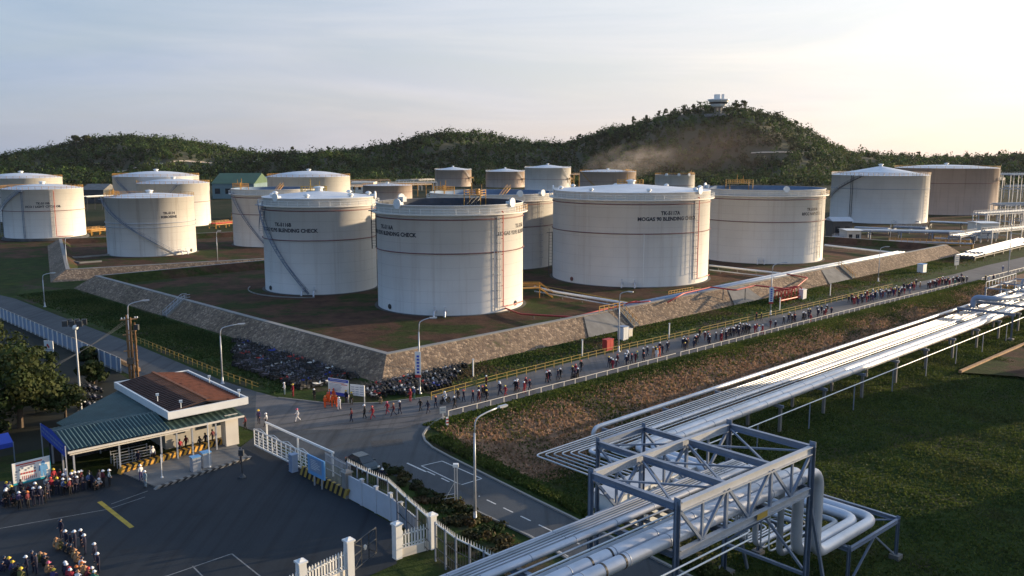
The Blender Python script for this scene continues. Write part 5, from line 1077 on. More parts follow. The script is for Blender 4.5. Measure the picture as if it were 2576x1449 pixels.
cxf = .8; fig = [[(cxf-.055, .72), (cxf-.02, .84), (cxf+.03, .84), (cxf+.06, .72), (cxf+.03, .63), (cxf-.02, .63)], [(cxf-.1, .66), (cxf+.1, .66), (cxf+.13, .4), (cxf+.075, .4), (cxf+.07, .38), (cxf-.07, .38), (cxf-.075, .4), (cxf-.13, .4)], [(cxf-.08, .385), (cxf-.005, .385), (cxf-.015, .12), (cxf-.075, .12)], [(cxf+.005, .385), (cxf+.08, .385), (cxf+.075, .12), (cxf+.015, .12)]]
mk('worker_figure', 'sky_blue', fig, .02); mk('pictograms', 'steel', [(.08+.08*i, .56+.1*((i*7) % 3)/2, .125+.08*i, .64+.1*((i*7) % 3)/2) for i in range(7)]+[(.06, .2+.12*i, .1, .27+.12*i) for i in range(3)], .02); mk('pictograms', 'red', [(.2+.07*i, .42, .25+.07*i, .5) for i in range(6)]+[(.24+.05*i, .16, .255+.05*i, .34) for i in range(8)], .02)
rt, mk = board('gate_board', 'blue information board on white legs in front of the gate', PS(797, 1246, 0), PS(839, 1268, 0), 1.15, 1.95, 'sky_blue', (.28, .74), .16)
mk('printed_panel', 'pale_blue', [(.14, .2, .86, .92)]); mk('printed_lines', 'white', [(.2, .8-.09*i, .2+rr_.uniform(.3, .58), .825-.09*i) for i in range(6)], .02)
rt, mk = board('sign', 'small white sign with red marks by the ribbed panel fence', PS(117, 925, 0), PS(140, 927, 0), 1.3, 1.75, 'white', (.5,)); mk('printed_mark', 'red', [(.3, .45, .5, .7), (.45, .3, .6, .55)]); mk('printed_lines', 'steel', [(.1, .12, .9, .2)])
rt, mk = board('sign', 'pale road sign at the tip of the junction island', PS(1134, 1086, 0), PS(1150, 1084, 0), 1.0, .8, 'cream', (.5,)); mk('printed_lines', 'steel', [(.1, .4, .9, .5), (.1, .65, .9, .75)])
rt, mk = board('sign', 'tall pale sign on the grass bank before the far end of the bund', P(2400, 678, 0), P(2411, 677, 0), 1.2, 3.0, 'cream', (.5,)); mk('printed_lines', 'steel', [(.15, .3+.2*i, .85, .36+.2*i) for i in range(3)])
rt, mk = board('traffic_sign', 'red and white marker post sign where the guardrail begins', PS(1150, 1100, 0), PS(1156, 1099, 0), .2, 1.0, 'white', (.5,)); mk('band', 'red', [(0, .2, 1, .4), (0, .6, 1, .8)])
# blue tent edge at the picture edge
bt = thing('awning', 'blue striped awning jutting in at the edge of the picture', 'awning', P(5, 1150, 0)); b = MB(); a_, c_ = P(-60, 1133, 2.2), P(33, 1112, 2.2); b.quad(a_, c_, c_+BN_*2+up(.6), a_+BN_*2+up(.6)); b.quad(a_, a_-up(.5), c_-up(.5), c_); b.build('cloth', 'blue', bt); b = MB(); b.bar(c_-up(2.2), c_, .1); b.build('post', 'steel', bt)
# ------------------------------------------------------------------ lamps, poles, cabinets
def lamp(label, base, top_v, arm, m='galv', name='street_lamp'):
    h = max(4, zat(top_v, base.y)); root = thing(name, label, 'street lamp', base); ad = Vector((arm[0], arm[1], 0)).normalized(); L_ = arm[2]; b = MB(); b.tube([base, base+up(h*.55), base+up(h*.84)], [.13, .105, .085], 8); b.lathe(base, [(.3, 0), (.3, .12), (.16, .2), (.16, .9), (.12, 1.0)], 8)
    pts = smooth_path([base+up(h*.84), base+up(h*.97)+ad*.1, base+ad*L_*.45+up(h*1.0), base+ad*L_+up(h*1.02)], 1.2, 5); b.tube(pts, .075, 6); b.build('pole', m, root, smooth=True)
    b = MB(); e_ = base+ad*L_+up(h*1.02); b.add([e_+Vector(v) for v in ((-.13, 0, -.06), (.13, 0, -.06), (.1, 0, .08), (-.1, 0, .08))], [(0, 1, 2, 3)]); ax = Matrix((Vector((-ad.y, ad.x, 0)), ad, Vector((0, 0, 1)))).transposed(); b.box(e_+ad*.45, (.34, 1.0, .16), ax=ax); b.box(e_+ad*.5-up(.1), (.26, .6, .06), ax=ax); b.build('lamp_head', 'galv', root); return root
X1, Y1 = (BE_.x, BE_.y), (BN_.x, BN_.y)
lamp('street lamp with a white banner on its pole in front of the parked motorbikes', P(1056, 990), 805, (.96, .3, 1.6)); lamp('street lamp arching above the shaded bund face behind the gatehouse', P(560, 965), 822, (.9, .45, 2.6)); lamp('street lamp rising behind the wooden utility poles', P(331, 935), 762, (.9, .4, 2.2)); lamp('street lamp at the near edge of the branch road', P(1195, 1312), 1046, (.95, .9, 3.0)); lamp('street lamp beside the red cabinet on the bund verge', P(1556, 885), 735, (.8, -.4, 1.4)); lamp('street lamp with a banner beside the red pipe manifold', P(1938, 792), 664, (.95, .3, 2.4)); lamp('street lamp on the verge where the marching crowd is densest', P(2209, 708), 622, (1, 0, 1.4)); lamp('tallest looking street lamp at the far road fork', P(2533, 722), 560, (-1, .1, 1.4)); lamp('street lamp beside the lane near the second bund', P(113, 772), 690, (.7, .5, 1.6)); lamp('slim light mast at the corner of the second bund', P(170, 692), 600, (.4, .3, .5)); lamp('slim light mast in front of the kerosene tank valves', P(548, 664), 583, (.4, .3, .5)); lamp('light mast among the pipework before the cone roofed tank', P(2238, 616), 555, (.3, 0, .4)); lamp('light mast in front of the wide tan tank', P(2452, 605), 540, (-.8, 0, 1.2))
for (u, v, h, lb) in ((1054, 972, 3.4, 'white vertical banner with red foot tied to the lamp by the motorbikes'), (1938, 786, 3.2, 'white vertical banner tied to the lamp by the red manifold')):
    bs = P(u, 990 if u < 1500 else 792, 0); root = thing('banner', lb, 'banner', bs+up(2.2)); b = MB(); s = Vector((.42, -.1, 0)); f_ = Vector((-.05, -.22, 0)); b.add([bs-s+f_+up(2.6), bs+s+f_+up(2.6), bs+s+f_+up(2.6+h), bs-s+f_+up(2.6+h), bs-s+f_*1.1+up(2.6), bs+s+f_*1.1+up(2.6), bs+s+f_*1.1+up(2.6+h), bs-s+f_*1.1+up(2.6+h)], [(0, 1, 2, 3), (7, 6, 5, 4), (0, 4, 5, 1), (2, 6, 7, 3), (1, 5, 6, 2), (0, 3, 7, 4)]); b.build('cloth', 'white', root)
    b = MB(); f2 = f_*1.25
    b.quad(bs-s+f2+up(2.35), bs+s+f2+up(2.35), bs+s+f2+up(2.75), bs-s+f2+up(2.75)); b.build('red_band', 'red', root); b = MB()
    for i in range(6): z = 2.95+i*.45; b.quad(bs-s*.4+f2+up(z), bs+s*.45+f2+up(z), bs+s*.45+f2+up(z+.28), bs-s*.4+f2+up(z+.28))
    b.build('lettering', 'blue', root)
mp_ = [(1220, 972), (1501, 918), (1725, 872), (2010, 800), (2140, 762)]
for i, (u, v) in enumerate(mp_): b = MB(); p = PS(u, v, 0); b.bar(p, p+up(2.6), .16); b.box(p+up(2.7), (.3, .3, .1)); b.build('pole_shaft', 'white', tag_root := thing('marker_pole', ('white marker pole nearest the motorbikes on the verge', 'second white marker pole along the verge, by the bund steps', 'white marker pole on the verge between the red cabinet and the manifold', 'white marker pole beside the lamp by the manifold', 'farthest white marker pole on the verge')[i], 'pole', p))
fp = P(206, 1052, 0); root = thing('floodlight_pole', 'tall slender floodlight pole with a dark lamp cage beside the tree', 'floodlight pole', fp); h = zat(822, fp.y); b = MB(); b.tube([fp, fp+up(h)], [.16, .1], 8); b.build('pole', 'galv', root); b = MB(); c_ = fp+up(h+.3)
for x in (-.9, 0, .9):
    for y in (-.6, .6): b.box(c_+Vector((x, y, .2)), (.6, .4, .7), .3)
b.bar(c_+Vector((-1.1, 0, 0)), c_+Vector((1.1, 0, 0)), .12); b.bar(c_+Vector((0, -.8, 0)), c_+Vector((0, .8, 0)), .12); b.build('lamp_cage', 'dark_metal', root); b = MB(); b.lathe(c_+Vector((.35, -.6, -.3)), [(.02, -.3), (.28, -.2), (.36, .05), (.25, .3), (.02, .38)], 10); b.build('globe_lamp', 'white', root, smooth=True)
up0 = P(328, 955, 0); root = thing('utility_pole', 'cluster of brown utility poles with crossarms behind the gatehouse', 'utility pole', up0); ht = zat(792, up0.y)
for k, (x, y) in enumerate(((0, 0), (.5, .15), (.2, .6), (.95, .4))):
    b = MB(); q = up0+Vector((x, y, 0)); b.tube([q, q+up(ht-k*.4)], [.2, .15], 8)
    for z_ in np.arange(1.2, ht-2, 1.5): b.lathe(q+up(z_), [(.2, 0), (.26, .02), (.26, .14), (.2, .16)], 8); b.build('pole', 'brown_pole', root)
for z in (ht*.45, ht*.7, ht*.93): b = MB(); b.box(up0+Vector((.25, .1, z)), (1.8+.5*(z > ht*.9), .14, .16), .5); b.build('crossarm', 'brown_pole', root)
b = MB()
for x in (-.9, -.5, .9, 1.2): b.lathe(up0+Vector((x*.88+.25, x*.48+.1, ht*.93+.08)), [(.08, 0), (.12, .12), (.06, .25), (.02, .28)], 8)
b.build('insulator', 'white', root); b = MB(); b.box(up0+Vector((1.2, .5, ht*.8)), (.6, .5, .8)); b.build('switch_box', 'dark_metal', root); b = MB(); b.box(up0+Vector((.3, -.3, ht*.3)), (.9, .5, .9), .5); b.build('switch_box', 'dark_metal', root)
b = MB()
for k in range(3):
    w0 = up0+Vector((-.4+.4*k, 0, ht*.9)); w1 = P(-60, 1000-k*10, 6.2); pts = [w0.lerp(w1, i/8)-up(1.2*math.sin(PI*i/8)) for i in range(9)]; b.tube(pts, .025, 4)
tag(b.build('power_lines', 'dark_metal', origin=up0+up(ht*.9)), 'three sagging wires from the utility poles over the tree', 'wires')
cm = PS(1176, 1302, 0); root = thing('camera_mast', 'slim braced camera mast with a cage ladder in the shrub bed', 'mast', cm); b = MB(); hm_ = zat(1173, cm.y)
for x in (-.12, .12): b.tube([cm+Vector((x, 0, 0)), cm+Vector((x, 0, hm_))], .05, 6)
b.bar(cm+Vector((-1.2, .2, .2)), cm+Vector((-.1, 0, hm_*.6)), .06); b.bar(cm+Vector((-.1, 0, hm_*.2)), cm+Vector((-1.3, .1, hm_*.14)), .05); b.bar(cm+Vector((-.1, 0, hm_*.3)), cm+Vector((-1.1, .1, hm_*.24)), .05); b.build('mast', 'galv', root); b = MB(); b.box(cm+up(hm_+.1), (.5, .4, .3)); b.build('camera_box', 'white', root)
def cabinet(name, label, p, d, m, m2=None, rz=R(42)):
    root = thing(name, label, 'cabinet', p); b = MB(); b.box(p+up(d[2]/2+.12), d, rz); b.build('body', m, root); b = MB(); b.box(p+up(d[2]+.16), (d[0]*1.1, d[1]*1.15, .1), rz); b.box(p+up(.06), (d[0]*1.05, d[1]*1.05, .12), rz); b.build('lid', m2 or m, root); ax = Matrix.Rotation(rz, 3, 'Z'); b = MB()
    for s in (-1, 1): b.box(p+ax@Vector((s*d[0]*.24, -d[1]*.51, d[2]/2+.12)), (d[0]*.44, .03, d[2]*.86), rz)
    b.build('door', m, root)
cabinet('fire_cabinet', 'bright red fire hose cabinet on the verge behind the yellow handrail', PS(1567, 902, 0), (1.7, 1.0, 1.7), 'red'); cabinet('control_cabinet', 'white cabinet with blue side standing behind the lamp on the verge', PS(1606, 876, 0), (1.4, 1.3, 2.3), 'white', 'pale_blue'); cabinet('control_cabinet', 'small cream cabinet next to the white one with the blue side', PS(1621, 869, 0), (1.0, .9, 1.4), 'cream'); cabinet('control_cabinet', 'white cabinet beside the red manifold on the verge', PS(2068, 770, 0), (1.6, 1.2, 2.0), 'white'); cabinet('control_cabinet', 'pale cabinet with blue top on the far grass bank', PS(2376, 702, 0), (2.4, 1.6, 2.2), 'white', 'sky_blue'); cabinet('barrier_machine', 'pale blue barrier machine on the island nearer the billboard', PS(505, 1216, 0), (.9, .7, 1.5), 'steel_pale', 'sky_blue'); cabinet('barrier_machine', 'pale blue barrier machine on the island nearer the gate', PS(532, 1206, 0), (.9, .7, 1.6), 'steel_pale', 'sky_blue')
for (u, v, t, lb) in ((541, 1207, 1090, 'thin white flagpole rising through the canopy edge beside the barrier machines'), (418, 1234, 1172, 'shorter white pole on the kerb island by the striped kerb')):
    p = PS(u, v, 0); root = thing('flagpole', lb, 'pole', p); b = MB(); b.tube([p, p+up(zat(t/1.02484, p.y))], .05, 6); b.lathe(p, [(.14, 0), (.14, .2), (.06, .25)], 8); b.build('pole_shaft', 'white', root)
p = PS(625, 1232, 0); root = thing('barrier_stand', 'dark barrier stand with a heavy round foot in the yard', 'stand', p); b = MB(); b.lathe(p, [(.4, 0), (.38, .12), (.12, .4), (.07, .5), (.07, 2.8), (.02, 2.85)], 10); b.build('stand_body', 'dark_metal', root); b = MB(); b.box(p+up(2.7), (.5, .35, .6)); b.build('signal_head', 'dark_metal', root)
cabinet('guard_post', 'pale blue stone post beside the seated guard at the gate', PS(757, 1215, 0), (.7, .7, 1.7), 'pale_blue')
# car
def car(label, p, rz):
    root = thing('parked_car', label, 'car', p); root.rotation_euler = (0, 0, rz); cr_ = lambda x, z, w: [(x, -w, z), (x, w, z)]
    prof = [(-2.2, .55, .78, .6), (-2.15, .85, .82, .72), (-1.5, 1.0, .86, .8), (-.6, 1.02, .88, .84), (.5, 1.0, .88, .84), (1.3, .95, .86, .8), (2.05, .78, .8, .7), (2.25, .55, .72, .55)]
    def loft(secs):
        b = MB(); vs, fs = [], []
        for x, zt, w, wb_ in secs: vs += [(x, -w, .35), (x, -w*1.02, zt*.65), (x, -wb_, zt), (x, wb_, zt), (x, w*1.02, zt*.65), (x, w, .35)]
        k = len(secs)
        for i in range(k-1):
            for j in range(6): fs.append((i*6+j, i*6+(j+1) % 6, (i+1)*6+(j+1) % 6, (i+1)*6+j))
        fs += [tuple(range(6))[::-1], tuple(range((k-1)*6, k*6))]; b.add(vs, fs); return b
    def lp(b, nm, m, sm=False):
        me_ = bpy.data.meshes.new(nm); me_.from_pydata(b.v, [], b.f); me_.materials.append(M[m]); me_.polygons.foreach_set('use_smooth', [sm]*len(b.f)); o = bpy.data.objects.new(nm, me_); C.objects.link(o); o.parent = root; return o
    lp(loft(prof), 'body', 'car_paint')
    b = MB(); vs = []
    for x, z, w in ((-1.75, .98, .76), (-1.05, 1.42, .62), (.35, 1.44, .62), (1.2, .98, .76)): vs += cr_(x, z, w)
    b.add(vs, [(0, 2, 3, 1), (2, 4, 5, 3), (4, 6, 7, 5), (0, 6, 4, 2), (1, 3, 5, 7)]); lp(b, 'window', 'glass_dark'); b = MB(); b.box((-.35, 0, 1.45), (1.45, 1.26, .05)); lp(b, 'roof_panel', 'car_paint')
    for x in (-1.4, 1.42):
        for y in (-.8, .8): b = MB(); b.disc((x, y, .34), (0, 1, 0), .34, .22, 14); w_ = lp(b, 'wheel', 'rubber'); b = MB(); b.disc((x, y*1.12, .34), (0, 1, 0), .2, .06, 10); h_ = lp(b, 'rim', 'galv'); h_.parent = w_
    for y in (-.6, .6): b = MB(); b.box((2.2, y, .66), (.1, .3, .14)); lp(b, 'headlight', 'white'); b = MB(); b.box((-2.2, y, .75), (.08, .3, .16)); lp(b, 'tail_light', 'red')
    for y in (-.95, .95): b = MB(); b.box((.85, y, 1.0), (.16, .2, .14)); lp(b, 'wing_mirror', 'car_paint')
cp_ = P(912, 1178, 0); car('dark green blue sedan parked on the branch road behind the spiked fence', cp_, math.atan2(-BN_.y, -BN_.x))
# tower on the hill
tp_ = hill_hit(1797, 292) or Vector((320, 1380, 100)); zb_ = tp_.z; hh_ = zat(252, tp_.y); root = thing('lookout_tower', 'white lookout tower with a flared cabin on the summit of the tallest hill', 'tower', tp_); s = tp_.y/F
b = MB()
for a in range(6): q = Vector((math.cos(a*PI/3)*8*s, math.sin(a*PI/3)*8*s, 0)); b.bar(tp_+q, tp_+q*.9+up(zat(266, tp_.y)-zb_), 2.6*s)
b.lathe(tp_, [(4*s, 0), (4*s, zat(266, tp_.y)-zb_)], 10); b.build('legs', 'concrete', root); b = MB(); z1, z2, z3 = zat(267, tp_.y)-zb_, zat(253, tp_.y)-zb_, zat(250, tp_.y)-zb_
b.lathe(tp_, [(12*s, z1-2*s), (17*s, z1), (25*s, z2), (27*s, z2), (27*s, z3), (2*s, z3+1.5*s)], 8); b.build('cabin', 'white', root); b = MB(); b.lathe(tp_, [(20.4*s, z1+5*s), (23.4*s, z2-4*s)], 8); b.build('window', 'glass_dark', root); b = MB(); b.box(tp_+Vector((-4*s, 0, z3+6*s)), (12*s, 12*s, 12*s)); b.box(tp_+Vector((10*s, 0, z3+6*s)), (6*s, 6*s, 13*s)); b.build('roof_house', 'white', root)
b = MB(); b.lathe(tp_-up(2), [(34*s, 0), (34*s, 4)], 12); b.lathe(tp_, [(34*s, 2), (.1, 5*s)], 12); b.build('base_pavilion', 'concrete', root)
# ------------------------------------------------------------------ people
def body(name, J, E):
    """one continuous skinned figure. J: joint -> (x, y, z, radius); E: (a, b, region); faces as (mesh, region per face)"""
    names = list(J); ix = {k: i for i, k in enumerate(names)}; me = bpy.data.meshes.new(name); me.from_pydata([J[k][:3] for k in names], [(ix[a], ix[b]) for a, b, r in E], [])
    o = bpy.data.objects.new(name, me); C.objects.link(o); sk = o.modifiers.new('skin', 'SKIN'); sk.use_smooth_shade = True
    for k in names: v = me.skin_vertices[0].data[ix[k]]; v.radius = (J[k][3], J[k][3]); v.use_root = (k == 'pelvis')
    ss = o.modifiers.new('sub', 'SUBSURF'); ss.levels = 1; ss.render_levels = 1
    dg = bpy.context.evaluated_depsgraph_get(); m2 = bpy.data.meshes.new_from_object(o.evaluated_get(dg)); bpy.data.objects.remove(o); bpy.data.meshes.remove(me)
    m2.name = name; m2.materials.clear()
    for m in ('skin', 'navy', 'navy', 'boot'): m2.materials.append(M[m])
    A = np.array([J[a][:3] for a, b, r in E]); B_ = np.array([J[b][:3] for a, b, r in E]); reg = np.array([r for a, b, r in E]); ra = np.array([(J[a][3]+J[b][3])/2 for a, b, r in E])
    mi = []
    for p in m2.polygons:
        c = np.array(p.center); d = B_-A; t = np.clip(((c-A)*d).sum(1)/(d*d).sum(1), 0, 1); ds = np.linalg.norm(c-(A+d*t[:, None]), axis=1)-ra; mi.append(int(reg[ds.argmin()]))
    m2.polygons.foreach_set('material_index', mi); m2.polygons.foreach_set('use_smooth', [True]*len(mi)); m2.update(); return m2
SK, TOP, LEG, BOOT = 0, 1, 2, 3
def pose(name, pel, chest, neck, head, arms, legs, hands=None):
    J = dict(pelvis=(*pel, .135), belly=(*[(a+b)/2 for a, b in zip(pel, chest)], .135), chest=(*chest, .16), neck=(*neck, .055), jaw=(*[n*.45+h*.55 for n, h in zip(neck, head)], .078), head=(*head, .098), crown=(head[0], head[1]-.01, head[2]+.075, .075), nose=(head[0], head[1]+.105, head[2]-.02, .018))
    E = [('pelvis', 'belly', LEG), ('belly', 'chest', TOP), ('chest', 'neck', TOP), ('neck', 'jaw', SK), ('jaw', 'head', SK), ('head', 'crown', SK), ('head', 'nose', SK)]
    for s, (sh, el, wr, ha) in arms.items():
        for k, q, r in (('sh', sh, .075), ('el', el, .052), ('wr', wr, .037), ('ha', ha, .04)): J[k+s] = (*q, r)
        E += [('chest', 'sh'+s, TOP), ('sh'+s, 'el'+s, TOP), ('el'+s, 'wr'+s, TOP), ('wr'+s, 'ha'+s, SK)]
        d = Vector(ha)-Vector(wr); d.normalize(); y = Vector((0, 1, 0)); y = (y-d*y.dot(d)).normalized()
        for i in range(4):
            L1 = (.075, .085, .08, .06)[i]; o = Vector(ha)+y*(.03-.02*i); p1 = o+d*L1*.6; p2 = p1+(d*.7+y*.2*(1 if i < 2 else -.2))*L1*.6
            J['f%d%s' % (i, s)] = (*p1, .0095); J['g%d%s' % (i, s)] = (*p2, .008); E += [('ha'+s, 'f%d%s' % (i, s), SK), ('f%d%s' % (i, s), 'g%d%s' % (i, s), SK)]
        p1 = Vector(wr).lerp(Vector(ha), .6)+y*.055+d*.02; J['th'+s] = (*p1, .011); J['tt'+s] = (*(p1+d*.035+y*.01), .009); E += [('wr'+s, 'th'+s, SK), ('th'+s, 'tt'+s, SK)]
    for s, (hp, kn, an, to) in legs.items():
        for k, q, r in (('hp', hp, .1), ('kn', kn, .07), ('an', an, .052), ('to', to, .042)): J[k+s] = (*q, r)
        E += [('pelvis', 'hp'+s, LEG), ('hp'+s, 'kn'+s, LEG), ('kn'+s, 'an'+s, LEG), ('an'+s, 'to'+s, BOOT)]
    return body(name, J, E), head
POSE = {}
POSE['walk'] = pose('body', (0, 0, .94), (0, .02, 1.3), (0, .03, 1.47), (0, .06, 1.61), dict(l=((-.19, .02, 1.39), (-.24, -.13, 1.14), (-.25, -.06, .9), (-.25, -.02, .82)), r=((.19, .02, 1.39), (.24, .13, 1.15), (.24, .3, .97), (.23, .37, .93))), dict(l=((-.1, .02, .9), (-.1, .22, .53), (-.1, .3, .1), (-.11, .44, .06)), r=((.1, 0, .9), (.1, -.06, .5), (.1, -.36, .2), (.1, -.28, .06))))
POSE['stride'] = pose('body', (0, 0, .95), (0, .03, 1.31), (0, .04, 1.48), (0, .07, 1.62), dict(l=((-.19, .03, 1.4), (-.25, .1, 1.15), (-.25, .22, .95), (-.24, .28, .9)), r=((.19, .02, 1.4), (.24, -.1, 1.15), (.25, -.08, .91), (.25, -.06, .83))), dict(l=((-.1, 0, .91), (-.11, .02, .5), (-.11, -.17, .12), (-.12, -.04, .05)), r=((.1, .01, .91), (.1, .16, .53), (.1, .16, .12), (.1, .3, .06))))
POSE['stand'] = pose('body', (0, 0, .95), (0, .0, 1.31), (0, .01, 1.49), (0, .03, 1.63), dict(l=((-.19, 0, 1.4), (-.25, .0, 1.14), (-.25, .1, .92), (-.24, .14, .85)), r=((.19, 0, 1.4), (.26, .0, 1.14), (.22, .16, 1.0), (.14, .24, 1.0))), dict(l=((-.1, 0, .91), (-.12, .02, .5), (-.13, 0, .1), (-.15, .13, .05)), r=((.1, 0, .91), (.12, .02, .5), (.13, -.02, .1), (.16, .11, .05))))
POSE['squat'] = pose('body', (0, -.1, .25), (0, .08, .58), (0, .13, .75), (0, .18, .88), dict(l=((-.19, .08, .66), (-.26, .26, .52), (-.12, .42, .52), (-.06, .47, .52)), r=((.19, .08, .66), (.26, .26, .52), (.12, .42, .5), (.05, .46, .48))), dict(l=((-.11, -.06, .25), (-.19, .34, .47), (-.15, .2, .1), (-.17, .36, .05)), r=((.11, -.06, .25), (.19, .34, .47), (.15, .2, .1), (.17, .36, .05))))
POSE['ride'] = pose('body', (0, -.15, .82), (0, .02, 1.16), (0, .06, 1.33), (0, .09, 1.47), dict(l=((-.19, .02, 1.24), (-.3, .22, 1.06), (-.3, .46, 1.02), (-.3, .54, 1.02)), r=((.19, .02, 1.24), (.3, .22, 1.06), (.3, .46, 1.02), (.3, .54, 1.02))), dict(l=((-.11, -.12, .8), (-.17, .28, .66), (-.18, .1, .3), (-.19, .25, .26)), r=((.11, -.12, .8), (.17, .28, .66), (.18, .1, .3), (.19, .25, .26))))
def hat_mesh(kind):
    b = MB()
    if kind == 'helmet': b.lathe((0, .0, 0), [(.005, .155), (.06, .148), (.105, .115), (.13, .06), (.135, .02), (.165, .01), (.16, 0), (.12, 0)], 14); b.box((0, .15, .012), (.16, .1, .015))
    elif kind == 'hat': b.lathe((0, 0, 0), [(.005, .13), (.07, .125), (.1, .07), (.11, .02), (.21, -.01), (.2, -.02), (.1, .0)], 14)
    else: b.lathe((0, -.015, 0), [(.005, .125), (.07, .11), (.108, .06), (.118, .0), (.11, -.07), (.08, -.1)], 12)
    me_ = bpy.data.meshes.new(kind); me_.from_pydata(b.v, [], b.f); me_.materials.append(M['h_white']); me_.polygons.foreach_set('use_smooth', [True]*len(b.f)); return me_
HAT = {k: hat_mesh(k) for k in ('helmet', 'hat', 'hair')}
strip_me = None
CN = dict(navy='navy coveralls', black_cloth='black clothes', red_cloth='red coveralls', orange_cloth='orange coveralls', maroon='maroon coveralls', white_cloth='white coveralls', grey_blue='grey coveralls', olive='olive clothes', purple='purple jacket', khaki='khaki clothes', tan='tan clothes', green_cloth='green coveralls', blue_cloth='blue shirt')
HN = dict(h_white='white helmet', h_yellow='yellow helmet', h_red='red helmet', h_navy='dark helmet', h_brown='brown hat', h_orange='orange helmet', h_pink='pink helmet', hair='bare dark hair')
people = []
def person(p, top, hat, ps='walk', rz=0., leg=None, where='', group=None, hk=None, sc=None):
    people.append(dict(p=Vector(p), top=top, hat=hat, ps=ps, rz=rz, leg=leg or top, where=where, group=group, hk=hk or ('hair' if hat == 'hair' else 'hat' if hat == 'h_brown' else 'helmet'), sc=sc or rng.uniform(.94, 1.05)))
def make_people():
    key = {}
    for q in people: key.setdefault((q['where'], q['top'], q['leg'], q['hat']), []).append(q)
    ordn = ['first', 'second', 'third', 'fourth', 'fifth', 'sixth', 'seventh', 'eighth', 'ninth', 'tenth', 'eleventh', 'twelfth', 'thirteenth', 'fourteenth', 'fifteenth', 'sixteenth', 'seventeenth', 'eighteenth', 'nineteenth', 'twentieth']
    for k, l in key.items():
        l.sort(key=lambda q: q['p'].length)
        for i, q in enumerate(l):
            cl = CN[q['top']] if q['leg'] == q['top'] else CN[q['top']].replace(' coveralls', ' top').replace(' clothes', ' top')+', '+q['leg'].replace('_cloth', '').replace('_', ' ')+' trousers'
            lab = '%sperson in %s and %s %s' % (('nearest ' if i == 0 else ordn[i]+' nearest ') if len(l) > 1 else '', cl, HN[q['hat']], q['where'])
            if len(lab.split()) > 16: lab = lab.replace(' trousers', '')
            if len(lab.split()) > 16: lab = lab.replace(' and ', ', ', 1).replace('bare dark', 'dark')
            assert len(lab.split()) <= 16, lab
            root = thing('person', lab, 'person', q['p'], q['group']); root.rotation_euler = (0, 0, q['rz']); root.scale = (q['sc'],)*3
            me_, hd = POSE[q['ps']]; o = bpy.data.objects.new('body', me_); C.objects.link(o); o.parent = root
            for s_, m in ((1, q['top']), (2, q['leg'])): o.material_slots[s_].link = 'OBJECT'; o.material_slots[s_].material = M[m]
            h = bpy.data.objects.new({'hair': 'hair', 'hat': 'hat', 'helmet': 'helmet'}[q['hk']], HAT[q['hk']]); C.objects.link(h); h.parent = root; h.location = (hd[0], hd[1], hd[2]+.01)
            h.material_slots[0].link = 'OBJECT'; h.material_slots[0].material = M[q['hat']]
def face(d): return math.atan2(-d[0], d[1])
SWd = face((-GE.x, -GE.y)); TOGATE = face((-.9, -.45))
HW = ['h_white', 'h_white', 'h_white', 'h_yellow', 'h_navy', 'h_red']
def walker(u, v, top, hat=None, where='', leg=None, ps=None, rz=None):
    person(PS(u, v, .008), top, hat or HW[int(rng.integers(6))], ps or ('walk' if rng.random() < .5 else 'stride'), (SWd if rz is None else rz)+rng.normal()*.25, leg, where)
J1 = 'crossing before the notice boards'
for u, v, t, h, l in ((907, 1088, 'maroon', 'hair', 'navy'), (941, 1079, 'black_cloth', 'h_white', None), (961, 1081, 'red_cloth', 'h_red', None), (999, 1068, 'red_cloth', 'h_pink', None), (1015, 1073, 'maroon', 'h_brown', 'navy'), (1032, 1068, 'navy', 'h_white', None)): walker(u, v, t, h, J1, l, rz=TOGATE)
for u, v, t, h in ((1084, 1060, 'black_cloth', 'h_navy'), (1104, 1066, 'navy', 'hair'), (1124, 1053, 'navy', 'h_orange'), (1172, 1054, 'black_cloth', 'h_white')): walker(u, v, t, h, 'by the island tip')
walker(875, 1057, 'white_cloth', 'h_white', 'beside the orange group'); walker(768, 1087, 'white_cloth', 'h_pink', 'walking alone across the junction', rz=TOGATE)
walker(688, 1100, 'white_cloth', 'h_white', 'towards the sliding gate', 'black_cloth', rz=TOGATE); walker(668, 1093, 'purple', 'h_yellow', 'behind the sliding gate end', 'navy', ps='stand'); walker(634, 1109, 'maroon', 'hair', 'by the gatehouse pillar', 'black_cloth', rz=TOGATE)
for k, (u, v) in enumerate(((838, 1052), (846, 1046), (856, 1050), (864, 1044), (850, 1036), (860, 1034), (868, 1050))): walker(u, v, 'orange_cloth', ('h_orange', 'h_red')[k % 2], 'in the tight orange group', ps='stand', rz=rng.uniform(0, 6))
walker(734, 1018, 'white_cloth', 'h_white', 'by the motorbikes', 'grey_blue', ps='stand'); walker(756, 1023, 'red_cloth', 'h_yellow', 'by the motorbikes', ps='stand'); walker(811, 1033, 'black_cloth', 'h_white', 'on the kerb before the motorbikes', ps='stand')
walker(893, 1040, 'navy', 'h_yellow', 'under the notice boards', ps='stand'); walker(907, 1043, 'olive', 'h_yellow', 'under the notice boards', 'black_cloth', ps='stand'); walker(984, 1040, 'khaki', 'h_brown', 'crouching beside the chart board', ps='squat')
walker(1058, 1036, 'red_cloth', 'h_red', 'by the bannered lamp', ps='stand'); walker(1068, 1030, 'blue_cloth', 'h_white', 'by the bannered lamp', 'green_cloth', ps='stand')
J2 = 'on the near stretch of road'
for u, v, t in ((1196, 1036, 'navy'), (1220, 1039, 'navy'), (1235, 1036, 'maroon'), (1255, 1037, 'black_cloth'), (1290, 1019, 'navy'), (1303, 1023, 'red_cloth'), (1334, 1010, 'navy'), (1352, 1015, 'red_cloth'), (1356, 1003, 'maroon'), (1366, 1008, 'navy')): walker(u, v, t, None, J2)
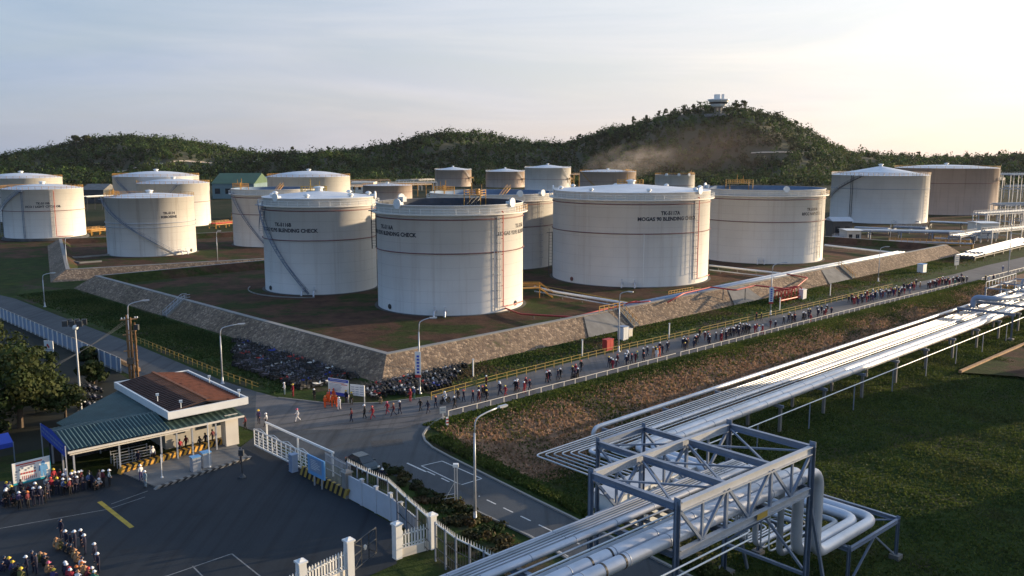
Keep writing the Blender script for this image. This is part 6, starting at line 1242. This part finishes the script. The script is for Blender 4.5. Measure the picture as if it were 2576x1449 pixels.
for i in range(9): t_ = rng.random(); walker(1180+200*t_, 1042-36*t_-rng.uniform(2, 9), ('navy', 'black_cloth', 'navy', 'maroon')[int(rng.integers(4))], None, J2)
walker(1254, 997, 'maroon', 'h_white', 'at the yellow handrail end', 'black_cloth', ps='stand')
J3 = 'passing the red cabinet'
for u, v, t in ((1570, 946, 'navy'), (1580, 953, 'red_cloth'), (1589, 953, 'navy'), (1592, 940, 'maroon'), (1615, 943, 'navy'), (1629, 940, 'navy'), (1643, 932, 'green_cloth'), (1638, 936, 'maroon'), (1660, 935, 'navy'), (1669, 918, 'navy'), (1684, 922, 'tan'), (1693, 926, 'white_cloth'), (1700, 921, 'orange_cloth'), (1708, 915, 'navy'), (1722, 904, 'navy')): walker(u, v, t, None, J3)
for i in range(10): t_ = rng.random(); walker(1575+150*t_, 948-40*t_-rng.uniform(-2, 9), ('navy', 'black_cloth', 'navy', 'grey_blue')[int(rng.integers(4))], None, J3)
J4 = 'in the strung out middle group'
for u, v, t in ((1766, 907, 'navy'), (1769, 897, 'navy'), (1764, 893, 'tan'), (1773, 896, 'khaki'), (1789, 900, 'navy'), (1804, 874, 'black_cloth'), (1817, 878, 'maroon'), (1829, 891, 'navy'), (1846, 880, 'navy'), (1860, 882, 'red_cloth')): walker(u, v, t, None, J4)
for i in range(9): t_ = rng.random(); walker(1760+95*t_, 904-24*t_-rng.uniform(-1, 10), ('navy', 'black_cloth', 'navy')[int(rng.integers(3))], None, J4)
J5 = 'in the dense dark group'
for i in range(26): walker(1858+i*2.9+rng.normal()*2, 878-i*.95+rng.normal()*3.2, ('navy', 'black_cloth', 'navy', 'navy')[i % 4], 'h_white' if i % 3 else 'h_navy', J5)
for u, v, t in ((1946, 860, 'red_cloth'), (1951, 857, 'maroon'), (1957, 862, 'white_cloth'), (1966, 861, 'red_cloth'), (1950, 828, 'navy'), (1963, 827, 'navy'), (1999, 849, 'navy')): walker(u, v, t, None, 'level with the red manifold')
J6 = 'just past the red manifold'
for u, v, t in ((2035, 827, 'navy'), (2050, 832, 'navy'), (2070, 827, 'black_cloth'), (2077, 827, 'navy'), (2090, 831, 'red_cloth'), (2128, 815, 'red_cloth'), (2143, 813, 'navy'), (2124, 818, 'maroon')): walker(u, v, t, None, J6)
for i in range(16): t_ = rng.random(); walker(1985+195*t_, 850-50*t_-rng.uniform(-1, 9), ('navy', 'black_cloth', 'navy', 'maroon')[int(rng.integers(4))], None, J6)
for i in range(8): t_ = rng.random(); walker(1400+150*t_, 992-37*t_-rng.uniform(0, 10), ('navy', 'black_cloth', 'red_cloth')[int(rng.integers(3))], None, J2)
J7 = 'in the long far crowd'
for i in range(64): t = i/63; walker(2192+168*t+rng.normal()*2, 789-38*t+rng.normal()*4-(rng.random()*6), ('navy', 'navy', 'black_cloth', 'navy', 'grey_blue', 'red_cloth', 'navy', 'purple')[int(rng.integers(8))], None, J7)
J8 = 'in the last cluster up the road'
for i in range(34): t = i/33; walker(2392+92*t+rng.normal()*2, 742-14*t+rng.normal()*3.2, ('navy', 'green_cloth', 'navy', 'red_cloth', 'black_cloth', 'maroon')[int(rng.integers(6))], None, J8)
for u, v, t in ((2372, 744, 'tan'), (2540, 726, 'black_cloth'), (2549, 728, 'white_cloth'), (2561, 726, 'navy'), (2597, 737, 'navy'), (2585, 701, 'blue_cloth'), (2478, 721, 'navy'), (2492, 730, 'navy')): walker(u, v, t, None, 'at the far road fork')
CB = 'in the billboard queue'
Q = [(5, 1306, 'navy', 'h_navy'), (17, 1309, 'black_cloth', 'h_white'), (31, 1296, 'olive', 'h_yellow'), (51, 1312, 'purple', 'h_white'), (73, 1311, 'maroon', 'h_orange'), (93, 1290, 'navy', 'h_white'), (106, 1302, 'navy', 'h_white'), (118, 1296, 'black_cloth', 'hair'), (133, 1276, 'red_cloth', 'h_red'), (149, 1276, 'navy', 'h_yellow'), (164, 1278, 'blue_cloth', 'h_white'), (181, 1276, 'maroon', 'h_white'), (200, 1270, 'navy', 'h_white'), (215, 1265, 'navy', 'hair'), (230, 1261, 'blue_cloth', 'hair'), (244, 1262, 'black_cloth', 'h_navy'), (254, 1257, 'white_cloth', 'h_white'), (267, 1256, 'maroon', 'h_white'), (283, 1254, 'grey_blue', 'h_white'), (140, 1250, 'red_cloth', 'h_yellow'), (156, 1253, 'maroon', 'hair'), (171, 1252, 'blue_cloth', 'h_white'), (194, 1259, 'navy', 'h_white'), (88, 1304, 'navy', 'h_white'), (62, 1303, 'navy', 'hair'), (40, 1304, 'black_cloth', 'h_navy'), (125, 1287, 'navy', 'h_navy'), (205, 1256, 'black_cloth', 'h_white')]
for i in range(22): u = rng.uniform(0, 262); Q.append((u, 1306-(u/262)*44-rng.uniform(0, 22), ('navy', 'black_cloth', 'navy', 'maroon', 'purple', 'grey_blue')[int(rng.integers(6))], ('h_white', 'h_navy', 'hair', 'h_yellow')[int(rng.integers(4))]))
for u, v, t, h in Q: person(PS(u, v, 0), t, h, 'stand' if rng.random() < .8 else 'squat', TOGATE+2.4+rng.normal()*.6, 'black_cloth' if t in ('white_cloth', 'purple', 'blue_cloth', 'red_cloth', 'grey_blue', 'maroon') else t, CB)
person(PS(364, 1240, .15), 'white_cloth', 'h_white', 'stand', 1.0, 'purple', 'on the striped kerb'); person(PS(376, 1257, 0), 'grey_blue', 'h_white', 'stand', 2.5, None, 'in the yard by the kerb'); person(GB(6.8, 1.0, .0), 'navy', 'h_navy', 'stand', 3.0, None, 'under the canopy'); person(GB(8.3, 1.0, 0), 'white_cloth', 'h_white', 'stand', 4, 'black_cloth', 'under the canopy')
for a, n, t in ((11.5, 1.5, 'red_cloth'), (12.6, 2.6, 'maroon'), (13.6, 1.2, 'black_cloth'), (14.6, 2.0, 'navy'), (15.7, 2.6, 'maroon')): person(GB(a, n, 0), t, 'hair', 'stride', 1.2, 'black_cloth' if t != 'black_cloth' else None, 'under the gatehouse eaves')
person(PS(752, 1205, 0), 'purple', 'hair', 'squat', 2.5, 'navy', 'sitting against the lattice gate')
person(PS(622, 1196, 0), 'navy', 'h_navy', 'stand', 2, None, 'at the low kerb end')
CS = 'in the standing yard row'
sb = lambda x, y: PS(x/6.44, 1300+y/6.44, 0)
for x, y, h in ((1030, 575, 'h_navy'), (1112, 745, 'h_white'), (1182, 775, 'h_navy'), (1262, 772, 'h_white'), (1365, 722, 'h_white'), (1425, 835, 'h_white'), (1592, 965, 'h_white'), (1645, 1135, 'h_white'), (462, 1195, 'h_white'), (560, 1130, 'h_navy'), (620, 1160, 'h_navy')): person(sb(x, y), 'navy', h, 'stand', face((-.8, -.6))+rng.normal()*.3, None, CS)
CG = 'sitting on the yard'
for x, y, t, h in ((905, 740, 'tan', 'h_brown'), (955, 780, 'khaki', 'h_brown'), (1010, 770, 'olive', 'h_brown'), (1215, 930, 'khaki', 'h_brown'), (1262, 1000, 'tan', 'h_brown'), (1345, 1080, 'white_cloth', 'h_navy'), (1325, 1160, 'tan', 'h_orange'), (1385, 1235, 'khaki', 'h_brown'), (1070, 1150, 'black_cloth', 'h_white'), (1095, 1205, 'navy', 'h_white'), (1125, 1255, 'red_cloth', 'h_red'), (1190, 1285, 'red_cloth', 'h_white'), (1440, 1260, 'maroon', 'h_red'), (1525, 1250, 'olive', 'h_white'), (1545, 1310, 'green_cloth', 'h_white'), (645, 1000, 'olive', 'h_brown'), (715, 1010, 'black_cloth', 'h_brown'), (740, 1060, 'black_cloth', 'h_navy'), (775, 1170, 'tan', 'h_pink'), (130, 1090, 'navy', 'h_yellow'), (182, 1135, 'purple', 'h_yellow'), (270, 1180, 'black_cloth', 'h_navy'), (340, 1275, 'olive', 'h_yellow'), (880, 1290, 'purple', 'h_yellow'), (80, 1060, 'navy', 'h_navy'), (20, 1150, 'navy', 'h_navy'), (200, 1240, 'black_cloth', 'h_navy'), (1240, 1230, 'navy', 'h_orange'), (1290, 1300, 'white_cloth', 'h_brown'), (1150, 870, 'black_cloth', 'h_navy'), (1080, 830, 'black_cloth', 'h_navy')): person(sb(x, y), t, h, 'squat', face((.5, .85))+rng.normal()*.5, 'navy' if t in ('white_cloth', 'red_cloth', 'maroon') else t, CG)
person(PS(1148, 1040, .008), 'white_cloth', 'h_white', 'ride', SWd, 'white_cloth', 'riding at the road mouth'); person(PS(1482, 978, .008), 'navy', 'h_navy', 'ride', SWd, None, 'riding up the near road'); person(PS(1490, 977, .008), 'black_cloth', 'h_white', 'stride', SWd, None, 'beside the near road rider'); person(PS(985, 1245, .004), 'navy', 'h_white', 'ride', face((BN_.x, BN_.y))+3.1, None, 'riding beside the dark sedan')
rider_bikes = [(q['p'], q['rz']) for q in people if q['ps'] == 'ride']
make_people()
# ------------------------------------------------------------------ motorbikes
def bike_mesh(body_m):
    b = MB()
    for y in (-.62, .62):
        b.cur = 0; b.tube([(0, y+.27*math.cos(a), .3+.27*math.sin(a)) for a in np.linspace(0, 2*PI, 11)], .05, 5, False); b.cur = 2; b.disc((0, y, .3), (1, 0, 0), .09, .1, 8); b.disc((0, y, .3), (1, 0, 0), .21, .03, 10)
    b.cur = 1; b.add([(x*w, y, z) for y, z, w in ((-.75, .62, .09), (-.75, .75, .1), (-.2, .72, .14), (-.2, .42, .14), (.15, .4, .12), (.2, .55, .1), (.42, .9, .14), (.5, .5, .16)) for x in (-1, 1)], [(0, 2, 3, 1), (2, 4, 5, 3), (0, 6, 4, 2), (1, 3, 5, 7), (6, 8, 10, 4), (7, 5, 11, 9), (8, 14, 12, 10), (9, 11, 13, 15), (12, 14, 15, 13), (4, 10, 11, 5), (10, 12, 13, 11), (0, 1, 7, 6), (6, 7, 9, 8), (8, 9, 15, 14)])
    b.cur = 0; b.box((0, -.3, .79), (.26, .75, .1)); b.box((0, -.05, .36), (.28, .4, .22)); b.cur = 2
    b.tube([(0, .62, .3), (0, .48, .75), (0, .38, 1.0)], .035, 5); b.tube([(-.33, .28, 1.02), (-.12, .38, 1.0), (.12, .38, 1.0), (.33, .28, 1.02)], .025, 5); b.tube([(.14, .1, .3), (.16, -.3, .3), (.16, -.8, .36)], .045, 6)
    for x in (-.3, .3): b.tube([(x, .3, 1.02), (x*1.15, .32, 1.22)], .012, 4); b.box((x*1.15, .31, 1.25), (.11, .02, .07))
    b.box((0, .47, .93), (.16, .08, .14)); b.cur = 1; b.box((0, .66, .6), (.13, .42, .03))
    me_ = bpy.data.meshes.new('motorbike'); me_.from_pydata(b.v, [], b.f)
    for m in ('rubber', body_m, 'dark_metal'): me_.materials.append(M[m])
    me_.polygons.foreach_set('material_index', b.m); return me_
mat('bike_silver', (.4, .42, .45), .35, metal=.3); mat('bike_grey', (.13, .13, .17), .3)
BM = [(bike_mesh(m), n) for m, n in (('black', 'black'), ('bike_grey', 'dark grey'), ('bike_silver', 'silver'), ('white', 'white'), ('red', 'red'), ('blue', 'blue'))]
EDGE_U = [500, 560, 645, 700, 840, 960, 1080, 1250]; EDGE_V = [935, 958, 985, 1001, 1017, 1014, 999, 957]
def proj(p):
    d = p.y*CP-(p.z-CAMH)*SP; return 1288+F*p.x/d, 724.5+F*(-(p.z-CAMH)*CP-p.y*SP)/d
nb = 0
def bike(p, rz, k, lab='%s motorbike in the packed rows under the stone bund', gp='motorbikes parked under the bund'):
    o = bpy.data.objects.new('motorbike', BM[k][0]); C.objects.link(o); o.location = p; o.rotation_euler = (R(rng.normal()*2), R(-9), rz); tag(o, lab % BM[k][1], 'motorbike', gp)
for row in range(5):
    for i in range(70):
        p = KP(-5.2-row*2.05+rng.normal()*.12, 1.0+i*.72+rng.normal()*.12, 0); u, v = proj(p)
        if v > np.interp(u, EDGE_U, EDGE_V)-9 or u < 590 or (row > 2 and u > 880): continue
        if nb > 250 or rng.random() < .06: continue
        bike(p, face((EA.x, EA.y))+(PI if rng.random() < .3 else 0)+rng.normal()*.08, int(rng.choice(6, p=[.5, .34, .05, .03, .05, .03]))); nb += 1
for row in range(4):
    for i in range(42):
        p = KP(-9+i*.72+rng.normal()*.12, -5.3-row*2.0+rng.normal()*.12, 0); u, v = proj(p)
        if v > np.interp(u, EDGE_U, EDGE_V)-10 or u > 1180-row*15 or nb > 295: continue
        bike(p, face((EL.x, EL.y))+rng.normal()*.08, int(rng.choice(6, p=[.48, .32, .08, .04, .05, .03]))); nb += 1
for i in range(16): p = P(208+(i % 4)*13, 985+(i//4)*22+rng.normal()*2, 0); bike(p, rng.normal()*.1+1.2, int(rng.integers(4)), '%s motorbike parked in the shade behind the gatehouse canopy', 'motorbikes parked behind the gatehouse')
for (p, rz), lb in zip(rider_bikes, ('%s motorbike under the rider in white at the road mouth', '%s motorbike being ridden up the near road', '%s motorbike under the rider beside the dark sedan')):
    o = bpy.data.objects.new('motorbike', BM[0][0]); C.objects.link(o); o.location = p; o.rotation_euler = (0, 0, rz); tag(o, lb % 'black', 'motorbike')
# ------------------------------------------------------------------ trees
def tree(name, label, base, h, r, cols, n=1400, size=.5, k=22, trunk=.35, group=None, flat=1., low=.3):
    root = thing(name, label, 'tree', base, group); cen, rd, cc = [], [], []
    for i in range(k):
        a = rng.uniform(0, 2*PI); q = rng.random()**.6*r*.8; zz = rng.uniform(low+.05, .92); q *= math.sin(max(.2, min(1, (1.05-zz)*2.2)))
        cen.append((base.x+math.cos(a)*q, base.y+math.sin(a)*q, base.z+h*zz)); s = r*rng.uniform(.24, .42); rd.append((s, s, s*.75*flat)); cc.append(np.array(cols[i % len(cols)])*rng.uniform(.75, 1.25))
    leaf_mesh('crown', cen, rd, n//k, size, cc, root); b = MB(); b.tube([base, base+Vector((.1*r*.2, 0, h*.3)), base+Vector((0, .05*r, h*.62))], [trunk, trunk*.75, trunk*.4], 8)
    for c in cen[::3]: b.tube([base+up(h*(low+.05)), Vector(c).lerp(base+up(h*.5), .5)+up(.1*h), Vector(c)], [trunk*.45, trunk*.25, trunk*.1], 5)
    b.build('trunk', 'bark', root); return root
DK = [(.03, .05, .013), (.045, .06, .016), (.06, .07, .02)]
tree('broadleaf_tree', 'broad dark tree at the picture edge beside the floodlight pole', P(52, 1075, 0), 9.5, 6.2, DK, 5200, .42, 34, .4); tree('broadleaf_tree', 'dark tree half cut off by the picture edge under the ribbed fence', P(-55, 1010, 0), 10.5, 6, DK, 3600, .45, 26, .4)
tree('broadleaf_tree', 'low dark tree behind the canopy by the shaded motorbikes', P(165, 1062, 0), 4.6, 3.6, DK, 2200, .36, 20, .22)
for i, (u, v, h_, r_) in enumerate(((100, 965, 5.5, 3.8), (-10, 940, 8, 5.5), (225, 915, 2.6, 2.2), (20, 1010, 7, 5.5), (110, 1030, 5, 4.5), (235, 965, 3.2, 2.6), (-60, 1100, 7, 5))):
    tree('broadleaf_tree', ('bushy dark tree behind the broad one at the picture edge', 'dark tree under the ribbed fence near the picture edge', 'small dark tree between the floodlight pole and the utility poles', 'dense dark tree filling the gap beside the broad tree', 'low spreading dark tree behind the blue banner', 'smallest dark tree behind the gatehouse parapet', 'dark tree above the blue awning at the picture edge')[i], P(u, v, 0), h_, r_, [(.02, .034, .009), (.032, .046, .012)], 1900, .42, 20, .25, low=.12)
sheet('shade_sheet', D((-160, 800), (0, 802), (165, 868), (310, 945), (440, 1030), (300, 1075), (100, 1130), (-160, 1180)), -.008, 'shade_soil_dark')  # dark sheet painted in for the deep shade among the added trees
def crest(u): return np.interp(u, su, sv)
sky_trees = [(205, 1.55, 'umbrella_tree', 'wide flat crowned tree alone on the summit of the low hill'), (232, 1.3, 'umbrella_tree', 'second flat crowned tree on the summit of the low hill')]
for u, s, nm, lb in sky_trees:
    d = 1395; x = (u-1288)/F*d; z = float(hill_h(np.array(float(u)), np.array(float(d)))); tree(nm, lb, Vector((x, d, z-1)), 19*s*.7, 11*s*.75, DK, 700, 2.4, 20, .6, flat=.5, low=.55)
for i, u in enumerate([742, 830, 990, 1008, 1455, 1500, 1532, 1588, 1622, 1650, 1668, 1690, 1712, 1735, 1752, 1842, 1858, 1990, 1942, 2170, 2232, 2260, 2300, 2368, 2420, 2470, 2500, 2540, 2560]):
    d = 1400+60*math.sin(u*.006)+rng.uniform(-6, 20); x = (u-1288)/F*d; z = float(hill_h(np.array(float(u)), np.array(float(d)))); h = rng.uniform(12, 19) if u != 1842 else 17
    tree('hilltop_tree', 'thin dark tree standing up from the wooded skyline' if u not in (1842, 1858) else 'rounded dark tree beside the lookout tower', Vector((x, d, z-1)), h, rng.uniform(3.2, 5.5) if u not in (1842, 1858) else 9, DK, 240, 2.2, 9, .4, group='trees standing up from the skyline' if u not in (1842, 1858) else 'trees beside the lookout tower', low=.4)
# ------------------------------------------------------------------ refinery pipework and buildings farther back
def rack(label, p, q, h, w=4, m='steel', pm=('white', 'galv', 'white'), n=None, rail=None, name='pipe_rack'):
    root = thing(name, label, 'pipe rack', (p.x, p.y, 0)); d = (q-p); L_ = d.length; d /= L_; s = Vector((-d.y, d.x, 0)); n = n or max(2, int(L_/9)); b = MB()
    for i in range(n+1):
        c = p+d*L_*i/n
        for sg in (-.5, .5): b.bar(c+s*w*sg, c+s*w*sg+up(h), .35)
        b.bar(c-s*w*.5+up(h-.3), c+s*w*.5+up(h-.3), .35); b.bar(c-s*w*.5+up(h*.55), c+s*w*.5+up(h*.55), .3)
    for sg in (-.5, .5): b.bar(p+s*w*sg+up(h-.3), q+s*w*sg+up(h-.3), .3)
    b.build('rack_frame', m, root)
    for k in range(5):
        o = s*w*(-.4+.2*k); b = MB(); b.tube([p+o+up(h+.15), q+o+up(h+.15)], .2+.1*(k % 3 == 0), 6); b.build('pipe_run', pm[k % 3], root)
    if rail:
        b = MB()
        for sg in (-.5, .5):
            for z in (.55, 1.1): b.bar(p+s*w*sg+up(h+z), q+s*w*sg+up(h+z), .09)
            for i in range(int(L_/2)+1): c = p+d*min(L_, i*2)+s*w*sg; b.bar(c+up(h), c+up(h+1.1), .09)
        b.build('railing', rail, root)
    return root
rack('long low rack of white pipes in front of the cone roofed tank', P(2110, 598, 0), P(2420, 604, 0), 3.2, 5); rack('yellow railed catwalk over the pipes beyond the bund corner', P(2235, 622, 0), P(2445, 630, 0), 2.2, 3, 'orange_yellow', ('galv', 'orange_yellow', 'galv'), rail='orange_yellow'); rack('tall white pipe rack entering at the picture edge beyond the bund', P(2462, 590, 0), P(2640, 575, 0), 8.5, 6, 'steel_pale', ('cladding_dull', 'galv', 'cladding_dull'), rail='steel_pale'); rack('second white pipe rack behind the tall one at the picture edge', P(2500, 560, 0), P(2650, 556, 0), 9, 6, 'steel_pale', ('cladding_dull', 'galv', 'cladding_dull')); rack('low rack of white pipes past the bund corner by the far road', P(2425, 655, 0), P(2560, 622, 0), 1.3, 6, 'dark_metal', ('steel', 'cladding_dull', 'steel')); rack('second low rack of pipes past the bund corner', P(2450, 648, 0), P(2580, 612, 0), 1.6, 6, 'dark_metal', ('cladding_dull', 'steel', 'galv')); rack('dark pipe rack in front of the wide tan tank', P(2340, 575, 0), P(2500, 582, 0), 3, 4, 'dark_metal'); rack('yellow railed rack between TK-5116A and the far tanks', P(885, 500, 0), P(1080, 492, 0), 9, 8, 'orange_yellow', ('cream', 'white', 'galv'), 5, 'orange_yellow'); rack('pale rack of pipes behind the white tank TK-5116A', P(900, 482, 0), P(1095, 478, 0), 7, 8, 'steel_pale', n=5, rail='cream'); rack('orange railed valve rack between the kerosene and cycle oil tanks', P(222, 592, 0), P(262, 588, 0), 2, 4, 'orange_yellow', ('orange_yellow', 'red', 'orange_yellow'), rail='orange_yellow'); rack('orange railed valve rack behind the kerosene tank', P(535, 575, 0), P(585, 570, 0), 2, 4, 'orange_yellow', ('red', 'orange_yellow', 'red'), rail='orange_yellow'); rack('dark pipe rack between the cycle oil tank and the broad domed tank', P(212, 530, 0), P(285, 525, 0), 8, 6, 'dark_metal', ('white', 'galv', 'white')); rack('tall steel process structure at the picture edge under the wooded hill', P(2520, 520, 0), P(2600, 518, 0), 20, 14, 'steel_pale', n=4, rail='steel_pale'); rack('rack with grey pipes beside the steel process structure', P(2515, 545, 0), P(2620, 540, 0), 6, 8, 'steel', n=5)
for u0, v0, u1, v1, h_, m_, lb in ((2150, 588, 2235, 592, 2.6, 'dark_metal', 'dark skid of pipes at the foot of the cone roofed tank'), (2250, 584, 2330, 588, 2.4, 'steel', 'grey skid of pipes at the foot of the wide tan tank'), (2400, 618, 2470, 606, 3.5, 'steel', 'grey pipe frame between the catwalk and the white racks'), (2350, 612, 2440, 616, 1.8, 'orange_yellow', 'short yellow catwalk behind the long one'), (2480, 612, 2590, 600, 4.5, 'cream', 'cream railed frame under the tall white rack'), (2470, 575, 2560, 570, 6.5, 'steel_pale', 'pale frame between the two white racks'), (2095, 606, 2160, 609, 1.6, 'steel_pale', 'low pale skid beside the open shelter'), (2530, 500, 2600, 498, 9, 'steel_pale', 'pale pipe frame below the process structure'), (590, 560, 640, 556, 3, 'orange_yellow', 'orange skid to the side of the orange platformed tank'), (300, 570, 345, 566, 3, 'dark_metal', 'dark skid behind the kerosene tank'), (1000, 470, 1090, 466, 6, 'cream', 'cream pipe frame before the small tan tank'), (880, 470, 980, 468, 6, 'orange_yellow', 'yellow pipe frame beside the flat roofed cream building'), (1440, 478, 1500, 476, 14, 'orange_yellow', 'yellow stair frame between the pale cone tank and the smoking tank')):
    rack(lb, P(u0, v0, 0), P(u1, v1, 0), h_, 4, m_, ('galv', 'white', 'cladding_dull'), rail=m_ if m_ != 'dark_metal' else None)
def building(label, u0, u1, vb, h, dep, wm, rm, name='warehouse', gable=True, wins=4):
    p, q = P(u0, vb, 0), P(u1, vb, 0); root = thing(name, label, 'building', p); w = q.x-p.x; b = MB(); b.box((p.x+w/2, p.y+dep/2, h/2), (w, dep, h)); b.build('wall', wm, root); b = MB(); r_ = dep*.18 if gable else .3; y0, y1 = p.y-.6, p.y+dep+.6; x0, x1 = p.x-.6, q.x+.6
    b.add([(x0, y0, h), (x1, y0, h), (x1, (y0+y1)/2, h+r_), (x0, (y0+y1)/2, h+r_), (x0, y1, h), (x1, y1, h)], [(0, 1, 2, 3), (3, 2, 5, 4), (0, 3, 4), (1, 5, 2)]); b.build('roof', rm, root)
    for i in range(wins): b = MB(); b.box((p.x+w*(i+.5)/wins, p.y-.05, h*.5), (w/wins*.5, .1, h*.35)); b.build('window', 'glass_dark', root)
mat('roof_green', (.06, .12, .06), .6, .15, .1); mat('wall_blue_grey', (.14, .22, .24), .7, .15, .1)
building('long green roofed shed behind the orange platformed tank', 535, 640, 500, 11, 40, 'wall_blue_grey', 'roof_green'); building('low blue grey shed beside the green roofed one', 640, 680, 492, 9, 30, 'wall_blue_grey', 'steel_pale', wins=2); building('open sided grey shelter with a pale roof in front of the cone roofed tank', 2094, 2142, 598, 6.5, 8, 'dark_metal', 'steel_pale', 'shelter', True, 2); building('pink walled substation beyond the yellow catwalk', 2130, 2165, 610, 4.5, 8, 'plaster', 'white', 'substation', False, 2); building('flat cream control hut among the white pipe racks', 2465, 2510, 600, 6, 10, 'cream', 'white', 'hut', False, 3); building('cream flat roofed building between TK-5116B and the far tanks', 884, 940, 486, 9, 20, 'cream', 'white', 'building', False, 4); building('dark open shed behind the cycle oil tank', 208, 262, 512, 9, 20, 'dark_metal', 'concrete_dark', 'shed', True, 3)
building('small kiosk on the lane side of the second bund', 440, 470, 495, 7, 14, 'cream', 'galv', 'kiosk', True, 1)
ch = thing('drain_channel', 'pale concrete drain kerb forming a pit beside the kerosene tank', 'drain kerb', P(200, 645, 1)); b = MB(); pts = [P(275, 641, 1.3), P(146, 651, 1.3), P(200, 661, 1.3), P(256, 657, 1.3)]
for p, q in zip(pts[:-1], pts[1:]): b.bar(p, q, .3, .5)
b.build('kerb_run', 'concrete', ch)
ch = thing('drain_channel', 'thin pale drain kerb curving round the foot of TK-5116B', 'drain kerb', tk['B'].c); q = tk['B']; b = MB(); pts = [Vector((q.c.x+(q.R+4)*math.cos(a), q.c.y+(q.R+4)*math.sin(a), 1.1)) for a in np.linspace(shell_ang(q, -.99)-.3, shell_ang(q, -.1), 16)]
for p, s in zip(pts[:-1], pts[1:]): b.bar(p, s, .15, .3)
b.build('kerb_run', 'concrete', ch)
# ------------------------------------------------------------------ smoke drifting from the tan tank across the hill
def volume(name, boxc, dims, rz, dens, col, scale, kind='stuff', asym=.35, th=(.42, .7)):
    me_ = bpy.data.meshes.new(name); b = MB(); b.box((0, 0, 0), (2, 2, 2)); me_.from_pydata(b.v, [], b.f); o = bpy.data.objects.new(name, me_); C.objects.link(o); o.location = boxc; o.scale = [d/2 for d in dims]; o.rotation_euler = rz; struct(o, kind)
    m = bpy.data.materials.new(name); m.use_nodes = True; t = m.node_tree; t.nodes.remove(t.nodes['Principled BSDF']); pv = nn(t, 'ShaderNodeVolumePrincipled'); pv.inputs['Color'].default_value = (*col, 1); pv.inputs['Anisotropy'].default_value = asym
    tc = nn(t, 'ShaderNodeTexCoord'); mp = nn(t, 'ShaderNodeMapping'); mp.inputs['Scale'].default_value = scale; t.links.new(tc.outputs['Object'], mp.inputs['Vector'])
    n = noise(t, 1, 5, .6, mp.outputs['Vector']); r = ramp(t, n, th[0], (0, 0, 0), th[1], (1, 1, 1))
    ln = nn(t, 'ShaderNodeVectorMath', operation='LENGTH'); t.links.new(tc.outputs['Object'], ln.inputs[0]); fall = ramp(t, ln.outputs['Value'], .25, (1, 1, 1), .98, (0, 0, 0))
    sx = nn(t, 'ShaderNodeSeparateXYZ'); t.links.new(tc.outputs['Object'], sx.inputs[0]); gx = nn(t, 'ShaderNodeMapRange'); gx.inputs['From Min'].default_value = -1; gx.inputs['From Max'].default_value = 1; gx.inputs['To Min'].default_value = 1.6; gx.inputs['To Max'].default_value = .35; t.links.new(sx.outputs['X'], gx.inputs['Value'])
    m1 = nn(t, 'ShaderNodeMath', operation='MULTIPLY'); t.links.new(r, m1.inputs[0]); t.links.new(fall, m1.inputs[1]); m2 = nn(t, 'ShaderNodeMath', operation='MULTIPLY'); t.links.new(m1.outputs[0], m2.inputs[0]); t.links.new(gx.outputs[0], m2.inputs[1]); m3 = nn(t, 'ShaderNodeMath', operation='MULTIPLY'); m3.inputs[1].default_value = dens; t.links.new(m2.outputs[0], m3.inputs[0]); t.links.new(m3.outputs[0], pv.inputs['Density'])
    t.links.new(pv.outputs[0], t.nodes['Material Output'].inputs['Volume']); me_.materials.append(m); return o
volume('smoke', Vector(((1600-1288)/F*735, 752, 27)), (95, 40, 34), (0, R(-9), R(-6)), .03, (.78, .7, .64), (2.6, 1.5, 2.2))
volume('smoke', Vector(((1780-1288)/F*850, 850, 38)), (190, 70, 62), (0, R(-4), 0), .0036, (.7, .55, .5), (1.6, 1.2, 1.6), th=(.34, .75))
